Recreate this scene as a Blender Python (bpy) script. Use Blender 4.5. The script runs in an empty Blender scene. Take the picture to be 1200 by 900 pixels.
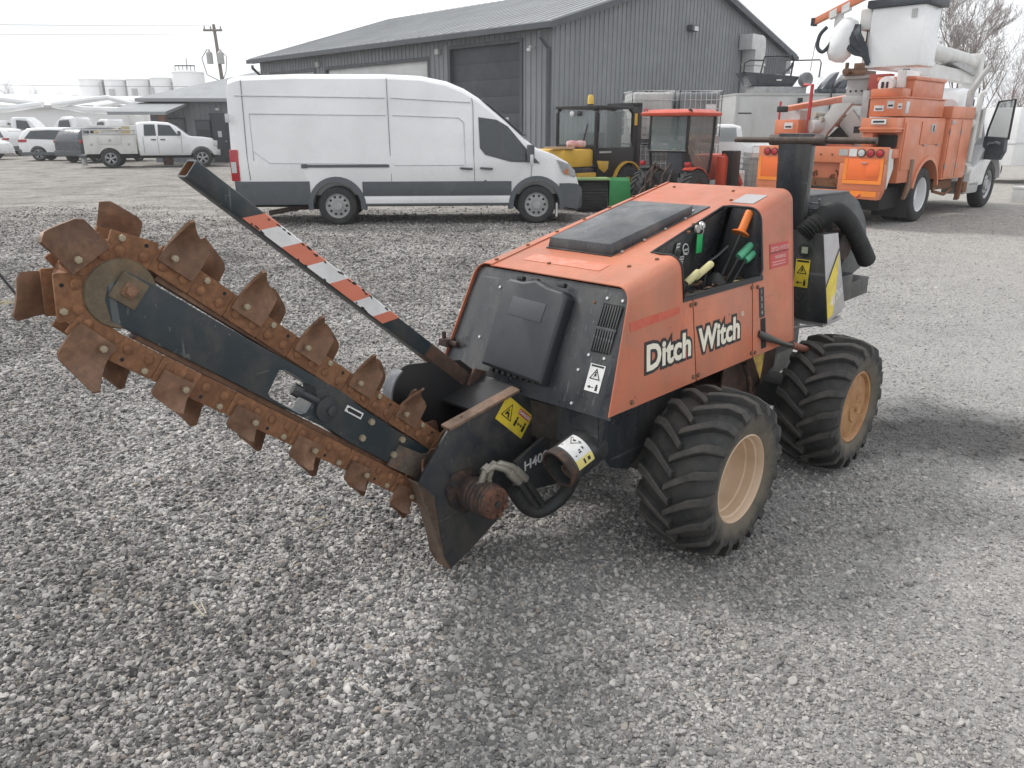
import bpy, bmesh, math, random
import numpy as np
from mathutils import Vector, Matrix, Euler
R = math.radians
random.seed(7)
sc = bpy.context.scene
COL = sc.collection

# ------------------------------------------------------------------ camera
cam = bpy.data.cameras.new('camera')
cam.sensor_width = 36.0
cam.lens = 27.0
cam.clip_start = 0.05
cam.clip_end = 3000
cam_o = bpy.data.objects.new('camera', cam)
COL.objects.link(cam_o)
cam_o.location = (0, 0, 1.6)
cam_o.rotation_euler = (R(90 - 18.3), 0, 0)
sc.camera = cam_o

# ------------------------------------------------------------------ sky, sun, exposure
SUN_EL, SUN_AZ = R(48), R(-62)          # azimuth measured from +Y (away from the camera) towards +X
world = bpy.data.worlds.new('World')
sc.world = world
world.use_nodes = True
nt = world.node_tree
bg = nt.nodes['Background']
sky = nt.nodes.new('ShaderNodeTexSky')
sky.sky_type = 'NISHITA'
sky.sun_disc = False
sky.sun_elevation = SUN_EL
sky.sun_rotation = SUN_AZ
sky.dust_density = 4.0
sky.air_density = 1.2
hs = nt.nodes.new('ShaderNodeHueSaturation')       # a closed layer of thin cloud takes the blue out of the sky
hs.inputs['Saturation'].default_value = 0.10
nt.links.new(sky.outputs[0], hs.inputs['Color'])
tc = nt.nodes.new('ShaderNodeTexCoord')
mp = nt.nodes.new('ShaderNodeMapping')
mp.inputs['Scale'].default_value = (1.6, 1.6, 5.0)
nz = nt.nodes.new('ShaderNodeTexNoise')
nz.inputs['Scale'].default_value = 1.3
nz.inputs['Detail'].default_value = 5
nt.links.new(tc.outputs['Generated'], mp.inputs['Vector'])
nt.links.new(mp.outputs[0], nz.inputs['Vector'])
rp = nt.nodes.new('ShaderNodeValToRGB')
rp.color_ramp.elements[0].position = 0.34
rp.color_ramp.elements[0].color = (4.3, 4.6, 4.95, 1)
rp.color_ramp.elements[1].position = 0.62
rp.color_ramp.elements[1].color = (8.3, 8.45, 8.65, 1)
nt.links.new(nz.outputs[0], rp.inputs[0])
mx = nt.nodes.new('ShaderNodeMix')
mx.data_type = 'RGBA'
mx.inputs[0].default_value = 0.88
nt.links.new(hs.outputs[0], mx.inputs[6])
nt.links.new(rp.outputs[0], mx.inputs[7])
nt.links.new(mx.outputs[2], bg.inputs[0])
bg.inputs[1].default_value = 0.105

sun = bpy.data.lights.new('sun', 'SUN')
sun.energy = 1.5
sun.angle = R(10)
sun.color = (1.0, 0.97, 0.92)
sun_o = bpy.data.objects.new('sun', sun)
COL.objects.link(sun_o)
_d = Vector((math.sin(SUN_AZ) * math.cos(SUN_EL), math.cos(SUN_AZ) * math.cos(SUN_EL), math.sin(SUN_EL)))
sun_o.rotation_euler = _d.to_track_quat('Z', 'Y').to_euler()
sun_o.location = (-20, 20, 30)

vs = sc.view_settings
vs.view_transform = 'Standard'
vs.look = 'None'
vs.gamma = 1.0
vs.exposure = 0.74
vs.use_curve_mapping = False
sc.cycles.max_bounces = 6
sc.cycles.diffuse_bounces = 3
sc.cycles.glossy_bounces = 3
sc.cycles.transmission_bounces = 5
sc.cycles.use_denoising = True
sc.cycles.volume_bounces = 1

# ------------------------------------------------------------------ materials
MATS = {}
def srgb(r, g, b):
    f = lambda c: c / 12.92 if c <= 0.04045 else ((c + 0.055) / 1.055) ** 2.4
    return (f(r / 255), f(g / 255), f(b / 255), 1)
def _new(name):
    m = bpy.data.materials.new(name)
    m.use_nodes = True
    t = m.node_tree
    return m, t, t.nodes, t.links, t.nodes['Principled BSDF']
def ramp(N, Lk, src, stops):
    r = N.new('ShaderNodeValToRGB')
    e = r.color_ramp.elements
    while len(e) < len(stops): e.new(0.5)
    for i, (p, c) in enumerate(stops):
        e[i].position = p
        e[i].color = c if len(c) == 4 else (*c, 1)
    Lk.new(src, r.inputs[0])
    return r.outputs[0]
def noise(N, Lk, co, scale, detail=4, rough=0.6, dist=0):
    n = N.new('ShaderNodeTexNoise')
    n.inputs['Scale'].default_value = scale
    n.inputs['Detail'].default_value = detail
    n.inputs['Roughness'].default_value = rough
    n.inputs['Distortion'].default_value = dist
    Lk.new(co, n.inputs['Vector'])
    return n.outputs[0]
def mixc(N, Lk, fac, a, b, mode='MIX'):
    m = N.new('ShaderNodeMix')
    m.data_type = 'RGBA'
    m.blend_type = mode
    for sock, v in ((m.inputs[0], fac), (m.inputs[6], a), (m.inputs[7], b)):
        if hasattr(v, 'node'): Lk.new(v, sock)
        else: sock.default_value = v if not isinstance(v, tuple) or len(v) == 4 else (*v, 1)
    return m.outputs[2]
def bump(N, Lk, h, strength, dist, bsdf):
    b = N.new('ShaderNodeBump')
    b.inputs['Strength'].default_value = strength
    b.inputs['Distance'].default_value = dist
    Lk.new(h, b.inputs['Height'])
    Lk.new(b.outputs[0], bsdf.inputs['Normal'])
def coords(N, kind='Object'):
    return N.new('ShaderNodeTexCoord').outputs[kind]

def paint(name, col, rough=0.45, dirt=None, amount=0.35, scale=6, metal=0.0, chips=None, chip_amt=0.0, bumpy=0.0, coat=0.0, streak=False, fade=None, scratch=None):
    """paint or plastic with patchy dirt, optional chips showing another colour"""
    if name in MATS: return MATS[name]
    m, t, N, Lk, b = _new(name)
    co = coords(N)
    if streak:
        mp_ = N.new('ShaderNodeMapping'); mp_.inputs['Scale'].default_value = (1, 1, 0.18)
        Lk.new(co, mp_.inputs[0]); co2 = mp_.outputs[0]
    else: co2 = co
    base = tuple(col[:3]) + (1,)
    dk = tuple(c * 0.82 for c in col[:3]) + (1,)
    c = mixc(N, Lk, ramp(N, Lk, noise(N, Lk, co, scale * 0.5, 3), [(0.35, (0, 0, 0)), (0.7, (1, 1, 1))]), base, dk)
    if fade:
        c = mixc(N, Lk, ramp(N, Lk, noise(N, Lk, co, scale * 0.22, 4), [(0.4, (0, 0, 0)), (0.66, (1, 1, 1))]), c, fade)
    if dirt:
        f = ramp(N, Lk, noise(N, Lk, co2, scale, 6, 0.7, 0.4), [(0.62 - amount * 0.5, (0, 0, 0)), (0.88, (amount * 1.6,) * 3)])
        c = mixc(N, Lk, f, c, dirt)
    if scratch:
        for k_, (sx_, th_) in enumerate((((2.5, 70, 26), 0.685), ((55, 3, 30), 0.69), ((26, 70, 2.2), 0.69))):
            m3 = N.new('ShaderNodeMapping'); m3.inputs['Scale'].default_value = sx_; m3.inputs['Rotation'].default_value = (0.3 * k_, 0.5, 0.4 + k_)
            Lk.new(co, m3.inputs[0])
            c = mixc(N, Lk, ramp(N, Lk, noise(N, Lk, m3.outputs[0], 1.0, 2, 0.5, 0.3), [(th_, (0, 0, 0)), (th_ + 0.02, (0.32, 0.32, 0.32))]), c, scratch)
    rr = ramp(N, Lk, noise(N, Lk, co, scale * 2, 4), [(0.3, (max(rough - 0.1, 0.02),) * 3), (0.75, (min(rough + 0.18, 1),) * 3)])
    if chips is not None:
        f = ramp(N, Lk, noise(N, Lk, co, scale * 7, 3, 0.55), [(0.70 - chip_amt, (0, 0, 0)), (0.73 - chip_amt, (1, 1, 1))])
        c = mixc(N, Lk, f, c, chips)
    Lk.new(c, b.inputs['Base Color'])
    Lk.new(rr, b.inputs['Roughness'])
    b.inputs['Metallic'].default_value = metal
    b.inputs['Coat Weight'].default_value = coat
    b.inputs['Coat Roughness'].default_value = 0.15
    if bumpy: bump(N, Lk, noise(N, Lk, co, scale * 12, 3), bumpy, 0.002, b)
    MATS[name] = m
    return m

def rusty(name, c1, c2, c3, scale=14, rough=0.85, bumpy=0.5):
    if name in MATS: return MATS[name]
    m, t, N, Lk, b = _new(name)
    co = coords(N)
    oi = N.new('ShaderNodeObjectInfo')
    ad = N.new('ShaderNodeVectorMath'); ad.operation = 'ADD'
    sc_ = N.new('ShaderNodeVectorMath'); sc_.operation = 'SCALE'; sc_.inputs[0].default_value = (7, 3, 5)
    Lk.new(oi.outputs['Random'], sc_.inputs['Scale'])
    Lk.new(co, ad.inputs[0]); Lk.new(sc_.outputs[0], ad.inputs[1])
    v = ad.outputs[0]
    n1 = noise(N, Lk, v, scale, 6, 0.7, 0.6)
    n2 = noise(N, Lk, v, scale * 3.3, 5, 0.7)
    c = ramp(N, Lk, n1, [(0.3, c1), (0.5, c2), (0.68, c3)])
    c = mixc(N, Lk, ramp(N, Lk, n2, [(0.35, (0.7, 0.7, 0.7)), (0.7, (0, 0, 0))]), c, tuple(x * 0.45 for x in c1[:3]) + (1,))
    c = mixc(N, Lk, 0.22, c, mixc(N, Lk, oi.outputs['Random'], tuple(x * 0.6 for x in c2[:3]) + (1,), c3))
    Lk.new(c, b.inputs['Base Color'])
    b.inputs['Roughness'].default_value = rough
    b.inputs['Metallic'].default_value = 0.15
    bump(N, Lk, n2, bumpy, 0.003, b)
    MATS[name] = m
    return m

def flat(name, col, rough=0.5, metal=0.0):
    if name in MATS: return MATS[name]
    m, t, N, Lk, b = _new(name)
    co = coords(N)
    c = mixc(N, Lk, ramp(N, Lk, noise(N, Lk, co, 9, 4), [(0.35, (0, 0, 0)), (0.7, (1, 1, 1))]), tuple(col[:3]) + (1,), tuple(x * 0.85 for x in col[:3]) + (1,))
    Lk.new(c, b.inputs['Base Color'])
    b.inputs['Roughness'].default_value = rough
    b.inputs['Metallic'].default_value = metal
    MATS[name] = m
    return m

def glass(name, tint=(0.03, 0.045, 0.045), alpha=0.55, rough=0.04):
    if name in MATS: return MATS[name]
    m, t, N, Lk, b = _new(name)
    b.inputs['Base Color'].default_value = (*tint, 1)
    b.inputs['Roughness'].default_value = rough
    b.inputs['Specular IOR Level'].default_value = 0.8
    tr = N.new('ShaderNodeBsdfTransparent')
    ms = N.new('ShaderNodeMixShader')
    ms.inputs[0].default_value = alpha
    Lk.new(tr.outputs[0], ms.inputs[1]); Lk.new(b.outputs[0], ms.inputs[2])
    Lk.new(ms.outputs[0], N['Material Output'].inputs['Surface'])
    MATS[name] = m
    return m

DIRT = (0.20, 0.165, 0.125, 1)
M_ORANGE = paint('orange_paint', (0.55, 0.138, 0.062), 0.48, (0.30, 0.155, 0.10, 1), 0.58, 5, scratch=(0.30, 0.10, 0.07, 1), fade=(0.62, 0.205, 0.105, 1), chips=(0.18, 0.07, 0.05, 1), chip_amt=-0.02, coat=0.12)
M_BLACK = paint('black_paint', (0.022, 0.027, 0.032), 0.40, (0.15, 0.125, 0.10, 1), 0.44, 7, scratch=(0.20, 0.17, 0.14, 1), chips=(0.17, 0.10, 0.065, 1), chip_amt=-0.015, bumpy=0.05)
M_BLACKPANEL = paint('black_panel_paint', (0.020, 0.025, 0.032), 0.30, (0.19, 0.175, 0.155, 1), 0.46, 5, streak=True, scratch=(0.20, 0.21, 0.22, 1), chips=(0.2, 0.2, 0.2, 1), chip_amt=-0.04, coat=0.03)
M_PLASTIC = paint('dark_grey_plastic', (0.024, 0.027, 0.032), 0.5, (0.07, 0.07, 0.07, 1), 0.12, 8, bumpy=0.08)
M_BOOM = paint('boom_black_paint', (0.016, 0.028, 0.035), 0.38, (0.15, 0.115, 0.085, 1), 0.33, 8, scratch=(0.22, 0.22, 0.21, 1), chips=(0.22, 0.2, 0.17, 1), chip_amt=-0.045, bumpy=0.06)
M_RUST = rusty('rusty_steel', (0.15, 0.072, 0.042, 1), (0.265, 0.118, 0.055, 1), (0.37, 0.19, 0.095, 1), 16)
M_RUST2 = rusty('rusty_worn_steel', (0.11, 0.060, 0.040, 1), (0.21, 0.11, 0.064, 1), (0.33, 0.18, 0.105, 1), 12, 0.55, 0.3)
M_RUSTBLK = rusty('rust_over_black', (0.02, 0.022, 0.026, 1), (0.05, 0.04, 0.035, 1), (0.20, 0.09, 0.05, 1), 18, 0.75, 0.5)
M_MUDIRON = rusty('muddy_iron', (0.12, 0.10, 0.07, 1), (0.19, 0.15, 0.10, 1), (0.24, 0.15, 0.08, 1), 9, 0.8, 0.3)
M_BOLT = flat('zinc_bolt', (0.36, 0.30, 0.21), 0.5, 0.4)
M_BRIGHT = flat('bright_bolt', (0.62, 0.63, 0.63), 0.35, 0.6)
M_TYRE = paint('tyre_rubber', (0.024, 0.025, 0.026), 0.70, (0.11, 0.10, 0.085, 1), 0.45, 8, bumpy=0.12)
def add_sidewall_dust(m):
    N, Lk = m.node_tree.nodes, m.node_tree.links
    b = N['Principled BSDF']; src = b.inputs['Base Color'].links[0].from_socket
    co = coords(N)
    mp_ = N.new('ShaderNodeMapping'); mp_.inputs['Scale'].default_value = (1, 0, 1); Lk.new(co, mp_.inputs[0])
    ln = N.new('ShaderNodeVectorMath'); ln.operation = 'LENGTH'; Lk.new(mp_.outputs[0], ln.inputs[0])
    a = N.new('ShaderNodeMath'); a.operation = 'MULTIPLY_ADD'; Lk.new(noise(N, Lk, co, 14, 5, 0.7), a.inputs[0]); a.inputs[1].default_value = 0.16; Lk.new(ln.outputs['Value'], a.inputs[2])
    f = ramp(N, Lk, a.outputs[0], [(0.27, (0.75,) * 3), (0.335, (0, 0, 0)), (0.40, (0.0,) * 3), (0.425, (0.15,) * 3)])
    c = mixc(N, Lk, f, src, (0.16, 0.135, 0.10, 1))
    Lk.new(c, b.inputs['Base Color'])
add_sidewall_dust(M_TYRE)
M_LUG = paint('worn_lug_rubber', (0.044, 0.043, 0.042), 0.75, (0.15, 0.13, 0.105, 1), 0.48, 10, bumpy=0.15)
M_RIM = paint('cream_rim', (0.64, 0.475, 0.33), 0.5, (0.30, 0.19, 0.11, 1), 0.25, 6, coat=0.1)
M_RIMR = paint('rusty_cream_rim', (0.55, 0.34, 0.16), 0.55, (0.28, 0.115, 0.04, 1), 0.85, 11)
M_RUBBER = paint('hose_rubber', (0.018, 0.019, 0.019), 0.6, (0.09, 0.085, 0.07, 1), 0.3, 14)
M_WHITE = paint('white_sticker', (0.72, 0.72, 0.71), 0.45, (0.34, 0.32, 0.29, 1), 0.34, 16)
M_YELLOW = paint('yellow_sticker', (0.76, 0.58, 0.05), 0.45, (0.34, 0.28, 0.10, 1), 0.34, 16)
M_REDST = flat('red_sticker', (0.52, 0.05, 0.05), 0.45)
M_INK = flat('black_ink', (0.015, 0.015, 0.016), 0.5)
M_CREAMTXT = flat('cream_ink', (0.80, 0.75, 0.62), 0.5)
M_SILVER = paint('silver_plate', (0.42, 0.40, 0.40), 0.42, (0.3, 0.27, 0.25, 1), 0.25, 6, metal=0.2)
M_DARK = flat('dark_interior', (0.012, 0.012, 0.013), 0.8)

# ------------------------------------------------------------------ mesh helpers
class B:
    """collects faces; build() links them as one mesh object"""
    def __init__(s): s.v = []; s.f = []; s.m = []
    def add(s, vs_, fs, m=0):
        o = len(s.v)
        s.v += [tuple(v) for v in vs_]
        s.f += [tuple(i + o for i in f) for f in fs]
        s.m += [m] * len(fs)
        return s
    def box(s, x0, x1, y0, y1, z0, z1, m=0):
        return s.add([(x0, y0, z0), (x1, y0, z0), (x1, y1, z0), (x0, y1, z0), (x0, y0, z1), (x1, y0, z1), (x1, y1, z1), (x0, y1, z1)],
                     [(0, 3, 2, 1), (4, 5, 6, 7), (0, 1, 5, 4), (1, 2, 6, 5), (2, 3, 7, 6), (3, 0, 4, 7)], m)
    def prism(s, pts, vec, m=0):
        """polygon of 3D points pushed along vec"""
        n = len(pts); vec = Vector(vec)
        a = [Vector(p) for p in pts]; b = [p + vec for p in a]
        nn = Vector((0, 0, 0))
        for i in range(n):
            p, q = a[i], a[(i + 1) % n]
            nn += Vector(((p.y - q.y) * (p.z + q.z), (p.z - q.z) * (p.x + q.x), (p.x - q.x) * (p.y + q.y)))
        f = [tuple(range(n)), tuple(range(2 * n - 1, n - 1, -1))] + [(i, i + n, (i + 1) % n + n, (i + 1) % n) for i in range(n)]
        if nn.dot(vec) > 0: f = [tuple(reversed(x)) for x in f]
        return s.add(a + b, f, m)
    def cyl(s, p, q, r, r2=None, seg=12, m=0, caps=True):
        p, q = Vector(p), Vector(q); r2 = r if r2 is None else r2
        d = (q - p).normalized()
        u = d.orthogonal().normalized(); w = d.cross(u)
        a = [(math.cos(2 * math.pi * i / seg) * u + math.sin(2 * math.pi * i / seg) * w) for i in range(seg)]
        vs_ = [p + x * r for x in a] + [q + x * r2 for x in a]
        f = [(i, (i + 1) % seg, (i + 1) % seg + seg, i + seg) for i in range(seg)]
        if caps: f += [tuple(reversed(range(seg))), tuple(range(seg, 2 * seg))]
        return s.add(vs_, f, m)
    def tube(s, path, r, seg=8, m=0, closed=False, caps=True):
        P = [Vector(p) for p in path]; n = len(P)
        rs = r if isinstance(r, (list, tuple)) else [r] * n
        vs_, f = [], []
        up = None
        for i in range(n):
            if closed: d = P[(i + 1) % n] - P[i - 1]
            else: d = P[min(i + 1, n - 1)] - P[max(i - 1, 0)]
            d.normalize()
            if up is None: up = d.orthogonal().normalized()
            else:
                up = up - d * up.dot(d)
                up = up.normalized() if up.length > 1e-5 else d.orthogonal().normalized()
            w = d.cross(up)
            for k in range(seg):
                a = 2 * math.pi * k / seg
                vs_.append(P[i] + (up * math.cos(a) + w * math.sin(a)) * rs[i])
        for i in range(n if closed else n - 1):
            for k in range(seg):
                j = (i + 1) % n
                f.append((i * seg + k, i * seg + (k + 1) % seg, j * seg + (k + 1) % seg, j * seg + k))
        if caps and not closed:
            f += [tuple(reversed(range(seg))), tuple(range((n - 1) * seg, n * seg))]
        return s.add(vs_, f, m)
    def lathe(s, prof, c, axis, seg=32, m=0):
        """prof: (radius, offset along axis)"""
        c = Vector(c); d = Vector(axis).normalized()
        u = d.orthogonal().normalized(); w = d.cross(u)
        vs_, f = [], []
        for r, h in prof:
            for i in range(seg):
                a = 2 * math.pi * i / seg
                vs_.append(c + d * h + (u * math.cos(a) + w * math.sin(a)) * r)
        for j in range(len(prof) - 1):
            for i in range(seg):
                k = (i + 1) % seg
                f.append((j * seg + i, j * seg + k, (j + 1) * seg + k, (j + 1) * seg + i))
        return s.add(vs_, f, m)
    def loft(s, secs, m=0, caps=True, closed=True):
        n = len(secs[0]); vs_ = [p for q in secs for p in q]; f = []
        for j in range(len(secs) - 1):
            for i in range(n if closed else n - 1):
                k = (i + 1) % n
                f.append((j * n + i, j * n + k, (j + 1) * n + k, (j + 1) * n + i))
        if caps:
            f += [tuple(reversed(range(n))), tuple(range((len(secs) - 1) * n, len(secs) * n))]
        return s.add(vs_, f, m)
    def mesh(s, name, mats, bevel=0, seg=2, smooth=40, fix=True, weld=False):
        me = bpy.data.meshes.new(name)
        me.from_pydata(s.v, [], s.f)
        me.polygons.foreach_set('material_index', s.m)
        for mt in (mats if isinstance(mats, (list, tuple)) else [mats]): me.materials.append(mt)
        if fix or bevel:
            bm = bmesh.new(); bm.from_mesh(me)
            if weld: bmesh.ops.remove_doubles(bm, verts=bm.verts, dist=1e-5)
            bmesh.ops.recalc_face_normals(bm, faces=bm.faces)
            if bevel:
                es = [e for e in bm.edges if len(e.link_faces) == 2 and e.calc_face_angle(0) > R(32)]
                bmesh.ops.bevel(bm, geom=es, offset=bevel, offset_type='OFFSET', segments=seg, profile=0.6, affect='EDGES', clamp_overlap=True)
            bm.to_mesh(me); bm.free()
        if smooth:
            me.polygons.foreach_set('use_smooth', [True] * len(me.polygons))
            me.set_sharp_from_angle(angle=R(smooth))
        me.update()
        return me
    def build(s, name, mats, parent=None, **k):
        return link(name, s.mesh(name, mats, **k), parent)
def link(name, me, parent=None, mat=None):
    o = bpy.data.objects.new(name, me)
    COL.objects.link(o)
    if parent is not None: o.parent = parent
    if mat is not None: o.matrix_local = mat
    return o
def tag(o, label=None, cat=None, group=None, kind=None):
    for k, v in (('label', label), ('category', cat), ('group', group), ('kind', kind)):
        if v: o[k] = v
    return o
def thing(name, label, cat, loc=(0, 0, 0), rz=0.0, group=None):
    o = bpy.data.objects.new(name, None)
    COL.objects.link(o)
    o.empty_display_size = 0.2
    o.location = loc; o.rotation_euler = (0, 0, rz)
    return tag(o, label, cat, group)
def copy_tree(o, parent=None):
    c = o.copy(); COL.objects.link(c)
    if parent is not None: c.parent = parent
    for ch in list(o.children): copy_tree(ch, c)
    return c
def boolean(me, cutters, op='DIFFERENCE'):
    """cut meshes out of a mesh; returns a new mesh"""
    a = bpy.data.objects.new('tmp_a', me); COL.objects.link(a)
    bs = []
    for c in cutters:
        o = bpy.data.objects.new('tmp_b', c); COL.objects.link(o); bs.append(o)
        md = a.modifiers.new('b', 'BOOLEAN'); md.object = o; md.operation = op; md.solver = 'EXACT'
    dg = bpy.context.evaluated_depsgraph_get(); dg.update()
    r = bpy.data.meshes.new_from_object(a.evaluated_get(dg))
    for o in [a] + bs: bpy.data.objects.remove(o)
    r.polygons.foreach_set('use_smooth', [True] * len(r.polygons))
    r.set_sharp_from_angle(angle=R(35))
    return r
def text_mesh(name, body, size, mat, offset=0.0, shear=0.0, ext=0.0008, xs=1.0, align='LEFT', space=1.0):
    cu = bpy.data.curves.new(name, 'FONT')
    cu.body = body; cu.size = size; cu.offset = offset; cu.shear = shear; cu.extrude = ext
    cu.align_x = align; cu.space_character = space; cu.resolution_u = 3
    o = bpy.data.objects.new('tmp_t', cu); COL.objects.link(o)
    dg = bpy.context.evaluated_depsgraph_get(); dg.update()
    me = bpy.data.meshes.new_from_object(o.evaluated_get(dg))
    bpy.data.objects.remove(o)
    me.name = name
    if xs != 1.0: me.transform(Matrix.Diagonal((xs, 1, 1, 1)))
    me.materials.clear(); me.materials.append(mat)
    return me
def frame(o, x, y):
    """matrix with origin o, x axis x, y axis near y"""
    x = Vector(x).normalized(); z = x.cross(Vector(y)).normalized(); y = z.cross(x)
    m = Matrix((x, y, z)).transposed().to_4x4(); m.translation = Vector(o)
    return m
def text(name, body, o, x, y, size, mat, parent, label=None, **k):
    ob = link(name, text_mesh(name, body, size, mat, **k), parent, frame(o, x, y))
    return ob
def bolt(parent, p, n, r=0.009, h=0.006, mat=None, name='bolt'):
    key = ('bolt', r, h, (mat or M_BOLT).name)
    if key not in MATS:
        MATS[key] = B().cyl((0, 0, -0.002), (0, 0, h), r, r * 0.9, 6).mesh('bolt', mat or M_BOLT, bevel=0)
    z = Vector(n).normalized(); x = z.orthogonal()
    return link(name, MATS[key], parent, frame(p, x, z.cross(x)))

# ------------------------------------------------------------------ ground and gravel
def dust_nodes(N, Lk):
    """0..1: how much pale limestone dust lies on the gravel here (world position)"""
    geo = N.new('ShaderNodeNewGeometry')
    sx = N.new('ShaderNodeSeparateXYZ'); Lk.new(geo.outputs['Position'], sx.inputs[0])
    n1 = noise(N, Lk, geo.outputs['Position'], 0.55, 5, 0.62, 0.6)
    n2 = noise(N, Lk, geo.outputs['Position'], 2.3, 4, 0.65)
    def mth(op, a, b):
        x = N.new('ShaderNodeMath'); x.operation = op
        for s_, v in zip(x.inputs, (a, b)):
            if hasattr(v, 'node'): Lk.new(v, s_)
            else: s_.default_value = v
        return x.outputs[0]
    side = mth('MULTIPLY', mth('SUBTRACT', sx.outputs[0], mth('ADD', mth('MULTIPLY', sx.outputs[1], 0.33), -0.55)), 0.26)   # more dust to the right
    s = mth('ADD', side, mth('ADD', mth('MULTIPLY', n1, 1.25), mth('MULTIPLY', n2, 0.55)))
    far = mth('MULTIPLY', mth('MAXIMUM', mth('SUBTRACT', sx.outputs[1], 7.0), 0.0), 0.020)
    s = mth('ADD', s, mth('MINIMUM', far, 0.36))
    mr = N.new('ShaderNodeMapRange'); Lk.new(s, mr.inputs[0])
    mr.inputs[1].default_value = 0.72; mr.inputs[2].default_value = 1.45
    # a darker patch beside the rear wheel, multiplied into ground and stone colour
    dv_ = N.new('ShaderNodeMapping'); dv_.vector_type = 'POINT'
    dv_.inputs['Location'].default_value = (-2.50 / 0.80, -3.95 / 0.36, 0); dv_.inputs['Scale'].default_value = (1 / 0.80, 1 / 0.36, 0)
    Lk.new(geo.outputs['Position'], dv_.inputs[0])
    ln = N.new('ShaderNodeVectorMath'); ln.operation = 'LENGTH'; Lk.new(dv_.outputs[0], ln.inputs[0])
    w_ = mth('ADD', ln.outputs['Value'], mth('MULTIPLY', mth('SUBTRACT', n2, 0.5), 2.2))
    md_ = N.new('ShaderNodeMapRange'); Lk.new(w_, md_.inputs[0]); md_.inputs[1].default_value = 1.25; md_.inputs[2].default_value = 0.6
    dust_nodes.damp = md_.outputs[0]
    return mr.outputs[0], geo.outputs['Position'], sx.outputs

def ground_material():
    m, t, N, Lk, b = _new('ground_gravel')
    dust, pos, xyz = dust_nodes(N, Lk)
    cols = []; hs_ = []
    for scale, w in ((85, 1.0), (48, 0.8), (140, 0.6)):
        v = N.new('ShaderNodeTexVoronoi'); v.inputs['Scale'].default_value = scale; v.inputs['Randomness'].default_value = 1
        Lk.new(pos, v.inputs['Vector'])
        sp = N.new('ShaderNodeSeparateColor'); Lk.new(v.outputs['Color'], sp.inputs[0])
        c = ramp(N, Lk, sp.outputs[0], [(0.0, (0.05, 0.05, 0.051)), (0.3, (0.135, 0.133, 0.131)), (0.65, (0.28, 0.276, 0.27)), (1.0, (0.58, 0.57, 0.56))])
        cols.append(c); hs_.append(v.outputs['Distance'])
    c = mixc(N, Lk, 0.35, cols[0], cols[1]); c = mixc(N, Lk, 0.3, c, cols[2])
    big = noise(N, Lk, pos, 0.9, 6, 0.66, 0.8)
    c = mixc(N, Lk, 1.0, c, ramp(N, Lk, big, [(0.3, (0.56, 0.545, 0.53)), (0.66, (1.25, 1.225, 1.19))]), 'MULTIPLY')
    pale = ramp(N, Lk, noise(N, Lk, pos, 60, 4, 0.8), [(0.3, (0.20, 0.193, 0.185)), (0.7, (0.50, 0.488, 0.47))])
    df = N.new('ShaderNodeMath'); df.operation = 'MULTIPLY'; df.inputs[1].default_value = 0.78; Lk.new(dust, df.inputs[0])
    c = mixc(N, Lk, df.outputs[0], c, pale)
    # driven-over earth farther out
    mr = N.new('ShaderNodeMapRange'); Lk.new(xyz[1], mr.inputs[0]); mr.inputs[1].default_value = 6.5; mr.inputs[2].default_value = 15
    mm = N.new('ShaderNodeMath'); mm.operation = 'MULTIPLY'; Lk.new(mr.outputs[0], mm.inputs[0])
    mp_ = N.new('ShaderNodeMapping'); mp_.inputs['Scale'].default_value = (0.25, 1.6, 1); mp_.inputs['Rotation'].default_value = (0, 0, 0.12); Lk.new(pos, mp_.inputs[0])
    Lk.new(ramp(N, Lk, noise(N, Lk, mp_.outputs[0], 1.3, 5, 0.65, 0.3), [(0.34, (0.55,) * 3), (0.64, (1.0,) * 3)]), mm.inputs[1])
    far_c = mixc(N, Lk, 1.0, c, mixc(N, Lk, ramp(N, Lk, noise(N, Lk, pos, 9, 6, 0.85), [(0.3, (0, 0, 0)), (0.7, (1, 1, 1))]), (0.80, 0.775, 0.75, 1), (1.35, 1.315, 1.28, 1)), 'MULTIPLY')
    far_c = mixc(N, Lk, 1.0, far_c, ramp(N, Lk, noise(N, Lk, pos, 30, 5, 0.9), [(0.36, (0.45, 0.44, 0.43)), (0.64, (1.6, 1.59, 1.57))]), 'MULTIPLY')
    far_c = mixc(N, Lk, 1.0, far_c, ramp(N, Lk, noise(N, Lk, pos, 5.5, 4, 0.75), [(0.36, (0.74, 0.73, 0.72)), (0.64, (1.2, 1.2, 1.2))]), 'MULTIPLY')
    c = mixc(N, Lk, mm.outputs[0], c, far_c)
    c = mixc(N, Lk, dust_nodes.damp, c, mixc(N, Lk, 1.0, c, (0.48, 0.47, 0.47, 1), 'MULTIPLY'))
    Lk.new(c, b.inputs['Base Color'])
    b.inputs['Roughness'].default_value = 0.9
    b.inputs['Specular IOR Level'].default_value = 0.25
    h = mixc(N, Lk, 0.45, hs_[0], hs_[1]); h = mixc(N, Lk, 0.3, h, noise(N, Lk, pos, 170, 3))
    bump(N, Lk, h, 0.75, 0.016, b)
    return m

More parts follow.
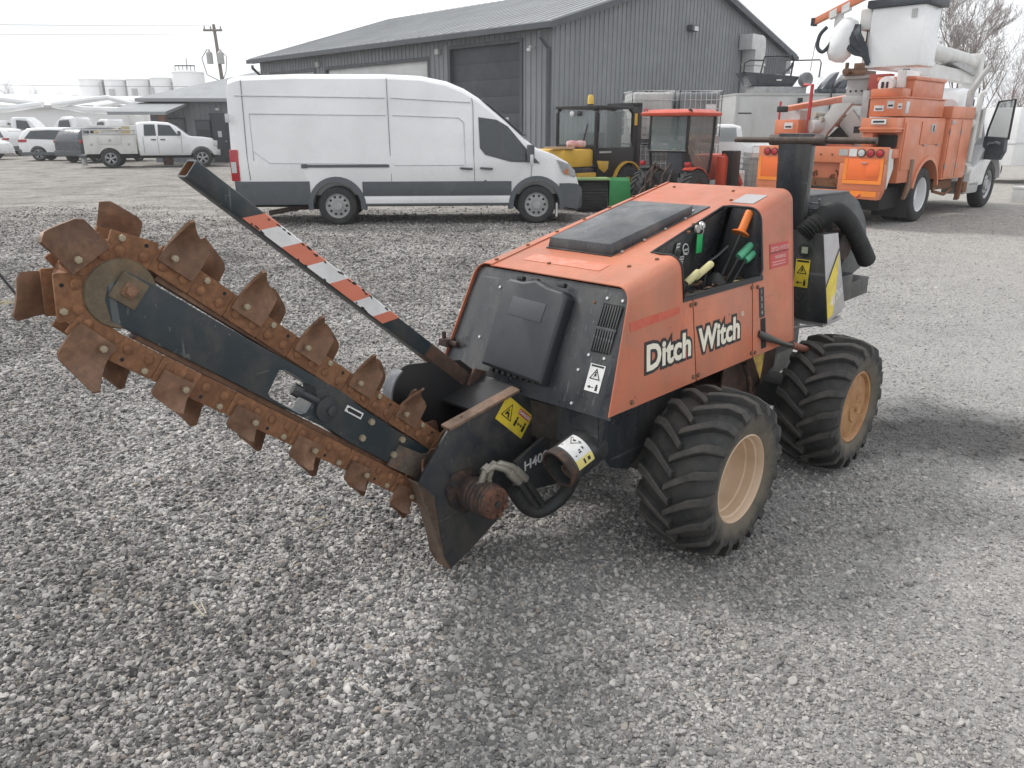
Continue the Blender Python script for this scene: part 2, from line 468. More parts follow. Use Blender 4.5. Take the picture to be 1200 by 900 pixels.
def stone_material():
    m, t, N, Lk, b = _new('crushed_stone')
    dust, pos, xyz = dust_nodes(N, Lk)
    oi = N.new('ShaderNodeObjectInfo')
    c = ramp(N, Lk, oi.outputs['Random'], [(0.0, (0.04, 0.041, 0.043)), (0.25, (0.105, 0.105, 0.107)), (0.5, (0.225, 0.222, 0.218)), (0.75, (0.43, 0.424, 0.414)), (0.90, (0.58, 0.565, 0.545)), (0.965, (0.27, 0.22, 0.17)), (1.0, (0.66, 0.65, 0.64))])
    c = mixc(N, Lk, 0.22, c, ramp(N, Lk, noise(N, Lk, pos, 90, 4, 0.7), [(0.3, (0.09, 0.09, 0.092)), (0.7, (0.34, 0.335, 0.33))]))
    c = mixc(N, Lk, 1.0, c, ramp(N, Lk, noise(N, Lk, pos, 0.9, 6, 0.66, 0.8), [(0.3, (0.58, 0.555, 0.53)), (0.66, (1.22, 1.195, 1.165))]), 'MULTIPLY')
    df = N.new('ShaderNodeMath'); df.operation = 'MULTIPLY'; df.inputs[1].default_value = 0.55; Lk.new(dust, df.inputs[0])
    c = mixc(N, Lk, df.outputs[0], c, (0.46, 0.447, 0.428, 1))
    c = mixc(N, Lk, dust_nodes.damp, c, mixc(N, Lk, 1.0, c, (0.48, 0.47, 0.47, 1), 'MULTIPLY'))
    Lk.new(c, b.inputs['Base Color'])
    b.inputs['Roughness'].default_value = 0.82
    b.inputs['Specular IOR Level'].default_value = 0.35
    bump(N, Lk, noise(N, Lk, pos, 320, 2), 0.35, 0.004, b)
    return m

g = B()
xs = [-600, -120, -40, -12, -4, 4, 12, 40, 120, 600]; ys = [-60, -6, 2, 8, 20, 50, 120, 400, 1500]
g.add([(x, y, 0) for y in ys for x in xs], [(j * 10 + i, j * 10 + i + 1, j * 10 + i + 11, j * 10 + i + 10) for j in range(8) for i in range(9)])
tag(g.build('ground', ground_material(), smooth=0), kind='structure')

def fbm(x, y, seed):
    rs = np.random.RandomState(seed); v = np.zeros_like(x)
    for k in range(14):
        a = rs.rand() * 6.283; f = 0.5 * 1.35 ** k * 0.7
        v += np.sin((x * math.cos(a) + y * math.sin(a)) * f + rs.rand() * 6.283) / (1 + 0.22 * k)
    return v / 4.0

def gravel(n_near=720000):
    rs = np.random.RandomState(3)
    # area seen by the camera with a margin to each side, denser near
    n = n_near
    y = 1.15 + (rs.rand(n) ** 1.65) * 16.5
    x = (rs.rand(n) * 2 - 1) * (0.78 * y + 1.5)
    dust = 0.26 * (x - (0.33 * y - 0.55)) + 0.55 * fbm(x, y, 5)
    keep = rs.rand(n) < np.clip(0.97 - 0.40 * np.clip(dust, 0, 1.6), 0.25, 1) * np.clip((17.6 - y) / 10.0 + 0.25 * fbm(x * 3, y * 3, 9), 0.0, 1)
    x, y, dust = x[keep], y[keep], dust[keep]; n = len(x)
    s = np.exp(rs.normal(math.log(0.0042), 0.40, n))
    s *= np.clip(1.08 - 0.34 * dust + 0.22 * fbm(x * 1.4, y * 1.4, 21), 0.5, 1.5)
    s = np.clip(s, 0.0018, 0.0125) * (1 + np.clip(y - 4, 0, 12) * 0.06)
    big = rs.rand(n) < 0.0022
    s[big] *= 1.7
    z = s * rs.uniform(-0.25, 0.38, n)
    me = bpy.data.meshes.new('gravel')
    me.vertices.add(n)
    me.vertices.foreach_set('co', np.stack([x, y, z], 1).astype(np.float32).ravel())
    sc3 = np.stack([s * rs.uniform(0.85, 1.5, n), s * rs.uniform(0.75, 1.2, n), s * rs.uniform(0.42, 0.85, n)], 1).astype(np.float32)
    rot = np.stack([rs.normal(0, 0.45, n), rs.normal(0, 0.45, n), rs.rand(n) * 6.283], 1).astype(np.float32)
    a = me.attributes.new('scl', 'FLOAT_VECTOR', 'POINT'); a.data.foreach_set('vector', sc3.ravel())
    a = me.attributes.new('rot', 'FLOAT_VECTOR', 'POINT'); a.data.foreach_set('vector', rot.ravel())
    a = me.attributes.new('pick', 'INT', 'POINT'); a.data.foreach_set('value', rs.randint(0, 6, n).astype(np.int32))
    o = link('gravel', me)
    ng = bpy.data.node_groups.new('scatter_stones', 'GeometryNodeTree')
    ng.interface.new_socket('Geometry', in_out='INPUT', socket_type='NodeSocketGeometry')
    ng.interface.new_socket('Geometry', in_out='OUTPUT', socket_type='NodeSocketGeometry')
    N, Lk = ng.nodes, ng.links
    gi, go = N.new('NodeGroupInput'), N.new('NodeGroupOutput')
    join = N.new('GeometryNodeJoinGeometry')
    for k in range(6):                       # six angular stones
        ico = N.new('GeometryNodeMeshIcoSphere'); ico.inputs['Radius'].default_value = 1; ico.inputs['Subdivisions'].default_value = 2
        sp = N.new('GeometryNodeSetPosition'); Lk.new(ico.outputs[0], sp.inputs['Geometry'])
        p = N.new('GeometryNodeInputPosition')
        ad = N.new('ShaderNodeVectorMath'); ad.operation = 'ADD'; ad.inputs[1].default_value = (k * 13.1, k * 7.7, k * 3.3); Lk.new(p.outputs[0], ad.inputs[0])
        v = N.new('ShaderNodeTexVoronoi'); v.inputs['Scale'].default_value = 0.75; Lk.new(ad.outputs[0], v.inputs['Vector'])
        sb = N.new('ShaderNodeVectorMath'); sb.operation = 'SUBTRACT'; Lk.new(v.outputs['Color'], sb.inputs[0]); sb.inputs[1].default_value = (0.5, 0.5, 0.5)
        sl = N.new('ShaderNodeVectorMath'); sl.operation = 'SCALE'; Lk.new(sb.outputs[0], sl.inputs[0]); sl.inputs['Scale'].default_value = 0.75
        Lk.new(sl.outputs[0], sp.inputs['Offset'])
        ms = N.new('GeometryNodeSetMaterial'); Lk.new(sp.outputs[0], ms.inputs['Geometry']); ms.inputs['Material'].default_value = STONE
        ss = N.new('GeometryNodeSetShadeSmooth'); Lk.new(ms.outputs[0], ss.inputs[0]); ss.inputs['Shade Smooth'].default_value = False
        g2i = N.new('GeometryNodeGeometryToInstance'); Lk.new(ss.outputs[0], g2i.inputs[0]); Lk.new(g2i.outputs[0], join.inputs[0])
    iop = N.new('GeometryNodeInstanceOnPoints')
    Lk.new(gi.outputs[0], iop.inputs['Points']); Lk.new(join.outputs[0], iop.inputs['Instance'])
    iop.inputs['Pick Instance'].default_value = True
    for nm, dt, sock in (('pick', 'INT', 'Instance Index'), ('rot', 'FLOAT_VECTOR', 'Rotation'), ('scl', 'FLOAT_VECTOR', 'Scale')):
        na = N.new('GeometryNodeInputNamedAttribute'); na.data_type = dt; na.inputs[0].default_value = nm
        out = [q for q in na.outputs if q.enabled and q.name == 'Attribute'][0]
        if nm == 'rot':
            e2r = N.new('FunctionNodeEulerToRotation'); Lk.new(out, e2r.inputs[0]); out = e2r.outputs[0]
        Lk.new(out, iop.inputs[sock])
    Lk.new(iop.outputs[0], go.inputs[0])
    md = o.modifiers.new('scatter', 'NODES'); md.node_group = ng
    me.materials.append(STONE)
    return tag(o, kind='stuff', label='loose grey crushed stone spread over the yard')
STONE = stone_material()
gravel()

# ------------------------------------------------------------------ trencher (local axes: x towards the boom, y towards the side with the lettering, z up)
TR = thing('trencher', 'faded orange and black walk-behind trencher on four lugged tyres with a raised rusty digging chain', 'trencher', (0.919, 3.418, 0), R(-134.0))
def side_w(z): return 0.22 - 0.13 * (z - 0.65)
def top_z(l): return 1.076 + (0.895 - l) * 0.2097
def front_l(z): return 1.069 - 0.402 * (z - 0.643)
WC = -0.225
def S(l, z, o=0.0): return (l, side_w(z) + o, z)            # a point on the lettered side sheet
SX, SY = (-1, 0, 0), (0, -0.13, 1)                            # reading direction and up on that sheet
FX, FY = (0, 1, 0), (-0.402, 0, 1)                            # same on the black front panel

# --- wheels
def make_tyre(k):
    R0, w0, w1, rim = 0.299, 0.205, 0.495, 0.172
    b = B()
    wm = (w0 + w1) / 2; h = (w1 - w0) / 2
    prof = [(rim + 0.006, h - 0.03), (rim + 0.008, h - 0.012), (rim + 0.028, h - 0.002), (0.230, h + 0.006), (0.262, h + 0.002), (0.284, h - 0.020), (0.294, h - 0.055), (R0, 0.06), (R0 + 0.003, 0)]
    full = prof + [(r, -o) for r, o in reversed(prof[:-1])]
    b.lathe(full, (0, 0, 0), (0, 1, 0), 64)
    rng = random.Random(k)
    # chevron lugs: bars from the middle of the tread over the shoulder, alternating sides
    NL = 19
    for sgn in (1, -1):
        for i in range(NL):
            th0 = 2 * math.pi * (i + (0.5 if sgn < 0 else 0)) / NL + 0.2
            secs = []
            for q in range(8):
                u = q / 7.0
                y = sgn * (-0.012 + u * (h + 0.006))
                th = th0 + 0.36 * u - 0.05 * u * u
                if u < 0.72: rb = R0 - 0.006 * (u / 0.72) ** 2
                else: rb = R0 - 0.006 - 0.055 * ((u - 0.72) / 0.28) ** 1.6
                if u > 0.72: y = sgn * (h * 0.71 + (h * 0.30) * math.sin((u - 0.72) / 0.28 * math.pi / 2))
                hgt = 0.033 - 0.006 * u + rng.uniform(-0.001, 0.001)
                hw = 0.0115 + 0.006 * u
                hw0 = hw + 0.005
                r1 = rb + hgt
                pts = []
                for dw, rr in ((-hw0, rb - 0.008), (-hw, r1 - 0.003), (-hw * 0.7, r1), (hw * 0.7, r1), (hw, r1 - 0.003), (hw0, rb - 0.008)):
                    a = th + dw / R0
                    yy = y + (0.010 * sgn if (u > 0.72 and rr > rb) else 0)
                    pts.append((math.cos(a) * rr, yy, math.sin(a) * rr))
                secs.append(pts)
            k0 = len(b.m); b.loft(secs)
            for j in range(7):
                for i in (1, 2, 3): b.m[k0 + j * 6 + i] = 1
    return b.mesh('tyre', [M_TYRE, M_LUG], smooth=30)
TYRE_ME = make_tyre(1)
def rim_dish():
    b = B()
    y = 0.13
    b.lathe([(0.182, y - 0.012), (0.181, y), (0.174, y + 0.004), (0.168, y - 0.004), (0.164, y - 0.022), (0.157, y - 0.027), (0.154, y - 0.06), (0.148, y - 0.065), (0.143, y - 0.11), (0.135, y - 0.122), (0.06, y - 0.126), (0.0, y - 0.126)], (0, 0, 0), (0, 1, 0), 48)
    return b
def rim_plate():
    b = B()
    y = 0.128
    b.lathe([(0.178, y - 0.03), (0.180, y), (0.172, y + 0.006), (0.163, y + 0.002), (0.156, y - 0.012), (0.12, y - 0.008), (0.075, y - 0.002), (0.07, y + 0.006), (0.03, y + 0.006), (0.0, y + 0.006)], (0, 0, 0), (0, 1, 0), 48)
    return b
def wheel(l, w, rim, mat, rot, steer=0.0):
    e = bpy.data.objects.new('wheel', None); COL.objects.link(e); e.parent = TR
    e.location = (l, w, 0.33); e.rotation_euler = (0, 0, R(steer))
    t = link('tyre', TYRE_ME, e); t.rotation_euler = (0, rot, 0)
    rim.build('rim', mat, e, smooth=35)
    return e
sgn_flip = Matrix.Rotation(math.pi, 4, 'Z')
W_A = wheel(0.56, 0.355, rim_dish(), M_RIM, 0.1)
W_B = wheel(-0.56, 0.355, rim_plate(), M_RIMR, 0.33)
for a in range(5):
    q = a * 2 * math.pi / 5 + 0.3
    bolt(W_B, (math.cos(q) * 0.052, 0.1335, math.sin(q) * 0.052), (0, 1, 0), 0.006, 0.004, M_RIMR)
B().cyl((0, 0.13, 0), (0, 0.142, 0), 0.022, 0.018, 14).build('hub', M_RIMR, W_B, bevel=0.002)
B().tube([(0.09, 0.01, -0.06), (0.093, 0.03, -0.063), (0.095, 0.048, -0.064)], 0.005, 8).cyl((0.094, 0.04, -0.064), (0.095, 0.055, -0.064), 0.007, None, 8).build('valve_stem', M_RUBBER, W_A)
for l, rim in ((0.56, rim_dish()), (-0.56, rim_plate())):
    e = wheel(l, -0.805, rim, M_RIM, 0.2)
    e.rotation_euler = (0, 0, math.pi)

# --- chassis
b = B()
b.box(-0.95, 0.98, -0.40, -0.02, 0.34, 0.60)
b.box(-0.66, -0.46, -0.70, 0.24, 0.27, 0.39)
b.box(0.46, 0.66, -0.70, 0.24, 0.27, 0.39)
b.build('chassis', M_BLACK, TR, bevel=0.006)
b = B()
b.prism([(1.035, 0.15, 0.645), (0.50, 0.15, 0.655), (0.56, 0.15, 0.56), (0.66, 0.15, 0.50), (0.74, 0.15, 0.41), (0.83, 0.15, 0.355), (0.95, 0.15, 0.40), (1.03, 0.15, 0.50)], (0, -0.008, 0))
b.prism([(1.035, 0.15, 0.645), (1.03, 0.15, 0.50), (1.03, -0.05, 0.48), (1.035, -0.05, 0.645)], (-0.008, 0, 0))
b.build('side_skirt', M_BLACKPANEL, TR, bevel=0.002)
b = B()
b.prism([(0.1, 0.13, 0.66), (-0.40, 0.13, 0.67), (-0.40, 0.13, 0.50), (-0.12, 0.13, 0.42), (0.12, 0.13, 0.46)], (0, -0.01, 0))
b.box(-0.30, 0.20, 0.00, 0.10, 0.36, 0.52)
b.tube([(-0.02, 0.16, 0.60), (-0.06, 0.17, 0.52), (-0.10, 0.16, 0.44), (-0.2, 0.12, 0.40)], 0.012)
b.tube([(-0.12, 0.16, 0.61), (-0.16, 0.17, 0.54), (-0.22, 0.15, 0.46), (-0.3, 0.1, 0.42)], 0.010)
b.build('side_frame', M_RUSTBLK, TR, bevel=0.002)

# --- hood sheets
T = 0.004
ZB = 0.650
def profile(l, left=True, right=True, rr=0.060):
    """right bottom -> crease arc -> top -> left crease -> left bottom, in (w, z)"""
    zt = top_z(l); wc = side_w(zt)
    p = []
    al = math.atan(0.13); tl = rr * math.tan((math.pi / 2 - al) / 2)
    zs = zt - tl * math.cos(al)
    cx, cz = wc - tl, zt - rr
    arc = []
    for k in range(9):
        a = al + (math.pi / 2 - al) * k / 8.0
        arc.append((cx + rr * math.cos(a), cz + rr * math.sin(a)))
    return arc, wc, zt
def shell_pts(l, front=False, drop=0.0):
    arc, wc, zt = profile(l)
    r = [(side_w(ZB), ZB)] + arc
    lf = [(2 * WC - w, z) for w, z in reversed(arc)] + [(2 * WC - side_w(ZB), ZB)]
    pts = r + lf
    return [((front_l(z) if front else l), w, z) for w, z in pts]
def strip(b, secs, o=T):
    """open sheet given as cross-sections, with thickness"""
    n = len(secs[0]); vs_, f = [], []
    inner = []
    for s_ in secs:
        q = []
        for i, p in enumerate(s_):
            a = Vector(s_[max(i - 1, 0)]); c = Vector(s_[min(i + 1, n - 1)])
            t = (c - a); t.x = 0; nn = Vector((0, t.z, -t.y)).normalized()
            q.append(Vector(p) - nn * o if nn.dot(Vector((0, p[1] - WC, p[2] - 0.7))) > 0 else Vector(p) + nn * o)
        inner.append(q)
    m = len(secs)
    flat_ = [p for s_ in secs for p in s_] + [p for s_ in inner for p in s_]
    N2 = n * m
    for j in range(m - 1):
        for i in range(n - 1):
            a, b_, c, d = j * n + i, j * n + i + 1, (j + 1) * n + i + 1, (j + 1) * n + i
            f.append((a, b_, c, d)); f.append((a + N2, d + N2, c + N2, b_ + N2))
    for i in range(n - 1):
        f.append((i, i + N2, i + 1 + N2, i + 1)); k = (m - 1) * n
        f.append((k + i, k + i + 1, k + i + 1 + N2, k + i + N2))
    for j in range(m - 1):
        f.append((j * n, (j + 1) * n, (j + 1) * n + N2, j * n + N2)); k = n - 1
        f.append((j * n + k, j * n + k + N2, (j + 1) * n + k + N2, (j + 1) * n + k))
    b.add(flat_, f)
LW0, LW1 = 0.565, -0.078             # console opening along the machine
WIN = -0.005                          # its inner edge on the top
def secA(l, front=False):            # lettered side from the sheet bottom up, over the crease, to the far lap seam
    arc, wc, zt = profile(l)
    pts = [(side_w(ZB), ZB), (side_w(0.8), 0.8), (side_w(0.93), 0.93)] + arc + [(-0.1, zt), (-0.3, zt), (-0.535, zt)]
    return [((front_l(z) if front else l), w, z) for w, z in pts]
b = B()
strip(b, [secA(0.9, True), secA(0.72), secA(0.60), secA(LW0)])
# below the console and ahead of the door seam
b.prism([S(LW0, ZB), S(LW0, 0.990), S(0.498, 0.990), S(0.498, ZB)], (0, -T, 0))
zt0, zt1 = top_z(LW0), top_z(LW1)
b.prism([(LW0, WIN + 0.025, zt0), (LW0, -0.535, zt0), (LW1, -0.535, zt1), (LW1, WIN - 0.03, zt1)], (0, 0, -T))
strip(b, [secA(LW1), secA(-0.2), secA(-0.385)])
b.prism([S(LW1, ZB), S(LW1, 0.990), S(0.008, 0.990), S(0.022, ZB)], (0, -T, 0))
hood = b.build('hood', M_ORANGE, TR, smooth=50)
# rounded lower rear edge of the sheet and hem
b = B(); b.prism([S(0.490, ZB), S(0.490, 0.990), S(0.016, 0.990), S(0.030, ZB)], (0, -T, 0))
door = b.build('access_door', M_ORANGE, TR, bevel=0.0012)
for l, z in ((0.478, 0.955), (0.478, 0.672), (0.040, 0.672)):
    bolt(door, S(l, z, 0.0), (0, 1, 0.13), 0.010, 0.006, M_RUST2)
for l, z in ((0.512, 0.955), (0.515, 0.672), (0.006, 0.668), (-0.03, 0.95), (0.93, 0.672), (0.02, 0.955)):
    bolt(hood, S(l, z, 0.0), (0, 1, 0.13), 0.010, 0.006, M_RUST2)
# far half of the hood: laps over the top, 4 mm proud
def secL(l, front=False):
    arc, wc, zt = profile(l)
    pts = [(-0.528, zt + 0.005)] + [(2 * WC - w, z + 0.005) for w, z in reversed(arc)] + [(2 * WC - side_w(0.65) - 0.0, 0.65)]
    return [((front_l(z) if front else l), w, z) for w, z in pts]
b = B(); strip(b, [secL(0.9, True), secL(0.5), secL(0.1), secL(-0.385)])
far = b.build('hood_far_side', M_ORANGE, TR, smooth=50)
for i in range(7):
    l = 0.85 - i * 0.19
    bolt(far, (l, -0.545, top_z(l) + 0.005), (0.2, 0, 1), 0.009, 0.005, M_RUST)
for l, w in ((0.72, 0.03), (0.80, -0.30), (0.62, 0.085), (0.30, 0.02), (0.20, -0.02), (-0.16, -0.05), (-0.30, -0.12), (-0.31, -0.45), (0.0, -0.5)):
    bolt(hood, (l, w, top_z(l)), (0.2, 0, 1), 0.009, 0.005, M_RUST)
# rear wall
b = B()
b.prism([(-0.372, w, z) for (_, w, z) in [p for p in shell_pts(-0.372)]], (-0.006, 0, 0))
b.build('rear_wall', M_BLACK, TR)
# faded decal ghosts on the orange
M_GHOST = paint('decal_ghost', (0.52, 0.085, 0.045), 0.6, (0.62, 0.22, 0.14, 1), 0.45, 14)
M_GHOSTW = paint('worn_white_decal', (0.68, 0.33, 0.26), 0.6, (0.62, 0.15, 0.07, 1), 0.75, 22)
B().prism([S(0.915, 0.955, 0.0006), S(0.590, 0.962, 0.0006), S(0.588, 0.936, 0.0006), S(0.912, 0.921, 0.0006)], (0, 0.0008, 0)).build('faded_decal', M_GHOST, TR, smooth=0)
B().prism([(0.80, -0.52 + 0.08, top_z(0.80) + 0.0006), (0.80, -0.05, top_z(0.80) + 0.0006), (0.73, -0.05, top_z(0.73) + 0.0006), (0.73, -0.44, top_z(0.73) + 0.0006)], (0, 0, 0.0008)).build('worn_decal', M_GHOSTW, TR, smooth=0)
# small pale plate at the rear of the top
l0, l1 = -0.125, -0.26
B().prism([(l0, 0.075, top_z(l0) + 0.001), (l1, 0.075, top_z(l1) + 0.001), (l1, -0.03, top_z(l1) + 0.001), (l0, -0.03, top_z(l0) + 0.001)], (0, 0, 0.002)).build('rating_plate', M_SILVER, TR, smooth=0)

# --- console recess
FL = 0.955
b = B()
def dash(l): return (WIN + 0.02 - (LW0 - l) * 0.06)
b.prism([(LW0 + 0.01, dash(LW0), top_z(LW0) - 0.006), (LW1 - 0.01, dash(LW1), top_z(LW1) - 0.006), (LW1 - 0.01, dash(LW1) - 0.06, FL), (LW0 + 0.01, dash(LW0) - 0.05, FL)], (0, -0.006, 0))
b.prism([(LW0 + 0.012, -0.07, FL), (LW1 - 0.012, -0.10, FL), (LW1 - 0.012, side_w(0.96) - 0.006, FL), (LW0 + 0.012, side_w(0.96) - 0.006, FL)], (0, 0, -0.006))
for l in (LW0 + 0.006, LW1 - 0.012):
    arc, wc, zt = profile(l, rr=0.06)
    pts = [(-0.07, FL), (side_w(FL) - 0.006, FL)] + [(w - 0.005, z - 0.005) for w, z in arc] + [(0.0, zt - 0.006)]
    b.prism([(l, w, z) for w, z in pts], (0.006, 0, 0))
console = b.build('console', M_BLACKPANEL, TR, bevel=0.001)
# black lip round the opening
b = B()
def lip(l): 
    arc, wc, zt = profile(l)
    return [(l, w, z) for w, z in arc]
path = [S(LW0 - 0.004, 0.992, 0.002)] + [(LW0 - 0.004, w + 0.001, z) for _, w, z in lip(LW0)] + [(LW0 + 0.004, 0.07, zt0 + 0.001), (LW0 - 0.004, WIN + 0.024, zt0 + 0.001)]
path += [(LW1 + 0.02, WIN - 0.028, top_z(LW1 + 0.02) + 0.001), (LW1 + 0.003, 0.0, zt1 + 0.001)] + [(LW1 + 0.003, w + 0.001, z) for _, w, z in reversed(lip(LW1))] + [S(LW1 + 0.003, 1.02, 0.002), S(LW1 + 0.025, 0.990, 0.002)]
b.tube(path, 0.0055, 6, closed=True)
b.prism([S(LW0, 0.996, 0.004), S(LW1, 0.996, 0.004), S(LW1, 0.974, 0.004), S(LW0, 0.974, 0.004)], (0, -0.012, 0))
b.build('console_trim', M_INK, TR, smooth=50)
# litter of dead leaves and straw on the console floor
M_LITTER = rusty('dead_leaves', (0.13, 0.075, 0.045, 1), (0.25, 0.16, 0.09, 1), (0.42, 0.31, 0.2, 1), 30, 0.9, 0.3)
rng = random.Random(5); b = B()
for i in range(90):
    l, w = rng.uniform(LW1, LW0), rng.uniform(-0.05, 0.16); a = rng.uniform(0, 6.28); s_ = rng.uniform(0.012, 0.03); q = rng.uniform(0.2, 0.6)
    dx, dy = math.cos(a) * s_, math.sin(a) * s_
    z = FL + 0.003 + rng.random() * 0.012
    b.add([(l + dx, w + dy, z), (l - dy * q, w + dx * q, z + rng.uniform(0, 0.01)), (l - dx, w - dy, z), (l + dy * q, w - dx * q, z + rng.uniform(0, 0.01))], [(0, 1, 2, 3)])
tag(b.build('leaf_litter', M_LITTER, TR, smooth=0), kind='stuff')
# levers
M_LEV_O = paint('orange_grip', (0.80, 0.20, 0.03), 0.45, (0.5, 0.2, 0.08, 1), 0.2, 10)
M_LEV_G = paint('green_grip', (0.10, 0.42, 0.24), 0.5, (0.2, 0.33, 0.22, 1), 0.2, 10)
M_LEV_Y = paint('cream_grip', (0.66, 0.60, 0.30), 0.5, (0.4, 0.35, 0.2, 1), 0.25, 10)
M_TAG = flat('green_tag', (0.02, 0.42, 0.12), 0.4)
def lever(base, a, c, r, mat, flange=False, stalk=0.006):
    e = B().tube([base, Vector(base).lerp(Vector(a), 0.5), a], stalk, 8).build('lever', M_BLACK, TR)
    a, c = Vector(a), Vector(c); d = (c - a).normalized()
    g_ = B()
    n = 14
    prof = [(0.0, 0)] + ([(r * 2.0, 0.0), (r * 2.05, 0.004), (r * 1.6, 0.009)] if flange else [(r * 0.9, 0)])
    Lg = (c - a).length
    for i in range(n): prof.append((r * (1.0 if i % 2 else 0.93), 0.012 + (Lg - 0.02) * i / (n - 1)))
    prof += [(r * 0.8, Lg), (0, Lg)]
    g_.lathe(prof, a, d, 16)
    g_.build('grip', mat, e, smooth=45)
    return e
lever((0.02, 0.02, FL), (-0.035, 0.075, 1.170), (-0.085, 0.085, 1.264), 0.019, M_LEV_O, True)
lever((0.02, 0.05, FL), (-0.010, 0.090, 1.072), (-0.085, 0.105, 1.120), 0.0175, M_LEV_G)
lever((-0.01, 0.07, FL), (-0.045, 0.105, 1.055), (-0.125, 0.125, 1.102), 0.0175, M_LEV_G)
lever((0.46, 0.09, FL), (0.43, 0.105, 1.020), (0.375, 0.125, 1.062), 0.0155, M_LEV_Y)
lever((0.40, 0.07, FL), (0.365, 0.100, 1.030), (0.270, 0.120, 1.082), 0.0155, M_LEV_Y)
lever((0.47, 0.05, FL), (0.455, 0.06, 1.06), (0.445, 0.065, 1.150), 0.013, M_RUBBER)
B().tube([(0.20, 0.05, FL), (0.205, 0.06, 1.02), (0.19, 0.065, 1.075), (0.12, 0.06, 1.09), (0.03, 0.055, 1.12)], 0.005, 8).build('lever', M_BLACK, TR)
B().lathe([(0.0, 0.0), (0.03, 0), (0.033, 0.004), (0.03, 0.012), (0, 0.012)], (-0.01, 0.11, FL + 0.002), (0, 0, 1), 20).build('cap', M_LEV_Y, TR)
B().lathe([(0.05, 0.0), (0.046, 0.02), (0.03, 0.04), (0.012, 0.06)], (0.10, 0.05, FL), (0, 0, 1), 16).build('boot', M_RUBBER, TR)
# gauges, key and stickers on the dash
def dp(l, z, o=0.004):
    zt = top_z(l) - 0.006; f = (zt - z) / (zt - FL)
    return (l, dash(l) - 0.055 * f + o + 0.003, z)
key = B().lathe([(0.018, 0), (0.018, 0.006), (0.011, 0.008), (0.011, 0.014), (0, 0.014)], dp(0.165, 1.215), (0, 1, 0.1), 18).build('ignition_switch', M_BRIGHT, TR)
B().lathe([(0.017, 0), (0.017, 0.010), (0.0, 0.011)], dp(0.205, 1.205), (0, 1, 0.1), 18).build('gauge', flat('gauge_face', (0.35, 0.33, 0.3)), TR)
B().box(-0.022, 0.022, -0.002, 0.002, -0.045, 0.035).build('key_tag', M_TAG, TR, bevel=0.001).location = Vector(dp(0.165, 1.145, 0.016))
B().tube([dp(0.165, 1.212, 0.014), dp(0.164, 1.195, 0.022), dp(0.165, 1.175, 0.018)], 0.002, 6).build('key_ring', M_BRIGHT, TR)
def sticker(parent, o, x, y, w, h, mat, name='sticker', off=0.001, th=0.0008):
    m = frame(o, x, y)
    return link(name, B().box(0, w, 0, h, off, off + th).mesh(name, mat, smooth=0), parent, m)
DX, DY = (-1, -0.06, 0), (0, 0.18, 1)
for l, z, w, h in ((0.355, 1.115, 0.026, 0.045), (0.30, 1.06, 0.04, 0.038)):
    s_ = sticker(TR, dp(l, z, 0.006), DX, DY, w, h, M_WHITE)
    for q in range(3):
        for r_ in range(3):
            link('print', B().box(0.004 + q * w * 0.3, 0.004 + q * w * 0.3 + w * 0.2, 0.004 + r_ * h * 0.31, 0.004 + r_ * h * 0.31 + h * 0.18, 0.0018, 0.0022).mesh('print', M_INK, smooth=0), s_)
b = B().lathe([(0.022, 0.0), (0.024, 0.002), (0.02, 0.003)], dp(0.262, 1.125, 0.005), (0, 1, 0.18), 20)
b.build('dial_ring', M_WHITE, TR)
for dz in (-0.012, 0.004):
    sticker(TR, dp(0.275, 1.115 + dz, 0.007), DX, DY, 0.010, 0.009, M_WHITE); sticker(TR, dp(0.258, 1.115 + dz, 0.007), DX, DY, 0.010, 0.009, M_WHITE)

# --- black lid on the top
b = B()
def tp(l, w, o): return (l + o * 0.205, w, top_z(l) + o * 0.978)
lo = [tp(0.655, -0.445, 0.001), tp(0.655, -0.105, 0.001), tp(-0.04, -0.085, 0.001), tp(-0.04, -0.445, 0.001)]
b.prism(lo, (0.0008, 0, 0.0045))
lid_base = b.build('lid_base', M_BLACKPANEL, TR, bevel=0.001)
b = B()
q = [(0.648, -0.44), (0.648, -0.11), (0.085, -0.10), (0.085, -0.455)]
b.add([tp(l, w, 0.006) for l, w in q] + [tp(l - (0.012 if l > 0.4 else 0.03), w + (0.008 if w < -0.3 else -0.008), 0.045 if l > 0.4 else 0.036) for l, w in q],
      [(0, 3, 2, 1), (4, 5, 6, 7), (0, 1, 5, 4), (1, 2, 6, 5), (2, 3, 7, 6), (3, 0, 4, 7)])
lid = b.build('lid', M_BLACKPANEL, TR, bevel=0.004)
for w in (-0.43, -0.165):
    B().prism([tp(0.115, w, 0.006), tp(0.115, w + 0.055, 0.006), tp(0.045, w + 0.055, 0.006), tp(0.045, w, 0.006)], (0.002, 0, 0.006)).build('clip', M_BRIGHT, TR, bevel=0.001)
for l in (0.60, 0.45, 0.30, 0.15):
    bolt(TR, tp(l, -0.092, 0.005), (0.2, 0, 1), 0.007, 0.004, M_BRIGHT)

# --- black front panel with the document box
def F(w, z, o=0.0): return (front_l(z) + o * 0.928, w, z + o * 0.373)
b = B()
wl = lambda z: 2 * WC - side_w(z) + 0.006
wr = lambda z: side_w(z) - 0.005
zf = 1.068
pts = [F(wl(0.62), 0.628, -0.012), F(wr(0.62), 0.640, -0.012), F(wr(1.04), 1.035, -0.012), F(wr(1.05) - 0.012, 1.055, -0.012), F(wr(zf) - 0.035, zf, -0.012), F(wl(zf) + 0.035, zf, -0.012), F(wl(1.05) + 0.012, 1.055, -0.012), F(wl(1.04), 1.035, -0.012)]
b.prism(pts, (-0.0055, 0, -0.0022))
front = b.build('front_panel', M_BLACKPANEL, TR, bevel=0.001)
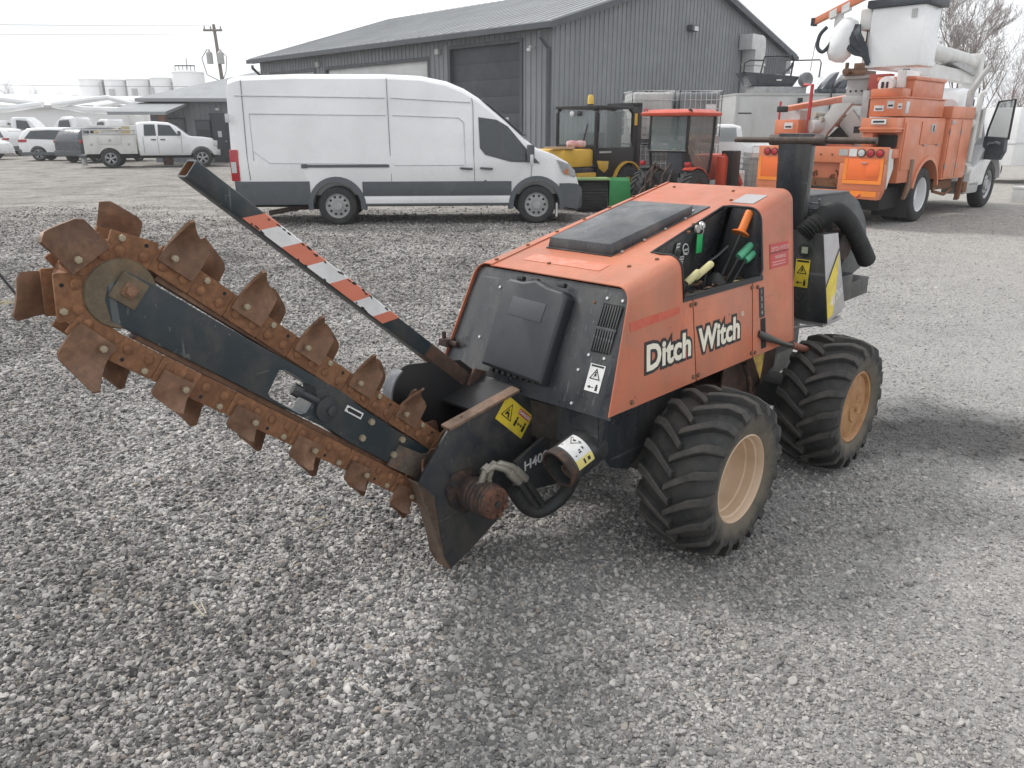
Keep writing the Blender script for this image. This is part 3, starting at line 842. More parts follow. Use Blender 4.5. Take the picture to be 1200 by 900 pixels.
# louvre: two banks of slots, dark behind, ribs proud
b = B(); b.prism([F(0.062, 0.845, -0.0105), F(0.140, 0.848, -0.0105), F(0.153, 1.012, -0.0105), F(0.060, 1.012, -0.0105)], (0.001, 0, 0.0004)); b.build('louvre_slots', M_DARK, TR, smooth=0)
b = B()
for i in range(8):
    w0 = 0.060 + i * 0.0115
    for za, zb in ((0.850, 0.922), (0.932, 1.008)):
        b.prism([F(w0, za, -0.009), F(w0 + 0.006, za, -0.009), F(w0 + 0.006 + (0.004 if zb > 0.95 else 0.001), zb, -0.006), F(w0 + (0.004 if zb > 0.95 else 0.001), zb, -0.006)], (0.004, 0, 0.0015))
b.prism([F(0.058, 0.922, -0.009), F(0.150, 0.922, -0.009), F(0.150, 0.932, -0.009), F(0.058, 0.932, -0.009)], (0.004, 0, 0.0015))
b.build('louvre', M_BLACKPANEL, TR, bevel=0.0008)
FN = (0.928, 0, 0.373)
for w, z, mt in ((0.072, 1.030, M_BRIGHT), (0.140, 1.030, M_BRIGHT), (0.058, 0.832, M_BRIGHT), (0.128, 0.832, M_BRIGHT), (0.02, 1.01, M_RUST), (-0.46, 1.00, M_BRIGHT), (-0.50, 0.80, M_BRIGHT), (0.03, 0.775, M_BRIGHT), (-0.32, 0.655, M_BRIGHT), (0.04, 0.66, M_BRIGHT)):
    bolt(front, F(w, z, -0.012), FN, 0.0065, 0.004, mt)
# document box
b = B()
q = [(-0.410, 0.705), (-0.086, 0.690), (-0.070, 1.000), (-0.100, 1.022), (-0.175, 1.028), (-0.24, 1.046), (-0.305, 1.032), (-0.375, 1.036), (-0.402, 1.018)]
cx, cz = -0.24, 0.86
b.loft([[F(w, z, -0.011) for w, z in q], [F(w, z, 0.025) for w, z in q], [F(cx + (w - cx) * 0.985, cz + (z - cz) * 0.985, 0.034) for w, z in q], [F(cx + (w - cx) * 0.93, cz + (z - cz) * 0.94, 0.040) for w, z in q]])
box = b.build('document_box', M_PLASTIC, TR, bevel=0.0025, smooth=50)
B().prism([F(-0.335, 0.905, 0.0402), F(-0.160, 0.897, 0.0402), F(-0.155, 0.965, 0.0402), F(-0.330, 0.972, 0.0402)], (0.0014, 0, 0.0005)).build('label_field', flat('box_field', (0.058, 0.063, 0.07), 0.45), box, bevel=0.0006)
for w in (-0.345, -0.27, -0.135):
    B().prism([F(w, 1.035, 0.012), F(w + 0.032, 1.035, 0.012), F(w + 0.032, 1.05, 0.012), F(w, 1.05, 0.012)], (0.02, 0, 0.008)).build('catch', M_INK, box, bevel=0.002)
for i in range(9):
    w = -0.37 + i * 0.032
    B().prism([F(w, 0.688, 0.006), F(w + 0.018, 0.687, 0.006), F(w + 0.018, 0.70, 0.006), F(w, 0.70, 0.006)], (0.016, 0, 0.006)).build('hinge_knuckle', M_INK, box, bevel=0.002)

# --- pictogram stickers
def pictogram(parent, o, x, y, w, h, ground=M_YELLOW, head=True, legs=True):
    s_ = sticker(parent, o, x, y, w, h, ground)
    r_ = min(w, h) * 0.42
    b = B()
    cx, cy = w * 0.5, h * 0.62
    def tri(r, z):
        return [(cx + r * math.cos(a), cy + r * math.sin(a) - 0.12 * r_, z) for a in (math.pi / 2, math.pi * 7 / 6, math.pi * 11 / 6)]
    A_, B_ = tri(r_, 0.0020), tri(r_ * 0.72, 0.0020)
    for i in range(3):
        j = (i + 1) % 3
        b.prism([A_[i], A_[j], B_[j], B_[i]], (0, 0, 0.0003))
    k = r_ * 0.13                                   # a figure inside the triangle
    b.cyl((cx, cy + r_ * 0.30, 0.0020), (cx, cy + r_ * 0.30, 0.0023), k, None, 8)
    b.prism([(cx - k, cy + r_ * 0.2, 0.002), (cx + k, cy + r_ * 0.14, 0.002), (cx + k * 1.7, cy - r_ * 0.35, 0.002), (cx + k * .4, cy - r_ * 0.1, 0.002), (cx - k * 2, cy - r_ * 0.42, 0.002)], (0, 0, 0.0003))
    if legs:
        yy = h * 0.06
        b.prism([(w * .12, yy + h * .10, .002), (w * .34, yy + h * .16, .002), (w * .34, yy + h * .04, .002)], (0, 0, .0003))
        b.box(w * .34, w * .58, yy + h * .085, yy + h * .115, .002, .0023)
        b.box(w * .68, w * .84, yy, yy + h * .17, .002, .0023); b.cyl((w * .76, yy + h * .205, .002), (w * .76, yy + h * .205, .0023), w * .06, None, 8)
    if head: b.box(w * 0.08, w * 0.92, h * 0.90, h * 0.97, 0.002, 0.0023)
    link('pictogram', b.mesh('pictogram', M_INK, smooth=0), s_)
    return s_
st = pictogram(TR, F(0.078, 0.715, -0.0115), FX, FY, 0.066, 0.10, M_WHITE)
# --- lettering on the side
def outlined(word, l, z, size, parent, xs):
    o = S(l, z, 0.001)
    text('lettering_outline', word, (o[0], o[1], o[2]), SX, SY, size, M_INK, parent, offset=0.0165, shear=0.10, xs=xs, ext=0.0006, space=1.02)
    text('lettering', word, (o[0], o[1] + 0.0012, o[2]), SX, SY, size, M_CREAMTXT, parent, offset=0.0042, shear=0.10, xs=xs, ext=0.0006, space=1.02)
outlined('Ditch', 0.836, 0.765, 0.130, hood, 1.05)
outlined('Witch', 0.468, 0.762, 0.130, door, 0.99)
text('trade_mark', '®', S(0.118, 0.845, 0.001), SX, SY, 0.03, M_CREAMTXT, door, ext=0.0005)
# small red warning decal behind the console
d_ = sticker(TR, S(-0.150, 1.012, 0.0005), SX, SY, 0.180, 0.108, M_REDST, 'warning_decal')
M_PALE = flat('pale_ink', (0.62, 0.36, 0.32), 0.5)
for row, (bd, sz, x) in enumerate((('DITCH WITCH', 0.026, 0.012), ('WARNING', 0.022, 0.045))):
    me = text_mesh('decal_text', bd, sz, M_PALE, offset=0.0006, ext=0.0004)
    link('decal_text', me, d_, Matrix.Translation((x, 0.075 - row * 0.036, 0.0022)))
link('decal_bar', B().box(0.0, 0.18, 0.066, 0.070, 0.0019, 0.0024).mesh('decal_bar', M_INK, smooth=0), d_)
for r_ in range(2): link('decal_bar', B().box(0.02, 0.15, 0.012 + r_ * 0.012, 0.016 + r_ * 0.012, 0.0019, 0.0023).mesh('decal_bar', M_PALE, smooth=0), d_)
# shift pattern strip and slot with the red-handled lever
s_ = sticker(TR, S(-0.044, 0.812, 0.0005), SX, SY, 0.044, 0.132, M_INK, 'shift_strip')
for i, ch in enumerate('1234'):
    link('strip_mark', text_mesh('strip_mark', ch, 0.026, M_SILVER, offset=0.0005, ext=0.0004), s_, Matrix.Translation((0.014, 0.105 - i * 0.031, 0.002)))
sticker(TR, S(-0.052, 0.672, 0.0005), SX, SY, 0.044, 0.135, M_DARK, 'lever_slot')
lv = B().tube([(-0.03, 0.205, 0.745), (-0.07, 0.225, 0.725), (-0.16, 0.240, 0.690), (-0.24, 0.250, 0.66), (-0.30, 0.254, 0.645)], [0.016, 0.018, 0.013, 0.011, 0.011], 10).build('drive_lever', M_BLACK, TR)
B().tube([(-0.29, 0.254, 0.648), (-0.32, 0.255, 0.640), (-0.50, 0.262, 0.580), (-0.555, 0.264, 0.562)], [0.014, 0.017, 0.017, 0.014], 12).build('grip', paint('red_brown_grip', (0.24, 0.075, 0.05), 0.6, (0.3, 0.18, 0.12, 1), 0.4, 12), lv, smooth=50)
s_ = B().prism([S(0.02, 0.648, -0.002), S(-0.085, 0.648, -0.002), S(-0.07, 0.60, -0.004), S(-0.045, 0.535, -0.006)], (0, 0.002, 0)).build('yellow_flag', paint('worn_yellow', (0.62, 0.40, 0.05), 0.5, (0.05, 0.045, 0.04, 1), 0.75, 16), TR)

# --- restraint tube with the striped tape
pa, pb = Vector((0.99, -0.48, 0.545)), Vector((2.130, -0.48, 1.499))
d = (pb - pa).normalized(); up = Vector((-d.z, 0, d.x)); HW = 0.030
b = B()
def sq(p, h, r=0.008):
    out = []
    for sy, su in ((1, 1), (1, -1), (-1, -1), (-1, 1)):
        a0 = {(1, 1): 0, (1, -1): 1, (-1, -1): 2, (-1, 1): 3}[(sy, su)]
        for k in range(3):
            a = math.pi / 2 * (1 - a0 - k / 2.0) if True else 0
            out.append(p + Vector((0, 1, 0)) * (sy * (h - r) + r * math.cos(a)) + up * (su * (h - r) + r * math.sin(a)))
    return out
secs = [sq(pa, HW), sq(pb, HW), sq(pb, HW - 0.006, 0.005), sq(pb - d * 0.35, HW - 0.006, 0.005)]
b.loft(secs)
post = b.build('restraint_tube', M_RUSTBLK if False else M_BOOM, TR, smooth=40)
B().loft([sq(pa, HW + 0.0006), sq(pa + d * 0.16, HW + 0.0006), sq(pa + d * 0.30, HW + 0.0004), sq(pa + d * 0.42, HW + 0.0002)]).build('worn_lower_tube', rusty('tube_rust', (0.03, 0.03, 0.03, 1), (0.085, 0.055, 0.04, 1), (0.21, 0.10, 0.06, 1), 13, 0.75, 0.5), post, smooth=40)
sq_in = B().loft([sq(pb - d * 0.0005, HW - 0.0065, 0.005), sq(pb - d * 0.34, HW - 0.0065, 0.005)], caps=False).build('tube_bore', M_RUST, post)
M_TAPEO = paint('orange_tape', (0.64, 0.195, 0.120), 0.4, (0.5, 0.2, 0.14, 1), 0.15, 10, chips=(0.04, 0.04, 0.04, 1), chip_amt=-0.045)
M_TAPEW = paint('white_tape', (0.78, 0.78, 0.78), 0.4, (0.42, 0.40, 0.38, 1), 0.34, 14, chips=(0.04, 0.04, 0.04, 1), chip_amt=-0.045)
Lt = (pb - pa).length
def ptube(s_, u, o=0.0012): return pa + d * s_ + up * u + Vector((0, HW + o, 0))
cuts = [1.268, 1.205, 1.115, 1.010, 0.905, 0.790, 0.690, 0.640]
for i in range(7):
    s0, s1 = cuts[i], cuts[i + 1]
    k = 0.050                         # the stripes lean
    e0 = -0.010 if i == 0 else k * 0.5
    q = [ptube(s0 + k * .5, -HW + 0.004), ptube(s0 - k * .5, HW - 0.004), ptube(s1 - k * .5, HW - 0.004), ptube(s1 + k * .5, -HW + 0.004)]
    m_ = M_TAPEO if i % 2 == 0 else M_TAPEW
    b = B().prism(q, (0, 0.0006, 0))
    top = [ptube(s0 - k * .5, HW - 0.004), pa + d * (s0 - k * .7) + up * (HW + 0.0012), pa + d * (s1 - k * .7) + up * (HW + 0.0012), ptube(s1 - k * .5, HW - 0.004)]
    top[1] += Vector((0, HW - 0.006, 0)); top[2] += Vector((0, HW - 0.006, 0))
    b.prism(top, up * 0.0006 + Vector((0, 0.0004, 0)))
    b.build('tape_stripe', m_, post, smooth=0)
rng = random.Random(4); b = B()
for q in range(34):                       # flaked bits along the edges of the tape
    s0 = rng.uniform(0.66, 1.26); u0 = rng.choice((HW - 0.004, HW - 0.004, HW - 0.007, -HW + 0.006)) + rng.uniform(-0.003, 0.003); l_ = rng.uniform(0.003, 0.013)
    P_ = [ptube(s0 + l_ * math.cos(a) * rng.uniform(.6, 1.2), u0 + 0.0035 * math.sin(a) * rng.uniform(.5, 1.2), 0.0022) for a in [k * 1.047 for k in range(6)]]
    b.prism(P_, (0, 0.0004, 0))
b.build('tape_flake', M_INK, post, smooth=0)
B().tube([pa + d * 0.02 + Vector((0, -0.05, 0.0)), pa + d * 0.02 + Vector((0, 0.06, 0))], 0.022, 14).build('pivot_pin', M_RUST, TR)
B().prism([(0.90, -0.42, 0.62), (1.10, -0.42, 0.70), (1.14, -0.42, 0.64), (1.02, -0.42, 0.40), (0.90, -0.42, 0.36)], (0, -0.012, 0)).build('tube_bracket', M_RUSTBLK, TR, bevel=0.002)

# --- boom
YB = -0.280
b = B()
out = [(2.462, 1.205), (2.452, 1.240), (2.398, 1.268), (2.335, 1.224), (2.161, 1.084), (2.003, 0.961), (1.797, 0.800), (1.732, 0.728), (1.617, 0.630), (1.47, 0.510), (1.40, 0.44), (1.44, 0.36), (1.52, 0.405), (1.586, 0.462), (1.793, 0.628), (1.857, 0.690), (2.015, 0.806), (2.179, 0.937), (2.401, 1.108), (2.455, 1.150)]
b.prism([(l, YB, z) for l, z in out], (0, -0.075, 0))
hole = [(2.062, 0.868), (2.020, 0.928), (2.000, 0.926), (1.905, 0.846), (1.902, 0.818), (1.945, 0.775), (1.965, 0.775), (2.055, 0.850)]
me = boolean(b.mesh('boom', M_BOOM, bevel=0.004), [B().prism([(l, YB + 0.05, z) for l, z in hole], (0, -0.2, 0)).mesh('c', M_BOOM, smooth=0)])
boom = link('boom', me, TR)
# rusty wear strips on the edges of the boom, recessed behind the side plate
for A_, B_, nm in (((2.33, 1.236), (1.50, 0.548), 'u'), ((2.40, 1.092), (1.56, 0.425), 'l')):
    a0, a1 = Vector((A_[0], YB - 0.02, A_[1])), Vector((B_[0], YB - 0.02, B_[1])); dd = (a1 - a0).normalized(); nn = Vector((-dd.z, 0, dd.x)) * (1 if nm == 'l' else -1)
    if nm == 'u': nn = Vector((dd.z, 0, -dd.x)) * -1
    w_ = 0.016
    B().prism([a0 - nn * w_, a1 - nn * w_, a1 + nn * w_ * .1, a0 + nn * w_ * .1], (0, -0.045, 0)).build('wear_strip', M_RUST2, TR, bevel=0.003)
BN = (0, 1, 0)
for l, z in ((1.708, 0.680), (1.748, 0.634), (1.585, 0.580), (1.625, 0.536)):
    bolt(boom, (l, YB, z), BN, 0.0125, 0.010, M_BOLT)
# tension adjuster seen in the slot
b = B()
b.cyl((1.875, YB + 0.012, 0.770), (1.875, YB - 0.03, 0.770), 0.040, None, 20).cyl((1.86, YB + 0.02, 0.762), (1.86, YB - 0.03, 0.762), 0.018, None, 14)
b.tube([(1.965, YB - 0.02, 0.850), (1.945, YB - 0.008, 0.834), (1.88, YB - 0.004, 0.785)], 0.013, 12)
b.cyl((1.97, YB - 0.02, 0.855), (1.95, YB - 0.012, 0.838), 0.020, None, 8)
b.build('tension_adjuster', M_BLACK, TR, bevel=0.002)
# arrow sticker
s_ = sticker(boom, (1.808, YB, 0.745), (-0.79, 0, -0.61), (-0.61, 0, 0.79), 0.075, 0.022, M_WHITE, 'arrow_sticker')
b = B().box(0.016, 0.070, 0.005, 0.017, 0.002, 0.0024); b.prism([(0.004, 0.011, 0.002), (0.017, 0.002, 0.002), (0.017, 0.020, 0.002)], (0, 0, 0.0004)); link('arrow', b.mesh('arrow', M_INK, smooth=0), s_)
# nose roller
b = B()
b.lathe([(0.0, 0.002), (0.084, 0.002), (0.088, -0.004), (0.088, -0.022), (0.080, -0.026), (0.080, -0.052), (0.088, -0.056), (0.088, -0.076), (0.0, -0.078)], (2.42, YB + 0.004, 1.215), (0, 1, 0), 40)
B_ = b.build('nose_roller', M_MUDIRON, TR, smooth=35)
B_.location = (0, -0.007, 0)
m = frame((2.405, YB + 0.002, 1.222), (-0.77, 0, -0.64), (-0.64, 0, 0.77))
sqp = link('roller_plate', B().box(-0.036, 0.036, -0.036, 0.036, 0, 0.008).mesh('roller_plate', M_MUDIRON, bevel=0.003), TR, m)
link('roller_bolt', B().box(-0.017, 0.017, -0.017, 0.017, 0.008, 0.013).lathe([(0.014, 0.013), (0.013, 0.024), (0, 0.024)], (0, 0, 0), (0, 0, 1), 6).mesh('roller_bolt', M_RUST2, bevel=0.001), sqp)
# boom foot clamp by the drive plate
b = B()
b.prism([(1.60, YB + 0.008, 0.565), (1.50, YB + 0.010, 0.50), (1.44, YB + 0.010, 0.49), (1.50, YB + 0.010, 0.38), (1.555, YB + 0.010, 0.43), (1.655, YB + 0.008, 0.505)], (0, -0.01, 0))
b.build('boom_clamp', rusty('clamp_steel', (0.05, 0.05, 0.05, 1), (0.13, 0.11, 0.09, 1), (0.25, 0.12, 0.06, 1), 12, 0.7, 0.3), TR, bevel=0.002)

# --- digging chain
c1, r1 = Vector((2.42, 0, 1.215)), 0.124
c2, r2 = Vector((1.37, 0, 0.350)), 0.094
dv = c2 - c1; D = dv.length; ang = math.atan2(dv.z, dv.x); off = math.acos((r1 - r2) / D)
def chain_path():
    a_u = ang - off; a_l = ang + off      # outward tangent normals
    cand = []
    for a in (a_u, a_l):
        n = Vector((math.cos(a), 0, math.sin(a))); cand.append(n)
    nu = max(cand, key=lambda n: n.z); nl = min(cand, key=lambda n: n.z)
    segs = []
    # walk: upper run from nose to drive, round the drive, lower run back, round the nose
    pu1, pu2, pl2, pl1 = c1 + nu * r1, c2 + nu * r2, c2 + nl * r2, c1 + nl * r1
    P = []
    n = 240
    def lin(a, b_): 
        return [(a.lerp(b_, i / n)) for i in range(n)]
    def arc(c, r, na, nb, through):
        t0 = math.atan2(na.z, na.x); t1 = math.atan2(nb.z, nb.x)
        best = None
        for k in (-2 * math.pi, 0, 2 * math.pi):
            tm = (t0 + t1 + k) / 2
            v = Vector((math.cos(tm), 0, math.sin(tm)))
            s_ = v.dot(through)
            if best is None or s_ > best[0]: best = (s_, t1 + k)
        return [c + Vector((math.cos(t0 + (best[1] - t0) * i / n), 0, math.sin(t0 + (best[1] - t0) * i / n))) * r for i in range(n)]
    P += lin(pu1, pu2) + arc(c2, r2, nu, nl, dv.normalized()) + lin(pl2, pl1) + arc(c1, r1, nl, nu, -dv.normalized())
    return P
CP = chain_path()
cum = [0.0]
for i in range(len(CP)): cum.append(cum[-1] + (CP[(i + 1) % len(CP)] - CP[i]).length)
TOT = cum[-1]; NLK = 34; PITCH = TOT / NLK
def at(s_):
    s_ %= TOT
    i = int(np.searchsorted(cum, s_, side='right')) - 1
    i = min(i, len(CP) - 1)
    f = (s_ - cum[i]) / max(cum[i + 1] - cum[i], 1e-9)
    return CP[i].lerp(CP[(i + 1) % len(CP)], f)
LNK = PITCH / 2 - 0.0004
def link_mesh(inner):
    b = B()
    h = 0.0355
    for y in ((0.0, -0.098) if not inner else (-0.0025, -0.0955)):
        pl_ = [(-LNK, -h * 0.96), (-LNK * 0.94, -h * 1.03), (LNK * 0.94, -h * 1.0), (LNK, -h * 0.93), (LNK, h * 0.95), (LNK * 0.95, h), (-LNK * 0.93, h), (-LNK, h * 0.93)]
        b.prism([(x, y, z) for x, z in pl_], (0, -0.010, 0))
    b.cyl((-LNK * 0.75, -0.004, -0.006), (-LNK * 0.75, -0.10, -0.006), 0.017, None, 12).cyl((LNK * 0.75, -0.004, -0.006), (LNK * 0.75, -0.10, -0.006), 0.017, None, 12)
    return b.mesh('chain_link', M_RUST, bevel=0.0014)
LM = [link_mesh(False), link_mesh(True)]
PIN = B().lathe([(0.0135, -0.002), (0.0135, 0.003), (0.010, 0.006), (0, 0.0065)], (0, 0, 0), (0, 0, 1), 14).mesh('pin_head', M_RUST)
HOLE = B().cyl((0, 0, -0.001), (0, 0, 0.0012), 0.0052, None, 10).mesh('bolt_hole', M_DARK)
NUT = B().cyl((0, 0, -0.002), (0, 0, 0.009), 0.0100, 0.0090, 6).mesh('cutter_bolt', M_BOLT, bevel=0.0012)
def cutter_mesh(side, seed, zone=0):
    """cup tooth: a plate bolted over the link whose blade sweeps outward and curls sideways to a point"""
    rng = random.Random(seed)
    nu, nv = 9, 9
    Hh = {0: 0.078, 1: 0.074, 2: 0.036}[zone] * (1.0 if side > 0 else (1.15, 0.78, 1.6)[zone]) + rng.uniform(-0.008, 0.008)
    fold = rng.uniform(0.062, 0.088) * (1.0 if side > 0 else -0.25)
    peak = rng.uniform(0.70, 0.92); WF = (1.0, 1.0, 0.88)[zone]; fold *= (1.0, 0.75, 0.55)[zone]
    def P(u, v):
        # u 0..1 along the chain (0 towards the nose), v 0..1 outward from the lower edge of the bolted foot
        x = -0.051 * WF + 0.106 * WF * u
        edge = 0.050 + Hh * (0.66 + 0.34 * (u / peak) ** 1.4 if u < peak else 1.0 - 0.16 * ((u - peak) / (1 - peak)) ** 1.2)   # outline of the tip
        if u < 0.12: edge -= 0.01 * (0.12 - u) / 0.12
        z = -0.004 + v * edge
        t = max(0.0, z - 0.036)
        y = 0.012 + fold * (t / 0.10) ** 1.25 * (0.10 + 1.15 * u ** 1.4) - 0.016 * math.sin(math.pi * u) * min(1, t / 0.05)
        x += 0.016 * (t / 0.10) ** 1.5
        return Vector((x, y, z))
    g1 = [[P(i / nu, j / nv) for i in range(nu + 1)] for j in range(nv + 1)]
    vs_, f = [], []
    n = nu + 1
    def nrm(j, i):
        a = g1[j][min(i + 1, nu)] - g1[j][max(i - 1, 0)]; c = g1[min(j + 1, nv)][i] - g1[max(j - 1, 0)][i]
        return a.cross(c).normalized()
    for lay in (0, 1):
        for j in range(nv + 1):
            for i in range(n): vs_.append(g1[j][i] + nrm(j, i) * (0.008 * lay))
    N1 = n * (nv + 1)
    for j in range(nv):
        for i in range(nu):
            a, b_, c, d_ = j * n + i, j * n + i + 1, (j + 1) * n + i + 1, (j + 1) * n + i
            f += [(a, b_, c, d_), (a + N1, d_ + N1, c + N1, b_ + N1)]
    for i in range(nu):
        f += [(i, i + N1, i + 1 + N1, i + 1), (nv * n + i, nv * n + i + 1, nv * n + i + 1 + N1, nv * n + i + N1)]
    for j in range(nv):
        f += [(j * n, (j + 1) * n, (j + 1) * n + N1, j * n + N1), (j * n + nu, j * n + nu + N1, (j + 1) * n + nu + N1, (j + 1) * n + nu)]
    if side < 0: vs_ = [(v.x, -0.108 - v.y, v.z) for v in vs_]
    return B().add(vs_, f).mesh('cutter_tooth', M_RUST2, smooth=55)
CM = {(s_, zn): [cutter_mesh(s_, k * 3 + zn * 31 + (1 if s_ > 0 else 2), zn) for k in range(4)] for s_ in (1, -1) for zn in (0, 1, 2)}
YC = -0.286
for k in range(NLK):
    s_ = (k + 0.5) * PITCH + 0.02
    p0, p1 = at(s_ - LNK), at(s_ + LNK)
    mid = (p0 + p1) / 2; dd = (p1 - p0).normalized()
    rad = Vector((dd.z, 0, -dd.x))
    cen = (c1 + c2) / 2
    # outward side of the chain
    if rad.dot(mid - (c1 + dv * max(0, min(1, (mid - c1).dot(dv) / (D * D))))) < 0: rad = -rad
    x = dd; z = rad; y = z.cross(x)
    flip = y.y < 0
    if flip: x = -x; y = z.cross(x)
    m = Matrix((x, y, z)).transposed().to_4x4()
    m.translation = Vector((mid.x, YC, mid.z))
    if not flip: pass
    lk = link('chain_link', LM[k % 2], TR, m)
    yo = 0.0 if k % 2 == 0 else -0.0025
    for (px, pz) in ((-0.030, -0.010), (0.030, -0.010)):
        link('pin_head', PIN, lk, frame((px, yo, pz), (1, 0, 0), (0, 0, -1)))
    near = (k % 2 == 0)
    ax_ = dv.normalized(); along = (mid - c1).dot(ax_); upn = Vector((-ax_.z, 0, ax_.x)); zn = 1 if along < 0.03 else (0 if (mid - c1).dot(upn if upn.z > 0 else -upn) > 0 else 2)
    lib = CM[(1 if near else -1, zn)]
    ct = link('cutter_tooth', lib[(k * 7 // 2) % 4], TR, m @ Matrix.Diagonal((1 if (x.dot(dd) > 0) else -1, 1, 1, 1)) if False else m)
    if near:
        link('cutter_bolt', NUT, ct, frame((0.026, 0.022, 0.020), (1, 0, 0), (0, 0, -1)))
    else:
        link('cutter_bolt', NUT, lk, frame((0.032, yo, 0.022), (1, 0, 0), (0, 0, -1)))
        link('bolt_hole', HOLE, lk, frame((-0.030, yo, 0.020), (1, 0, 0), (0, 0, -1)))

# --- drive plate, its bent flanges, motor
b = B()
po = [(1.439, 0.592), (1.084, 0.650), (0.90, 0.580), (0.895, 0.45), (1.064, 0.335), (1.15, 0.21), (1.193, 0.149), (1.317, 0.088), (1.447, 0.036), (1.479, 0.10), (1.522, 0.367), (1.580, 0.430), (1.560, 0.462)]
b.prism([(l, -0.2, z) for l, z in po], (0, -0.012, 0))
plate = b.build('drive_plate', M_BLACK, TR, bevel=0.002)
M_FLANGE = rusty('flange_steel', (0.13, 0.085, 0.06, 1), (0.22, 0.17, 0.13, 1), (0.33, 0.17, 0.10, 1), 10, 0.65, 0.25)
# top flange reaching towards the far side
B().prism([(1.442, -0.188, 0.594), (1.084, -0.188, 0.652), (1.078, -0.238, 0.654), (1.440, -0.238, 0.596)], (0.001, 0, 0.011)).build('plate_flange', M_FLANGE, TR, bevel=0.002)
b = B()
b.prism([(1.581, -0.2, 0.432), (1.524, -0.2, 0.367), (1.481, -0.2, 0.10), (1.449, -0.2, 0.034), (1.449, -0.275, 0.034), (1.481, -0.275, 0.10), (1.524, -0.275, 0.367), (1.581, -0.265, 0.432)], (-0.0085, 0, 0.001))
b.build('plate_flange', M_FLANGE, TR, bevel=0.002)
# far guard plate behind the chain with a rounded lip
pts = [(1.515, 0.63)] + [(1.40 + 0.103 * math.cos(a), 0.672 + 0.103 * math.sin(a)) for a in [R(q) for q in range(0, 100, 10)]] + [(1.15, 0.74), (1.00, 0.62), (1.05, 0.30), (1.30, 0.16), (1.50, 0.30)]
B().prism([(l, -0.452, z) for l, z in pts], (0, -0.008, 0)).build('far_guard', M_INK, TR, bevel=0.002)
lipb = B(); n = 14
arcp = [(1.52, 0.60)] + [(1.40 + 0.106 * math.cos(a), 0.672 + 0.106 * math.sin(a)) for a in [R(q) for q in range(0, 62, 6)]]
lipb.loft([[(l, -0.425, z), (l, -0.475, z), (l + 0.006 * (l - 1.39) / .12, -0.475, z + 0.006), (l + 0.006 * (l - 1.39) / .12, -0.425, z + 0.006)] for l, z in arcp])
lipb.build('guard_lip', paint('worn_blue_grey', (0.16, 0.17, 0.19), 0.6, (0.06, 0.06, 0.06, 1), 0.5, 18, bumpy=0.3), TR, smooth=50)
B().prism([(1.25, -0.215, 0.60), (1.25, -0.45, 0.60), (1.06, -0.45, 0.66), (1.06, -0.215, 0.66)], (0, 0, -0.01)).build('guard_bridge', M_INK, TR)
B().prism([(1.05, -0.215, 0.66), (1.05, -0.45, 0.66), (1.02, -0.45, 0.25), (1.02, -0.215, 0.25)], (0.01, 0, 0)).build('guard_back', M_BLACK, TR)
# hydraulic motor
b = B()
b.prism([(1.430, -0.188, 0.425), (1.335, -0.188, 0.420), (1.270, -0.188, 0.345), (1.285, -0.188, 0.265), (1.375, -0.188, 0.245), (1.445, -0.188, 0.300), (1.465, -0.188, 0.370)], (0, -0.012, 0))
b.lathe([(0.056, -0.19), (0.056, -0.165), (0.066, -0.160)] + [(0.066 if i % 2 else 0.061, -0.158 + 0.010 * i) for i in range(10)] + [(0.060, -0.056), (0.058, -0.052)], (1.362, 0, 0.335), (0, 1, 0), 28)
motor = b.build('hydraulic_motor', M_RUSTBLK, TR, bevel=0.0015, smooth=30)
b = B().lathe([(0.060, -0.057), (0.059, -0.040), (0.053, -0.036), (0.0, -0.036)], (1.362, 0, 0.335), (0, 1, 0), 28)
endc = b.build('motor_end_cap', M_RUST2 if False else rusty('motor_rust', (0.035, 0.03, 0.03, 1), (0.15, 0.07, 0.045, 1), (0.27, 0.11, 0.06, 1), 22, 0.75, 0.4), motor, smooth=35)
for i in range(7):
    a = i * 2 * math.pi / 7
    bolt(motor, (1.362 + 0.042 * math.cos(a), -0.037, 0.335 + 0.042 * math.sin(a)), (0, 1, 0), 0.012, 0.010, MATS['motor_rust'], 'cap_bolt')
bolt(motor, (1.362, -0.037, 0.335), (0, 1, 0), 0.012, 0.005, M_BLACK, 'cap_bolt')
for p in ((1.44, -0.19, 0.39), (1.30, -0.19, 0.28), (1.30, -0.19, 0.39)): bolt(plate, p, (0, 1, 0), 0.012, 0.012, M_BLACK)
# fittings and hoses
M_FIT = flat('grey_fitting', (0.30, 0.28, 0.235), 0.45, 0.4)
for dx in (0.0, -0.034):
    p = [Vector((1.365 + dx, -0.115, 0.39)), Vector((1.350 + dx, -0.110, 0.435)), Vector((1.315 + dx, -0.098, 0.447)), Vector((1.270 + dx, -0.085, 0.425)), Vector((1.235 + dx, -0.075, 0.385))]
    f_ = B().tube(p, [0.014, 0.013, 0.013, 0.013, 0.016], 10)
    f_.cyl(p[0] - Vector((0, 0, 0.02)), p[0] + Vector((0, 0, 0.006)), 0.018, None, 6)
    f_.cyl(p[1] + Vector((0.006, 0, 0.002)), p[1] + Vector((-0.02, 0, 0.012)), 0.017, None, 6)
    f_.cyl(p[4] + Vector((0.02, -0.004, 0.022)), p[4] + Vector((-0.022, 0.006, -0.026)), 0.0175, None, 8)
    f_.build('hose_fitting', M_FIT, motor, bevel=0.001)
    q = [p[4] + Vector((-0.01, 0.003, -0.012)), p[4] + Vector((-0.035, 0.01, -0.05)), p[4] + Vector((-0.06, 0.012, -0.09)), Vector((1.12 + dx, -0.06, 0.215))]
    B().tube(q, 0.0145, 10).build('hose', M_RUBBER, motor)
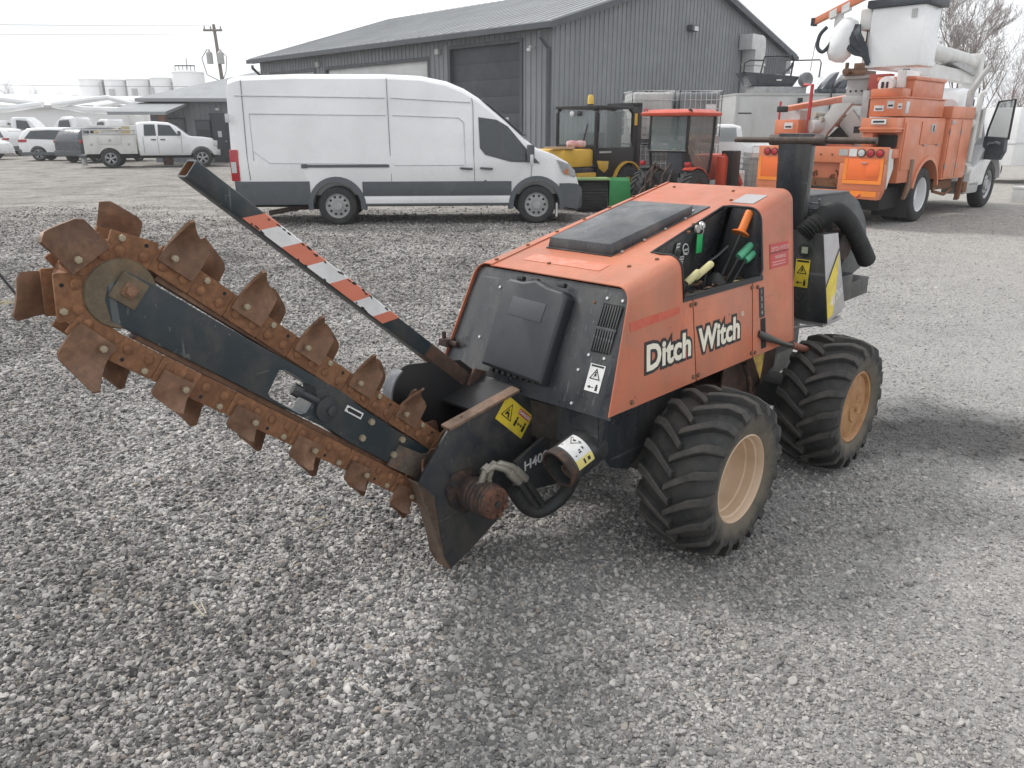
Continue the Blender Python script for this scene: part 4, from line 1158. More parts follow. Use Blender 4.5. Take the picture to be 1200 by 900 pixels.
def smooth_path(P, n=8):
    P = [Vector(p) for p in P]; out = []
    for i in range(len(P) - 1):
        p0, p1, p2, p3 = P[max(i - 1, 0)], P[i], P[i + 1], P[min(i + 2, len(P) - 1)]
        for k in range(n):
            t = k / n
            out.append(0.5 * ((2 * p1) + (p2 - p0) * t + (2 * p0 - 5 * p1 + 4 * p2 - p3) * t * t + (3 * p1 - p0 - 3 * p2 + p3) * t ** 3))
    return out + [P[-1]]
B().tube(smooth_path([(1.22, -0.09, 0.32), (1.165, -0.08, 0.235), (1.10, -0.06, 0.200), (1.02, -0.03, 0.235), (0.99, 0.0, 0.31), (0.95, 0.0, 0.38)]), 0.027, 14).build('hose_sleeve', M_RUBBER, TR)
# arm with the model number
b = B()
b.prism([(1.175, -0.125, 0.408), (0.93, -0.125, 0.490), (0.86, -0.125, 0.40), (0.86, -0.125, 0.27), (0.93, -0.125, 0.235), (1.14, -0.125, 0.27)], (0, -0.018, 0))
arm = b.build('boom_arm', M_BLACK, TR, bevel=0.004)
text('model_number', 'H400', (1.128, -0.1245, 0.355), (-1, 0, 0.10), (0.1, 0, 1), 0.056, M_WHITE, arm, offset=0.0008, xs=1.12, ext=0.0006, shear=0.06)
# exhaust
ax0, ax1 = Vector((0.965, 0.085, 0.495)), Vector((1.150, 0.062, 0.430)); ad = (ax1 - ax0)
Lx = ad.length
ex = B().lathe([(0.0, 0), (0.070, 0), (0.075, 0.006), (0.075, Lx * 0.72), (0.0745, Lx), (0.069, Lx), (0.068, 0.02), (0, 0.02)], ax0, ad, 36).build('exhaust_shroud', M_BLACK, TR, smooth=40)
B().lathe([(0.0754, Lx * 0.84), (0.0762, Lx * 0.89), (0.0762, Lx), (0.0685, Lx + 0.001), (0.0685, Lx * .96)], ax0, ad, 36).build('exhaust_rim', M_RUSTBLK, ex, smooth=40)
B().lathe([(0.032, 0.02), (0.032, Lx * 0.8), (0.027, Lx * .8), (0.027, 0.03)], ax0 + Vector((0, 0.004, -0.016)), ad + Vector((0.02, 0, -0.04)), 20).build('exhaust_pipe', M_MUDIRON, ex, smooth=40)
# curved warning label on the shroud
adn = ad.normalized(); uu = Vector((0, 1, 0)); uu = (uu - adn * uu.dot(adn)).normalized(); ww = adn.cross(uu)
if ww.z < 0: ww = -ww
def shp(t, a, r=0.0762): return ax0 + adn * (t * Lx) + (uu * math.cos(a) + ww * math.sin(a)) * r
def patch(name, t0, t1, a0, a1, r, mat, parent, n=10):
    b = B(); secs = []
    for k in range(n + 1):
        a = a0 + (a1 - a0) * k / n
        secs.append([shp(t0, a, r), shp(t1, a, r), shp(t1, a, r + 0.0008), shp(t0, a, r + 0.0008)])
    return b.loft(secs).build(name, mat, parent, smooth=50)
patch('warning_label', 0.40, 0.80, R(30), R(104), 0.0758, M_WHITE, ex)
patch('warning_label', 0.40, 0.80, R(2), R(30), 0.0758, paint('pale_yellow_sticker', (0.76, 0.66, 0.22), 0.45, (0.4, 0.36, 0.2, 1), 0.2, 8), ex)
def spoly(pts):
    """flat print wrapped on the shroud: (t, degrees) outline"""
    b = B(); b.prism([shp(t, R(a), 0.0778) for t, a in pts], (shp(pts[0][0], R(pts[0][1]), 0.0783) - shp(pts[0][0], R(pts[0][1]), 0.0778)))
    return b.build('label_print', M_INK, ex, smooth=0)
for q in ([(.46, 62), (.48, 62), (.62, 80), (.60, 80)], [(.46, 62), (.46, 65), (.46, 98), (.48, 94), (.48, 66)], [(.47, 98), (.60, 80), (.62, 80), (.49, 98)], [(.49, 76), (.53, 78), (.54, 83), (.50, 86)], [(.50, 46), (.53, 46), (.53, 54), (.50, 54)], [(.58, 42), (.64, 42), (.64, 46), (.58, 46)], [(.58, 48), (.62, 48), (.62, 52), (.58, 52)], [(.48, 12), (.54, 12), (.54, 22), (.48, 22)], [(.60, 10), (.64, 10), (.64, 24), (.60, 24)], [(.70, 40), (.74, 40), (.74, 98), (.70, 98)]):
    spoly(q)
# yellow danger label on the drive plate
dq = [(1.130, 0.645), (1.009, 0.522), (1.067, 0.452), (1.208, 0.576)]
o_ = Vector((dq[3][0], -0.2, dq[3][1])); xx = Vector((dq[2][0] - dq[3][0], 0, dq[2][1] - dq[3][1])); yy = Vector((dq[0][0] - dq[3][0], 0, dq[0][1] - dq[3][1]))
Wd, Hd = xx.length, yy.length * 0.98
s_ = sticker(plate, o_, xx, yy, Wd, Hd, M_YELLOW, 'danger_label')
b = B()
tri = lambda k: [(Wd * .27 + Hd * .40 * k * math.cos(a), Hd * .46 + Hd * .40 * k * math.sin(a), .0021) for a in (math.pi / 2, math.pi * 7 / 6, math.pi * 11 / 6)]
T0, T1 = tri(1), tri(.80)
for q in range(3): b.prism([T0[q], T0[(q + 1) % 3], T1[(q + 1) % 3], T1[q]], (0, 0, .0003))
cx_, cy_ = Wd * .27, Hd * .46
b.cyl((cx_ - .003, cy_ + Hd * .12, .0021), (cx_ - .003, cy_ + Hd * .12, .0024), Hd * .045, None, 8)
b.prism([(cx_ - .012, cy_ + Hd * .06, .0021), (cx_ + .006, cy_ + Hd * .05, .0021), (cx_ + .016, cy_ - Hd * .14, .0021), (cx_ + .006, cy_ - Hd * .14, .0021), (cx_, cy_ - Hd * .03, .0021), (cx_ - .016, cy_ - Hd * .12, .0021)], (0, 0, .0003))
link('pictogram', b.mesh('pictogram', M_INK, smooth=0), s_)
link('danger_bar', B().box(Wd * .54, Wd * .96, Hd * .70, Hd * .92, .0021, .0024).mesh('danger_bar', M_REDST, smooth=0), s_)
link('danger_text', text_mesh('danger_text', 'DANGER', 0.0185, M_WHITE, offset=0.0004, ext=0.0003), s_, Matrix.Translation((Wd * .555, Hd * .75, .0027)))
for q in (.60, .90):
    b = B().cyl((Wd * q, Hd * .54, .0021), (Wd * q, Hd * .54, .0024), 0.0062, None, 8).box(Wd * q - .007, Wd * q + .007, Hd * .22, Hd * .47, .0021, .0024)
    link('pictogram', b.mesh('pictogram', M_INK, smooth=0), s_)
b = B().box(Wd * .69, Wd * .81, Hd * .36, Hd * .40, .0021, .0024)
for q, sg in ((.66, 1), (.84, -1)): b.prism([(Wd * q, Hd * .38, .0021), (Wd * q + sg * Wd * .05, Hd * .30, .0021), (Wd * q + sg * Wd * .05, Hd * .46, .0021)], (0, 0, .0003))
link('arrow', b.mesh('arrow', M_INK, smooth=0), s_)
# brown gusset behind the drive plate under the front panel
B().prism([(1.03, -0.26, 0.66), (0.985, -0.02, 0.635), (0.99, -0.02, 0.46), (1.01, -0.26, 0.44)], (-0.01, 0, 0)).build('front_gusset', rusty('dusty_black', (0.03, 0.03, 0.032, 1), (0.075, 0.065, 0.055, 1), (0.13, 0.10, 0.08, 1), 9, 0.7, 0.2), TR, bevel=0.002)
B().prism([(1.045, -0.66, 0.64), (1.03, 0.10, 0.632), (1.01, 0.10, 0.600), (1.02, -0.66, 0.600)], (-0.03, 0, 0)).build('front_beam', M_BLACK, TR, bevel=0.003)

# --- rear box, mast and reel
b = B()
b.add([(-0.75, -0.02, 0.668), (-0.75, 0.226, 0.663), (-0.75, 0.150, 1.107), (-0.75, -0.02, 1.116), (-0.98, -0.02, 0.72), (-0.98, 0.215, 0.715), (-0.93, 0.150, 1.10), (-0.93, -0.02, 1.10)],
      [(0, 1, 2, 3), (4, 7, 6, 5), (3, 2, 6, 7), (0, 4, 5, 1), (0, 3, 7, 4)])
b.build('rear_box', M_BLACKPANEL, TR, bevel=0.003, fix=False)
def rb(u, v, o=0.0):
    """u 0..1 front to rear, v 0..1 bottom to top on the flared side of the rear box"""
    a = Vector((-0.75, 0.226, 0.663)).lerp(Vector((-0.98, 0.215, 0.715)), u); c = Vector((-0.75, 0.150, 1.107)).lerp(Vector((-0.93, 0.150, 1.10)), u)
    return a.lerp(c, v) + Vector((0, 1, 0.17)) * o
b = B().prism([rb(0, 0), rb(1, 0), rb(1, 1), rb(0, 1)], (0, -0.004, 0)); sp_ = b.build('rear_box_side', M_SILVER, TR, bevel=0.001)
B().prism([rb(0.0, 0.42, .001), rb(0.0, 0.05, .001), rb(0.30, 0.05, .001), rb(0.80, 0.56, .001), rb(0.97, 0.76, .001), rb(0.97, 0.58, .001), rb(0.92, 0.86, .001)][:4] + [rb(0.97, 0.80, .001), rb(0.97, 0.74, .001)][:1], (0, 0.0008, 0)).build('yellow_stripe', M_YELLOW, sp_, smooth=0)
B().prism([rb(0.0, 0.44, .0012), rb(0.0, 0.41, .0012), rb(0.97, 0.77, .0012), rb(0.97, 0.80, .0012)], (0, 0.0008, 0)).build('black_stripe', M_INK, sp_, smooth=0)
o_ = rb(0.22, 0.14, .002)
text('model_mark', '410sx', o_, rb(1, .26) - rb(0, .14), (0, -0.17, 1), 0.070, M_WHITE, sp_, offset=0.001, shear=0.25, ext=0.0005)
st = pictogram(TR, (-0.7495, 0.026, 0.832), (0, 1, 0), (0, 0, 1), 0.074, 0.142, M_YELLOW)
B().lathe([(0.034, 0.0), (0.034, 0.003), (0.026, 0.004), (0.0, 0.004)], (-0.749, 0.066, 1.022), (1, 0, 0), 24).build('round_badge', flat('badge', (0.03, 0.035, 0.03), 0.4), TR)
B().box(-0.7445, -0.743, 0.050, 0.082, 1.006, 1.038).build('badge_mark', flat('badge_pale', (0.34, 0.36, 0.26)), TR)
b = B().box(-0.76, -0.98, -0.10, 0.20, 0.64, 0.66); b.tube([(-0.70, -0.02, 0.60), (-0.78, 0.20, 0.655), (-0.95, 0.21, 0.70)], 0.007, 8); b.build('rear_bracket', M_SILVER, TR)
# mast
b = B()
b.prism([(-0.72, -0.125, 1.585), (-0.72, 0.050, 1.585), (-0.765, 0.030, 1.118), (-0.765, -0.125, 1.118)], (-0.05, 0, 0))
mast = b.build('mast', M_BLACKPANEL, TR, bevel=0.006)
b = B()
b.cyl((-0.742, -0.37, 1.553), (-0.742, -0.12, 1.553), 0.014, None, 12).cyl((-0.742, -0.175, 1.553), (-0.742, 0.11, 1.553), 0.026, None, 14).cyl((-0.742, 0.10, 1.553), (-0.742, 0.345, 1.553), 0.0155, None, 12)
b.build('mast_bar', rusty('worn_bar', (0.05, 0.04, 0.035, 1), (0.12, 0.09, 0.075, 1), (0.22, 0.13, 0.08, 1), 16, 0.6, 0.3), TR, smooth=40)
# wire reel with side plates and a ribbed hose over it
pts = [(-0.98, 1.06)] + [(-1.31 + 0.36 * math.cos(a), 0.93 + 0.345 * math.sin(a)) for a in [R(q) for q in range(140, -30, -12)]][::-1] if False else None
b = B()
pp_ = [(-0.84, 1.275), (-1.40, 1.268), (-1.56, 1.21), (-1.70, 1.10), (-1.78, 0.96), (-1.78, 0.82), (-1.45, 0.74), (-1.05, 0.76), (-0.90, 0.95)]
b.prism([(l, 0.0, z) for l, z in pp_], (0, -0.025, 0)); b.prism([(l, -0.36, z) for l, z in pp_], (0, -0.02, 0))
b.prism([(-0.84, 0.002, 1.282), (-1.40, 0.002, 1.276), (-1.40, -0.38, 1.276), (-0.84, -0.38, 1.282)], (0, 0, -0.012))
b.build('reel_guard', paint('grey_guard', (0.060, 0.066, 0.070), 0.5, (0.14, 0.135, 0.125, 1), 0.35, 6), TR, bevel=0.003)
B().cyl((-1.30, 0.0, 1.0), (-1.30, -0.36, 1.0), 0.20, None, 28).cyl((-1.24, 0.08, 1.0), (-1.24, -0.02, 1.0), 0.085, None, 20).build('reel_drum', M_RUSTBLK, TR, smooth=40)
hp = smooth_path([(-0.74, 0.05, 1.10), (-0.80, 0.09, 1.165), (-0.90, 0.10, 1.195), (-1.02, 0.10, 1.190), (-1.18, 0.10, 1.125), (-1.38, 0.10, 0.995), (-1.53, 0.10, 0.885)], 12)
B().tube(hp, [0.052 if i % 2 else 0.041 for i in range(len(hp))], 14).build('ribbed_hose', M_RUBBER, TR, smooth=25)
b = B()
for y in (0.012, 0.074):
    b.tube([(-0.83, y, 1.27), (-0.90, y - 0.004, 1.14)], 0.006, 6)
for k in range(4):
    z = 1.155 + k * 0.03; b.tube([(-0.845 - (1.27 - z) * 0.4, 0.012, z), (-0.845 - (1.27 - z) * 0.4, 0.072, z)], 0.005, 6)
b.build('reel_ladder', M_SILVER if False else flat('grey_steel', (0.16, 0.17, 0.18), 0.5, 0.3), TR)
b = B().box(-1.2, -1.02, -0.05, 0.16, 0.72, 0.86).box(-1.50, -1.15, -0.10, 0.14, 0.70, 0.80); b.build('reel_motor', M_BLACK, TR, bevel=0.01)
B().lathe([(0.018, -0.008), (0.03, 0), (0.018, 0.008), (0.012, 0), (0.018, -0.008)], (-1.69, -0.02, 0.98), (0.4, 1, 0), 14).build('hook_ring', M_BRIGHT, TR)
B().cyl((-0.79, -0.04, 1.11), (-0.86, 0.10, 1.115), 0.02, None, 8).box(-0.84, -0.77, -0.02, 0.08, 1.108, 1.125).build('rear_fitting', M_RUSTBLK, TR, bevel=0.002)
B().box(-1.0, -0.4, -0.42, -0.02, 0.45, 0.64).box(-0.72, -0.4, -0.5, 0.02, 0.6, 1.0).build('rear_frame', M_BLACK, TR, bevel=0.006)
# latch at the lower far corner of the front panel
b = B().box(1.01, 1.055, -0.69, -0.64, 0.735, 0.765).cyl((1.03, -0.70, 0.75), (1.03, -0.60, 0.75), 0.012, None, 8).cyl((1.05, -0.66, 0.77), (1.05, -0.66, 0.80), 0.009, None, 8)
b.build('panel_latch', M_RUSTBLK, TR, bevel=0.002)

# ------------------------------------------------------------------ background materials
M_CLAD = paint('grey_cladding', (0.225, 0.237, 0.250), 0.55, (0.22, 0.22, 0.215, 1), 0.25, 1.1, streak=True)
M_TRIM = paint('dark_trim', (0.068, 0.075, 0.084), 0.5, (0.1, 0.1, 0.1, 1), 0.2, 2)
M_ROOF = paint('grey_metal_roof', (0.28, 0.29, 0.30), 0.5, (0.25, 0.25, 0.25, 1), 0.25, 0.7)
M_GDOOR = paint('dark_door_paint', (0.062, 0.065, 0.074), 0.6, (0.1, 0.1, 0.1, 1), 0.2, 1.5)
M_WDOOR = paint('white_door_paint', (0.66, 0.66, 0.66), 0.5, (0.5, 0.5, 0.48, 1), 0.2, 1.5)
M_VWHITE = paint('vehicle_white', (0.82, 0.823, 0.826), 0.22, (0.62, 0.60, 0.57, 1), 0.10, 1.3, coat=0.6)
M_UWHITE = paint('utility_white', (0.66, 0.655, 0.63), 0.4, (0.42, 0.39, 0.34, 1), 0.30, 2, coat=0.2)
M_VGREY = paint('vehicle_plastic', (0.085, 0.095, 0.105), 0.55, (0.2, 0.19, 0.18, 1), 0.25, 2.5)
M_VBLACK = paint('vehicle_dark_paint', (0.045, 0.055, 0.068), 0.25, (0.12, 0.12, 0.12, 1), 0.2, 2, coat=0.5)
M_SEAM = flat('panel_gap', (0.10, 0.105, 0.11), 0.7)
M_SEAML = flat('pressed_line', (0.62, 0.63, 0.64), 0.5)
M_GLASS = glass('car_glass', (0.045, 0.055, 0.06), 0.78)
M_GLASSC = glass('cab_glass', (0.20, 0.245, 0.24), 0.36)
M_STEEL = paint('steel_wheel', (0.42, 0.42, 0.42), 0.45, (0.15, 0.13, 0.11, 1), 0.3, 8, metal=0.4)
M_ALLOY = flat('alloy', (0.45, 0.46, 0.47), 0.35, 0.6)
M_REDL = paint('red_lamp', (0.42, 0.012, 0.02), 0.2, None, coat=0.6)
M_CLEARL = paint('clear_lamp', (0.55, 0.56, 0.56), 0.12, None, coat=0.7)
M_HEADL = paint('headlamp', (0.16, 0.165, 0.17), 0.10, (0.5, 0.5, 0.5, 1), 0.5, 6, coat=0.9)
M_TORANGE = paint('truck_orange', (0.62, 0.175, 0.072), 0.42, (0.33, 0.17, 0.10, 1), 0.36, 3.0, streak=True, fade=(0.72, 0.25, 0.13, 1), coat=0.2)
M_FLUO = paint('fluorescent_orange', (0.86, 0.17, 0.035), 0.5, (0.6, 0.25, 0.14, 1), 0.25, 3)
M_REFL = paint('orange_reflector', (0.90, 0.26, 0.03), 0.4, (0.6, 0.3, 0.1, 1), 0.2, 4)
M_LGREY = paint('light_grey_steel', (0.46, 0.46, 0.45), 0.5, (0.3, 0.27, 0.24, 1), 0.3, 2)
M_FYELLOW = paint('machine_yellow', (0.72, 0.43, 0.06), 0.42, (0.5, 0.32, 0.12, 1), 0.25, 2.5)
M_TRED = paint('tractor_orange', (0.58, 0.085, 0.045), 0.4, (0.35, 0.17, 0.1, 1), 0.2, 3)
M_GREEN = paint('implement_green', (0.022, 0.24, 0.06), 0.45, (0.2, 0.22, 0.1, 1), 0.2, 3)
M_BRICK = rusty('brown_post', (0.12, 0.07, 0.05, 1), (0.18, 0.10, 0.075, 1), (0.24, 0.15, 0.11, 1), 5)
M_GALV = paint('galvanised', (0.58, 0.585, 0.58), 0.42, (0.42, 0.42, 0.41, 1), 0.3, 5, metal=0.25)
M_WOODP = paint('weathered_pole', (0.24, 0.21, 0.185), 0.9, (0.15, 0.13, 0.11, 1), 0.4, 3)
M_TOTE = paint('milky_plastic', (0.56, 0.57, 0.55), 0.4, (0.35, 0.35, 0.32, 1), 0.4, 2.5)
M_TYRE2 = paint('road_tyre', (0.030, 0.031, 0.033), 0.8, (0.11, 0.10, 0.09, 1), 0.35, 5)
M_BARK = flat('bark', (0.165, 0.140, 0.125), 0.95)
M_TWIG = flat('twigs', (0.235, 0.20, 0.185), 0.95)
M_REDTWIG = flat('red_twigs', (0.22, 0.135, 0.115), 0.95)

_WC = {}
def vwheel(parent, x, y, r, w, face=-1, rim='steel', rimmat=None, rr=None, tread=False):
    """road wheel standing on the ground; face -1 shows its outside towards local -y"""
    rr = rr or r * 0.62
    key = (r, w, rim, rr, tread, (rimmat or M_STEEL).name)
    if key not in _WC:
        h = w / 2
        b = B().lathe([(rr * 0.98, h * 0.8), (rr * 1.03, h * 0.98), (r * 0.86, h * 1.04), (r * 0.95, h * 0.92), (r, h * 0.68), (r, -h * 0.68), (r * 0.95, -h * 0.92), (r * 0.86, -h * 1.04), (rr * 1.03, -h * 0.98), (rr * 0.98, -h * 0.8)], (0, 0, 0), (0, 1, 0), 36)
        if tread:
            n = 22
            for s_ in (1, -1):
                for i in range(n):
                    a = 2 * math.pi * (i + (0.5 if s_ < 0 else 0)) / n; secs = []
                    for q in range(4):
                        u = q / 3; t = a + 0.30 * u; y_ = s_ * h * (0.0 + 1.0 * u); ro = r + 0.03 - 0.02 * u
                        hw = 0.09 * r
                        secs.append([(math.cos(t + dw) * R_, y_, math.sin(t + dw) * R_) for dw, R_ in ((-hw / r, r * .97), (-hw / r * .8, ro), (hw / r * .8, ro), (hw / r, r * .97))])
                    b.loft(secs)
        t_me = b.mesh('tyre', M_TYRE2, smooth=40)
        b = B()
        if rim == 'steel':
            b.lathe([(rr, h * 0.85), (rr * 0.96, h * 0.80), (rr * 0.9, h * 0.55), (rr * 0.80, h * 0.50), (rr * 0.62, h * 0.62), (rr * 0.40, h * 0.58), (rr * 0.36, h * 0.85), (0, h * 0.9)], (0, 0, 0), (0, 1, 0), 36)
        elif rim == 'dual':
            b.lathe([(rr, h * 0.9), (rr * 0.95, h * 0.84), (rr * 0.9, -h * 0.2), (rr * 0.70, -h * 0.35), (rr * 0.45, -h * 0.30), (rr * 0.40, h * 0.1), (rr * 0.2, h * 0.15), (0, h * 0.15)], (0, 0, 0), (0, 1, 0), 36)
        else:
            b.lathe([(rr, h * 0.9), (rr * 0.93, h * 0.82), (rr * 0.88, h * 0.3), (rr * 0.3, h * 0.25), (0, h * 0.25)], (0, 0, 0), (0, 1, 0), 30, 1)
            for i in range(5):
                a = i * 2 * math.pi / 5 + 0.3
                c, s_ = math.cos(a), math.sin(a)
                for da in (-0.16, 0.16):
                    c2_, s2_ = math.cos(a + da), math.sin(a + da)
                    b.tube([(c * rr * 0.15, h * 0.75, s_ * rr * 0.15), (c2_ * rr * 0.92, h * 0.78, s2_ * rr * 0.92)], rr * 0.085, 6)
            b.lathe([(rr * 1.0, h * 0.86), (rr * 0.9, h * 0.9), (rr * 0.86, h * 0.7)], (0, 0, 0), (0, 1, 0), 30)
            b.cyl((0, 0, 0), (0, h * 0.85, 0), rr * 0.2, None, 12)
        r_me = b.mesh('rim', [rimmat or M_STEEL, M_DARK], smooth=35)
        d_me = None
        if rim in ('steel', 'dual'):
            b = B(); yy = h * 0.60 if rim == 'steel' else -h * 0.28
            for i in range(10):
                a = i * math.pi / 5; b.cyl((math.cos(a) * rr * 0.70, yy - 0.03, math.sin(a) * rr * 0.70), (math.cos(a) * rr * 0.70, yy + 0.004, math.sin(a) * rr * 0.70), rr * 0.105, None, 8)
            d_me = b.mesh('rim_hole', M_DARK)
        _WC[key] = (t_me, r_me, d_me)
    t_me, r_me, d_me = _WC[key]
    e = bpy.data.objects.new('wheel', None); COL.objects.link(e); e.parent = parent
    e.location = (x, y, r)
    if face < 0: e.rotation_euler = (0, 0, math.pi)
    link('tyre', t_me, e); link('rim', r_me, e)
    if d_me: link('rim_hole', d_me, e)
    return e

def body_sections(st, zb, hw, belt, inset, cy):
    """cross-sections of a car body. st: (x, top z[, half width factor, bottom z])"""
    secs = []
    for s_ in st:
        x, zt = s_[0], s_[1]; k = s_[2] if len(s_) > 2 else 1.0; b_ = s_[3] if len(s_) > 3 else zb
        h = hw * k; be = min(belt, zt - 0.10); i = inset * max(0, (zt - be)) / 1.0
        rd = min(0.09, (zt - be) * 0.5)
        half = [(h * 0.94, b_), (h, b_ + 0.10), (h, be), (h - i * 0.85, zt - rd), (h - i - rd * 0.35, zt - rd * 0.35), (h - i - rd, zt - 0.006), (h * 0.3, zt)]
        pts = [(x, cy - y, z) for y, z in half] + [(x, cy + y, z) for y, z in reversed(half)]
        secs.append(pts)
    return secs

# ------------------------------------------------------------------ large metal building
BLD = thing('metal_building', 'large dark grey ribbed metal building with a gable end and roll-up doors', 'building', (1.23, 25.43, 0), R(45.1))
GW, GL, EV, RZ = 15.2, 18.15, 4.70, 6.95
def ribbed(b, x0, x1, zt, at_y, step=0.235, along='x', h=0.03, w=0.05, zb=0.0, openings=()):
    n = int((x1 - x0) / step)
    for i in range(n + 1):
        x = x0 + i * step
        za = zb
        for o0, o1, oz in openings:
            if o0 - 0.05 < x < o1 + 0.05: za = oz + 0.08
        z1 = zt(x) if callable(zt) else zt
        if z1 - za < 0.1: continue
        if along == 'x': b.add([(x - w / 2, at_y, za), (x - w / 4, at_y - h, za), (x + w / 4, at_y - h, za), (x + w / 2, at_y, za), (x - w / 2, at_y, z1), (x - w / 4, at_y - h, z1), (x + w / 4, at_y - h, z1), (x + w / 2, at_y, z1)], [(0, 1, 5, 4), (1, 2, 6, 5), (2, 3, 7, 6)])
        else: b.add([(at_y, x - w / 2, za), (at_y - h, x - w / 4, za), (at_y - h, x + w / 4, za), (at_y, x + w / 2, za), (at_y, x - w / 2, z1), (at_y - h, x - w / 4, z1), (at_y - h, x + w / 4, z1), (at_y, x + w / 2, z1)], [(0, 4, 5, 1), (1, 5, 6, 2), (2, 6, 7, 3)])
gz_ = lambda x: EV + (RZ - EV) * (1 - abs(x - GW / 2) / (GW / 2))
b = B().prism([(0.0, 0, 0), (GW, 0, 0), (GW, 0, EV), (GW / 2, 0, RZ), (0, 0, EV)], (0, 0.15, 0))
ribbed(b, 0.12, GW - 0.1, lambda x: gz_(x) - 0.02, 0.0)
b.build('gable_wall', M_CLAD, BLD, smooth=0, fix=False)
OPEN = [(1.34, 4.75, 4.25), (5.95, 12.6, 3.98), (13.5, 17.2, 3.98)]
b = B(); prev = 0.15
for o0, o1, oz in OPEN:
    b.box(0, 0.15, prev, o0, 0, EV); b.box(0, 0.15, o0, o1, oz, EV); prev = o1
b.box(0, 0.15, prev, GL, 0, EV)
ribbed(b, 0.2, GL - 0.05, EV, 0.0, along='y', openings=OPEN)
b.build('long_wall', M_CLAD, BLD, smooth=0, fix=False)
B().box(0.15, GW, GL - 0.15, GL, 0, EV).box(GW - 0.15, GW, 0.15, GL, 0, EV).build('back_wall', M_CLAD, BLD)
for k, (o0, o1, oz) in enumerate(OPEN):
    m_ = M_GDOOR if k == 0 else M_WDOOR
    dr = bpy.data.objects.new('garage_door', None); COL.objects.link(dr); dr.parent = BLD
    n = 8
    for i in range(n):
        z0, z1 = oz * i / n, oz * (i + 1) / n
        B().box(0.09, 0.14, o0 + 0.01, o1 - 0.01, z0 + 0.002, z1 - 0.002).build('panel', m_, dr, bevel=0.003)
    if k == 0: dr['label'] = 'dark grey sectional door'
    B().box(-0.045, 0.09, o0 - 0.10, o0 + 0.02, 0, oz).box(-0.045, 0.09, o1 - 0.02, o1 + 0.10, 0, oz).box(-0.047, 0.09, o0 - 0.10, o1 + 0.10, oz - 0.02, oz + 0.10).build('door_frame', M_TRIM, BLD)
# roof with standing seams
OV = 0.38
b = B()
sl = (RZ - EV) / (GW / 2)
for s_ in (0, 1):
    xe = -OV if s_ == 0 else GW + OV
    ze = EV - OV * sl
    b.prism([(xe, -0.30, ze + 0.06), (GW / 2, -0.30, RZ + 0.06), (GW / 2, GL + 0.3, RZ + 0.06), (xe, GL + 0.3, ze + 0.06)], (0, 0, 0.05))
    n = int((GL + 0.6) / 0.45)
    for i in range(n + 1):
        y = -0.28 + i * 0.45
        b.prism([(xe, y - 0.02, ze + 0.11), (xe, y + 0.02, ze + 0.11), (GW / 2, y + 0.02, RZ + 0.11), (GW / 2, y - 0.02, RZ + 0.11)], (0, 0, 0.02))
b.build('roof', M_ROOF, BLD, smooth=0)
b = B()
for xe, d_ in ((-OV, 1), (GW + OV, -1)):
    ze = EV - OV * sl
    b.box(min(xe - 0.12 * d_, xe), max(xe - 0.12 * d_, xe), -0.32, GL + 0.32, ze - 0.10, ze + 0.06)
    # rake trim on the gable
    b.prism([(xe, -0.315, ze + 0.07), (GW / 2, -0.315, RZ + 0.07), (GW / 2, -0.315, RZ - 0.12), (xe, -0.315, ze - 0.12)], (0, 0.02, 0))
    b.prism([(xe, -0.295, ze - 0.03), (GW / 2, -0.295, RZ - 0.03), (GW / 2, 0.02, RZ - 0.03), (xe, 0.02, ze - 0.03)], (0, 0, -0.02))
b.prism([(-OV, -0.3, EV - OV * sl - 0.1), (0, -0.3, EV - 0.1), (0, GL, EV - 0.1), (-OV, GL, EV - OV * sl - 0.1)], (0, 0, -0.02))
b.build('gutter', M_TRIM, BLD)
for (x, y, q) in ((-0.06, 0.10, 1), (-0.06, GL - 0.12, 1), (GW - 0.25, -0.08, 0)):
    xo = -OV - 0.06 if q else GW + OV + 0.06
    if q: pth = [(xo, y, EV - 0.30), (xo, y, EV - 0.42), (x - 0.02, y, EV - 0.72), (x - 0.02, y, 0.05)]
    else: pth = [(xo, y, EV - 0.30), (xo, y, EV - 0.42), (x, y, EV - 0.75), (x, y, 0.05)]
    B().tube(pth, 0.065, 8).build('downspout', M_TRIM, BLD)
lt = B().box(7.25, 7.70, -0.24, -0.03, 5.02, 5.22).build('wall_light', M_TRIM, BLD, bevel=0.02)
B().box(7.40, 7.66, -0.248, -0.242, 5.03, 5.18).build('lens', M_CLEARL, lt)
B().cyl((-0.03, 0.75, 4.05), (-0.22, 0.75, 4.05), 0.035, None, 8).lathe([(0, 0), (0.07, 0.02), (0.075, 0.1), (0, 0.12)], (-0.25, 0.75, 4.02), (0, 0, -1), 12).build('security_camera', M_WDOOR, BLD)
for y in (5.3, 13.05):
    B().box(-0.18, -0.03, y - 0.09, y + 0.09, 4.10, 4.28).build('wall_light', M_LGREY, BLD, bevel=0.02)
# ridge vent and small roof vent on the far slope
B().cyl((12.6, 1.5, EV + 0.8), (12.6, 1.5, EV + 1.15), 0.09, None, 10).box(12.42, 12.78, 1.32, 1.68, EV + 1.15, EV + 1.2).build('roof_vent', M_TRIM, BLD)
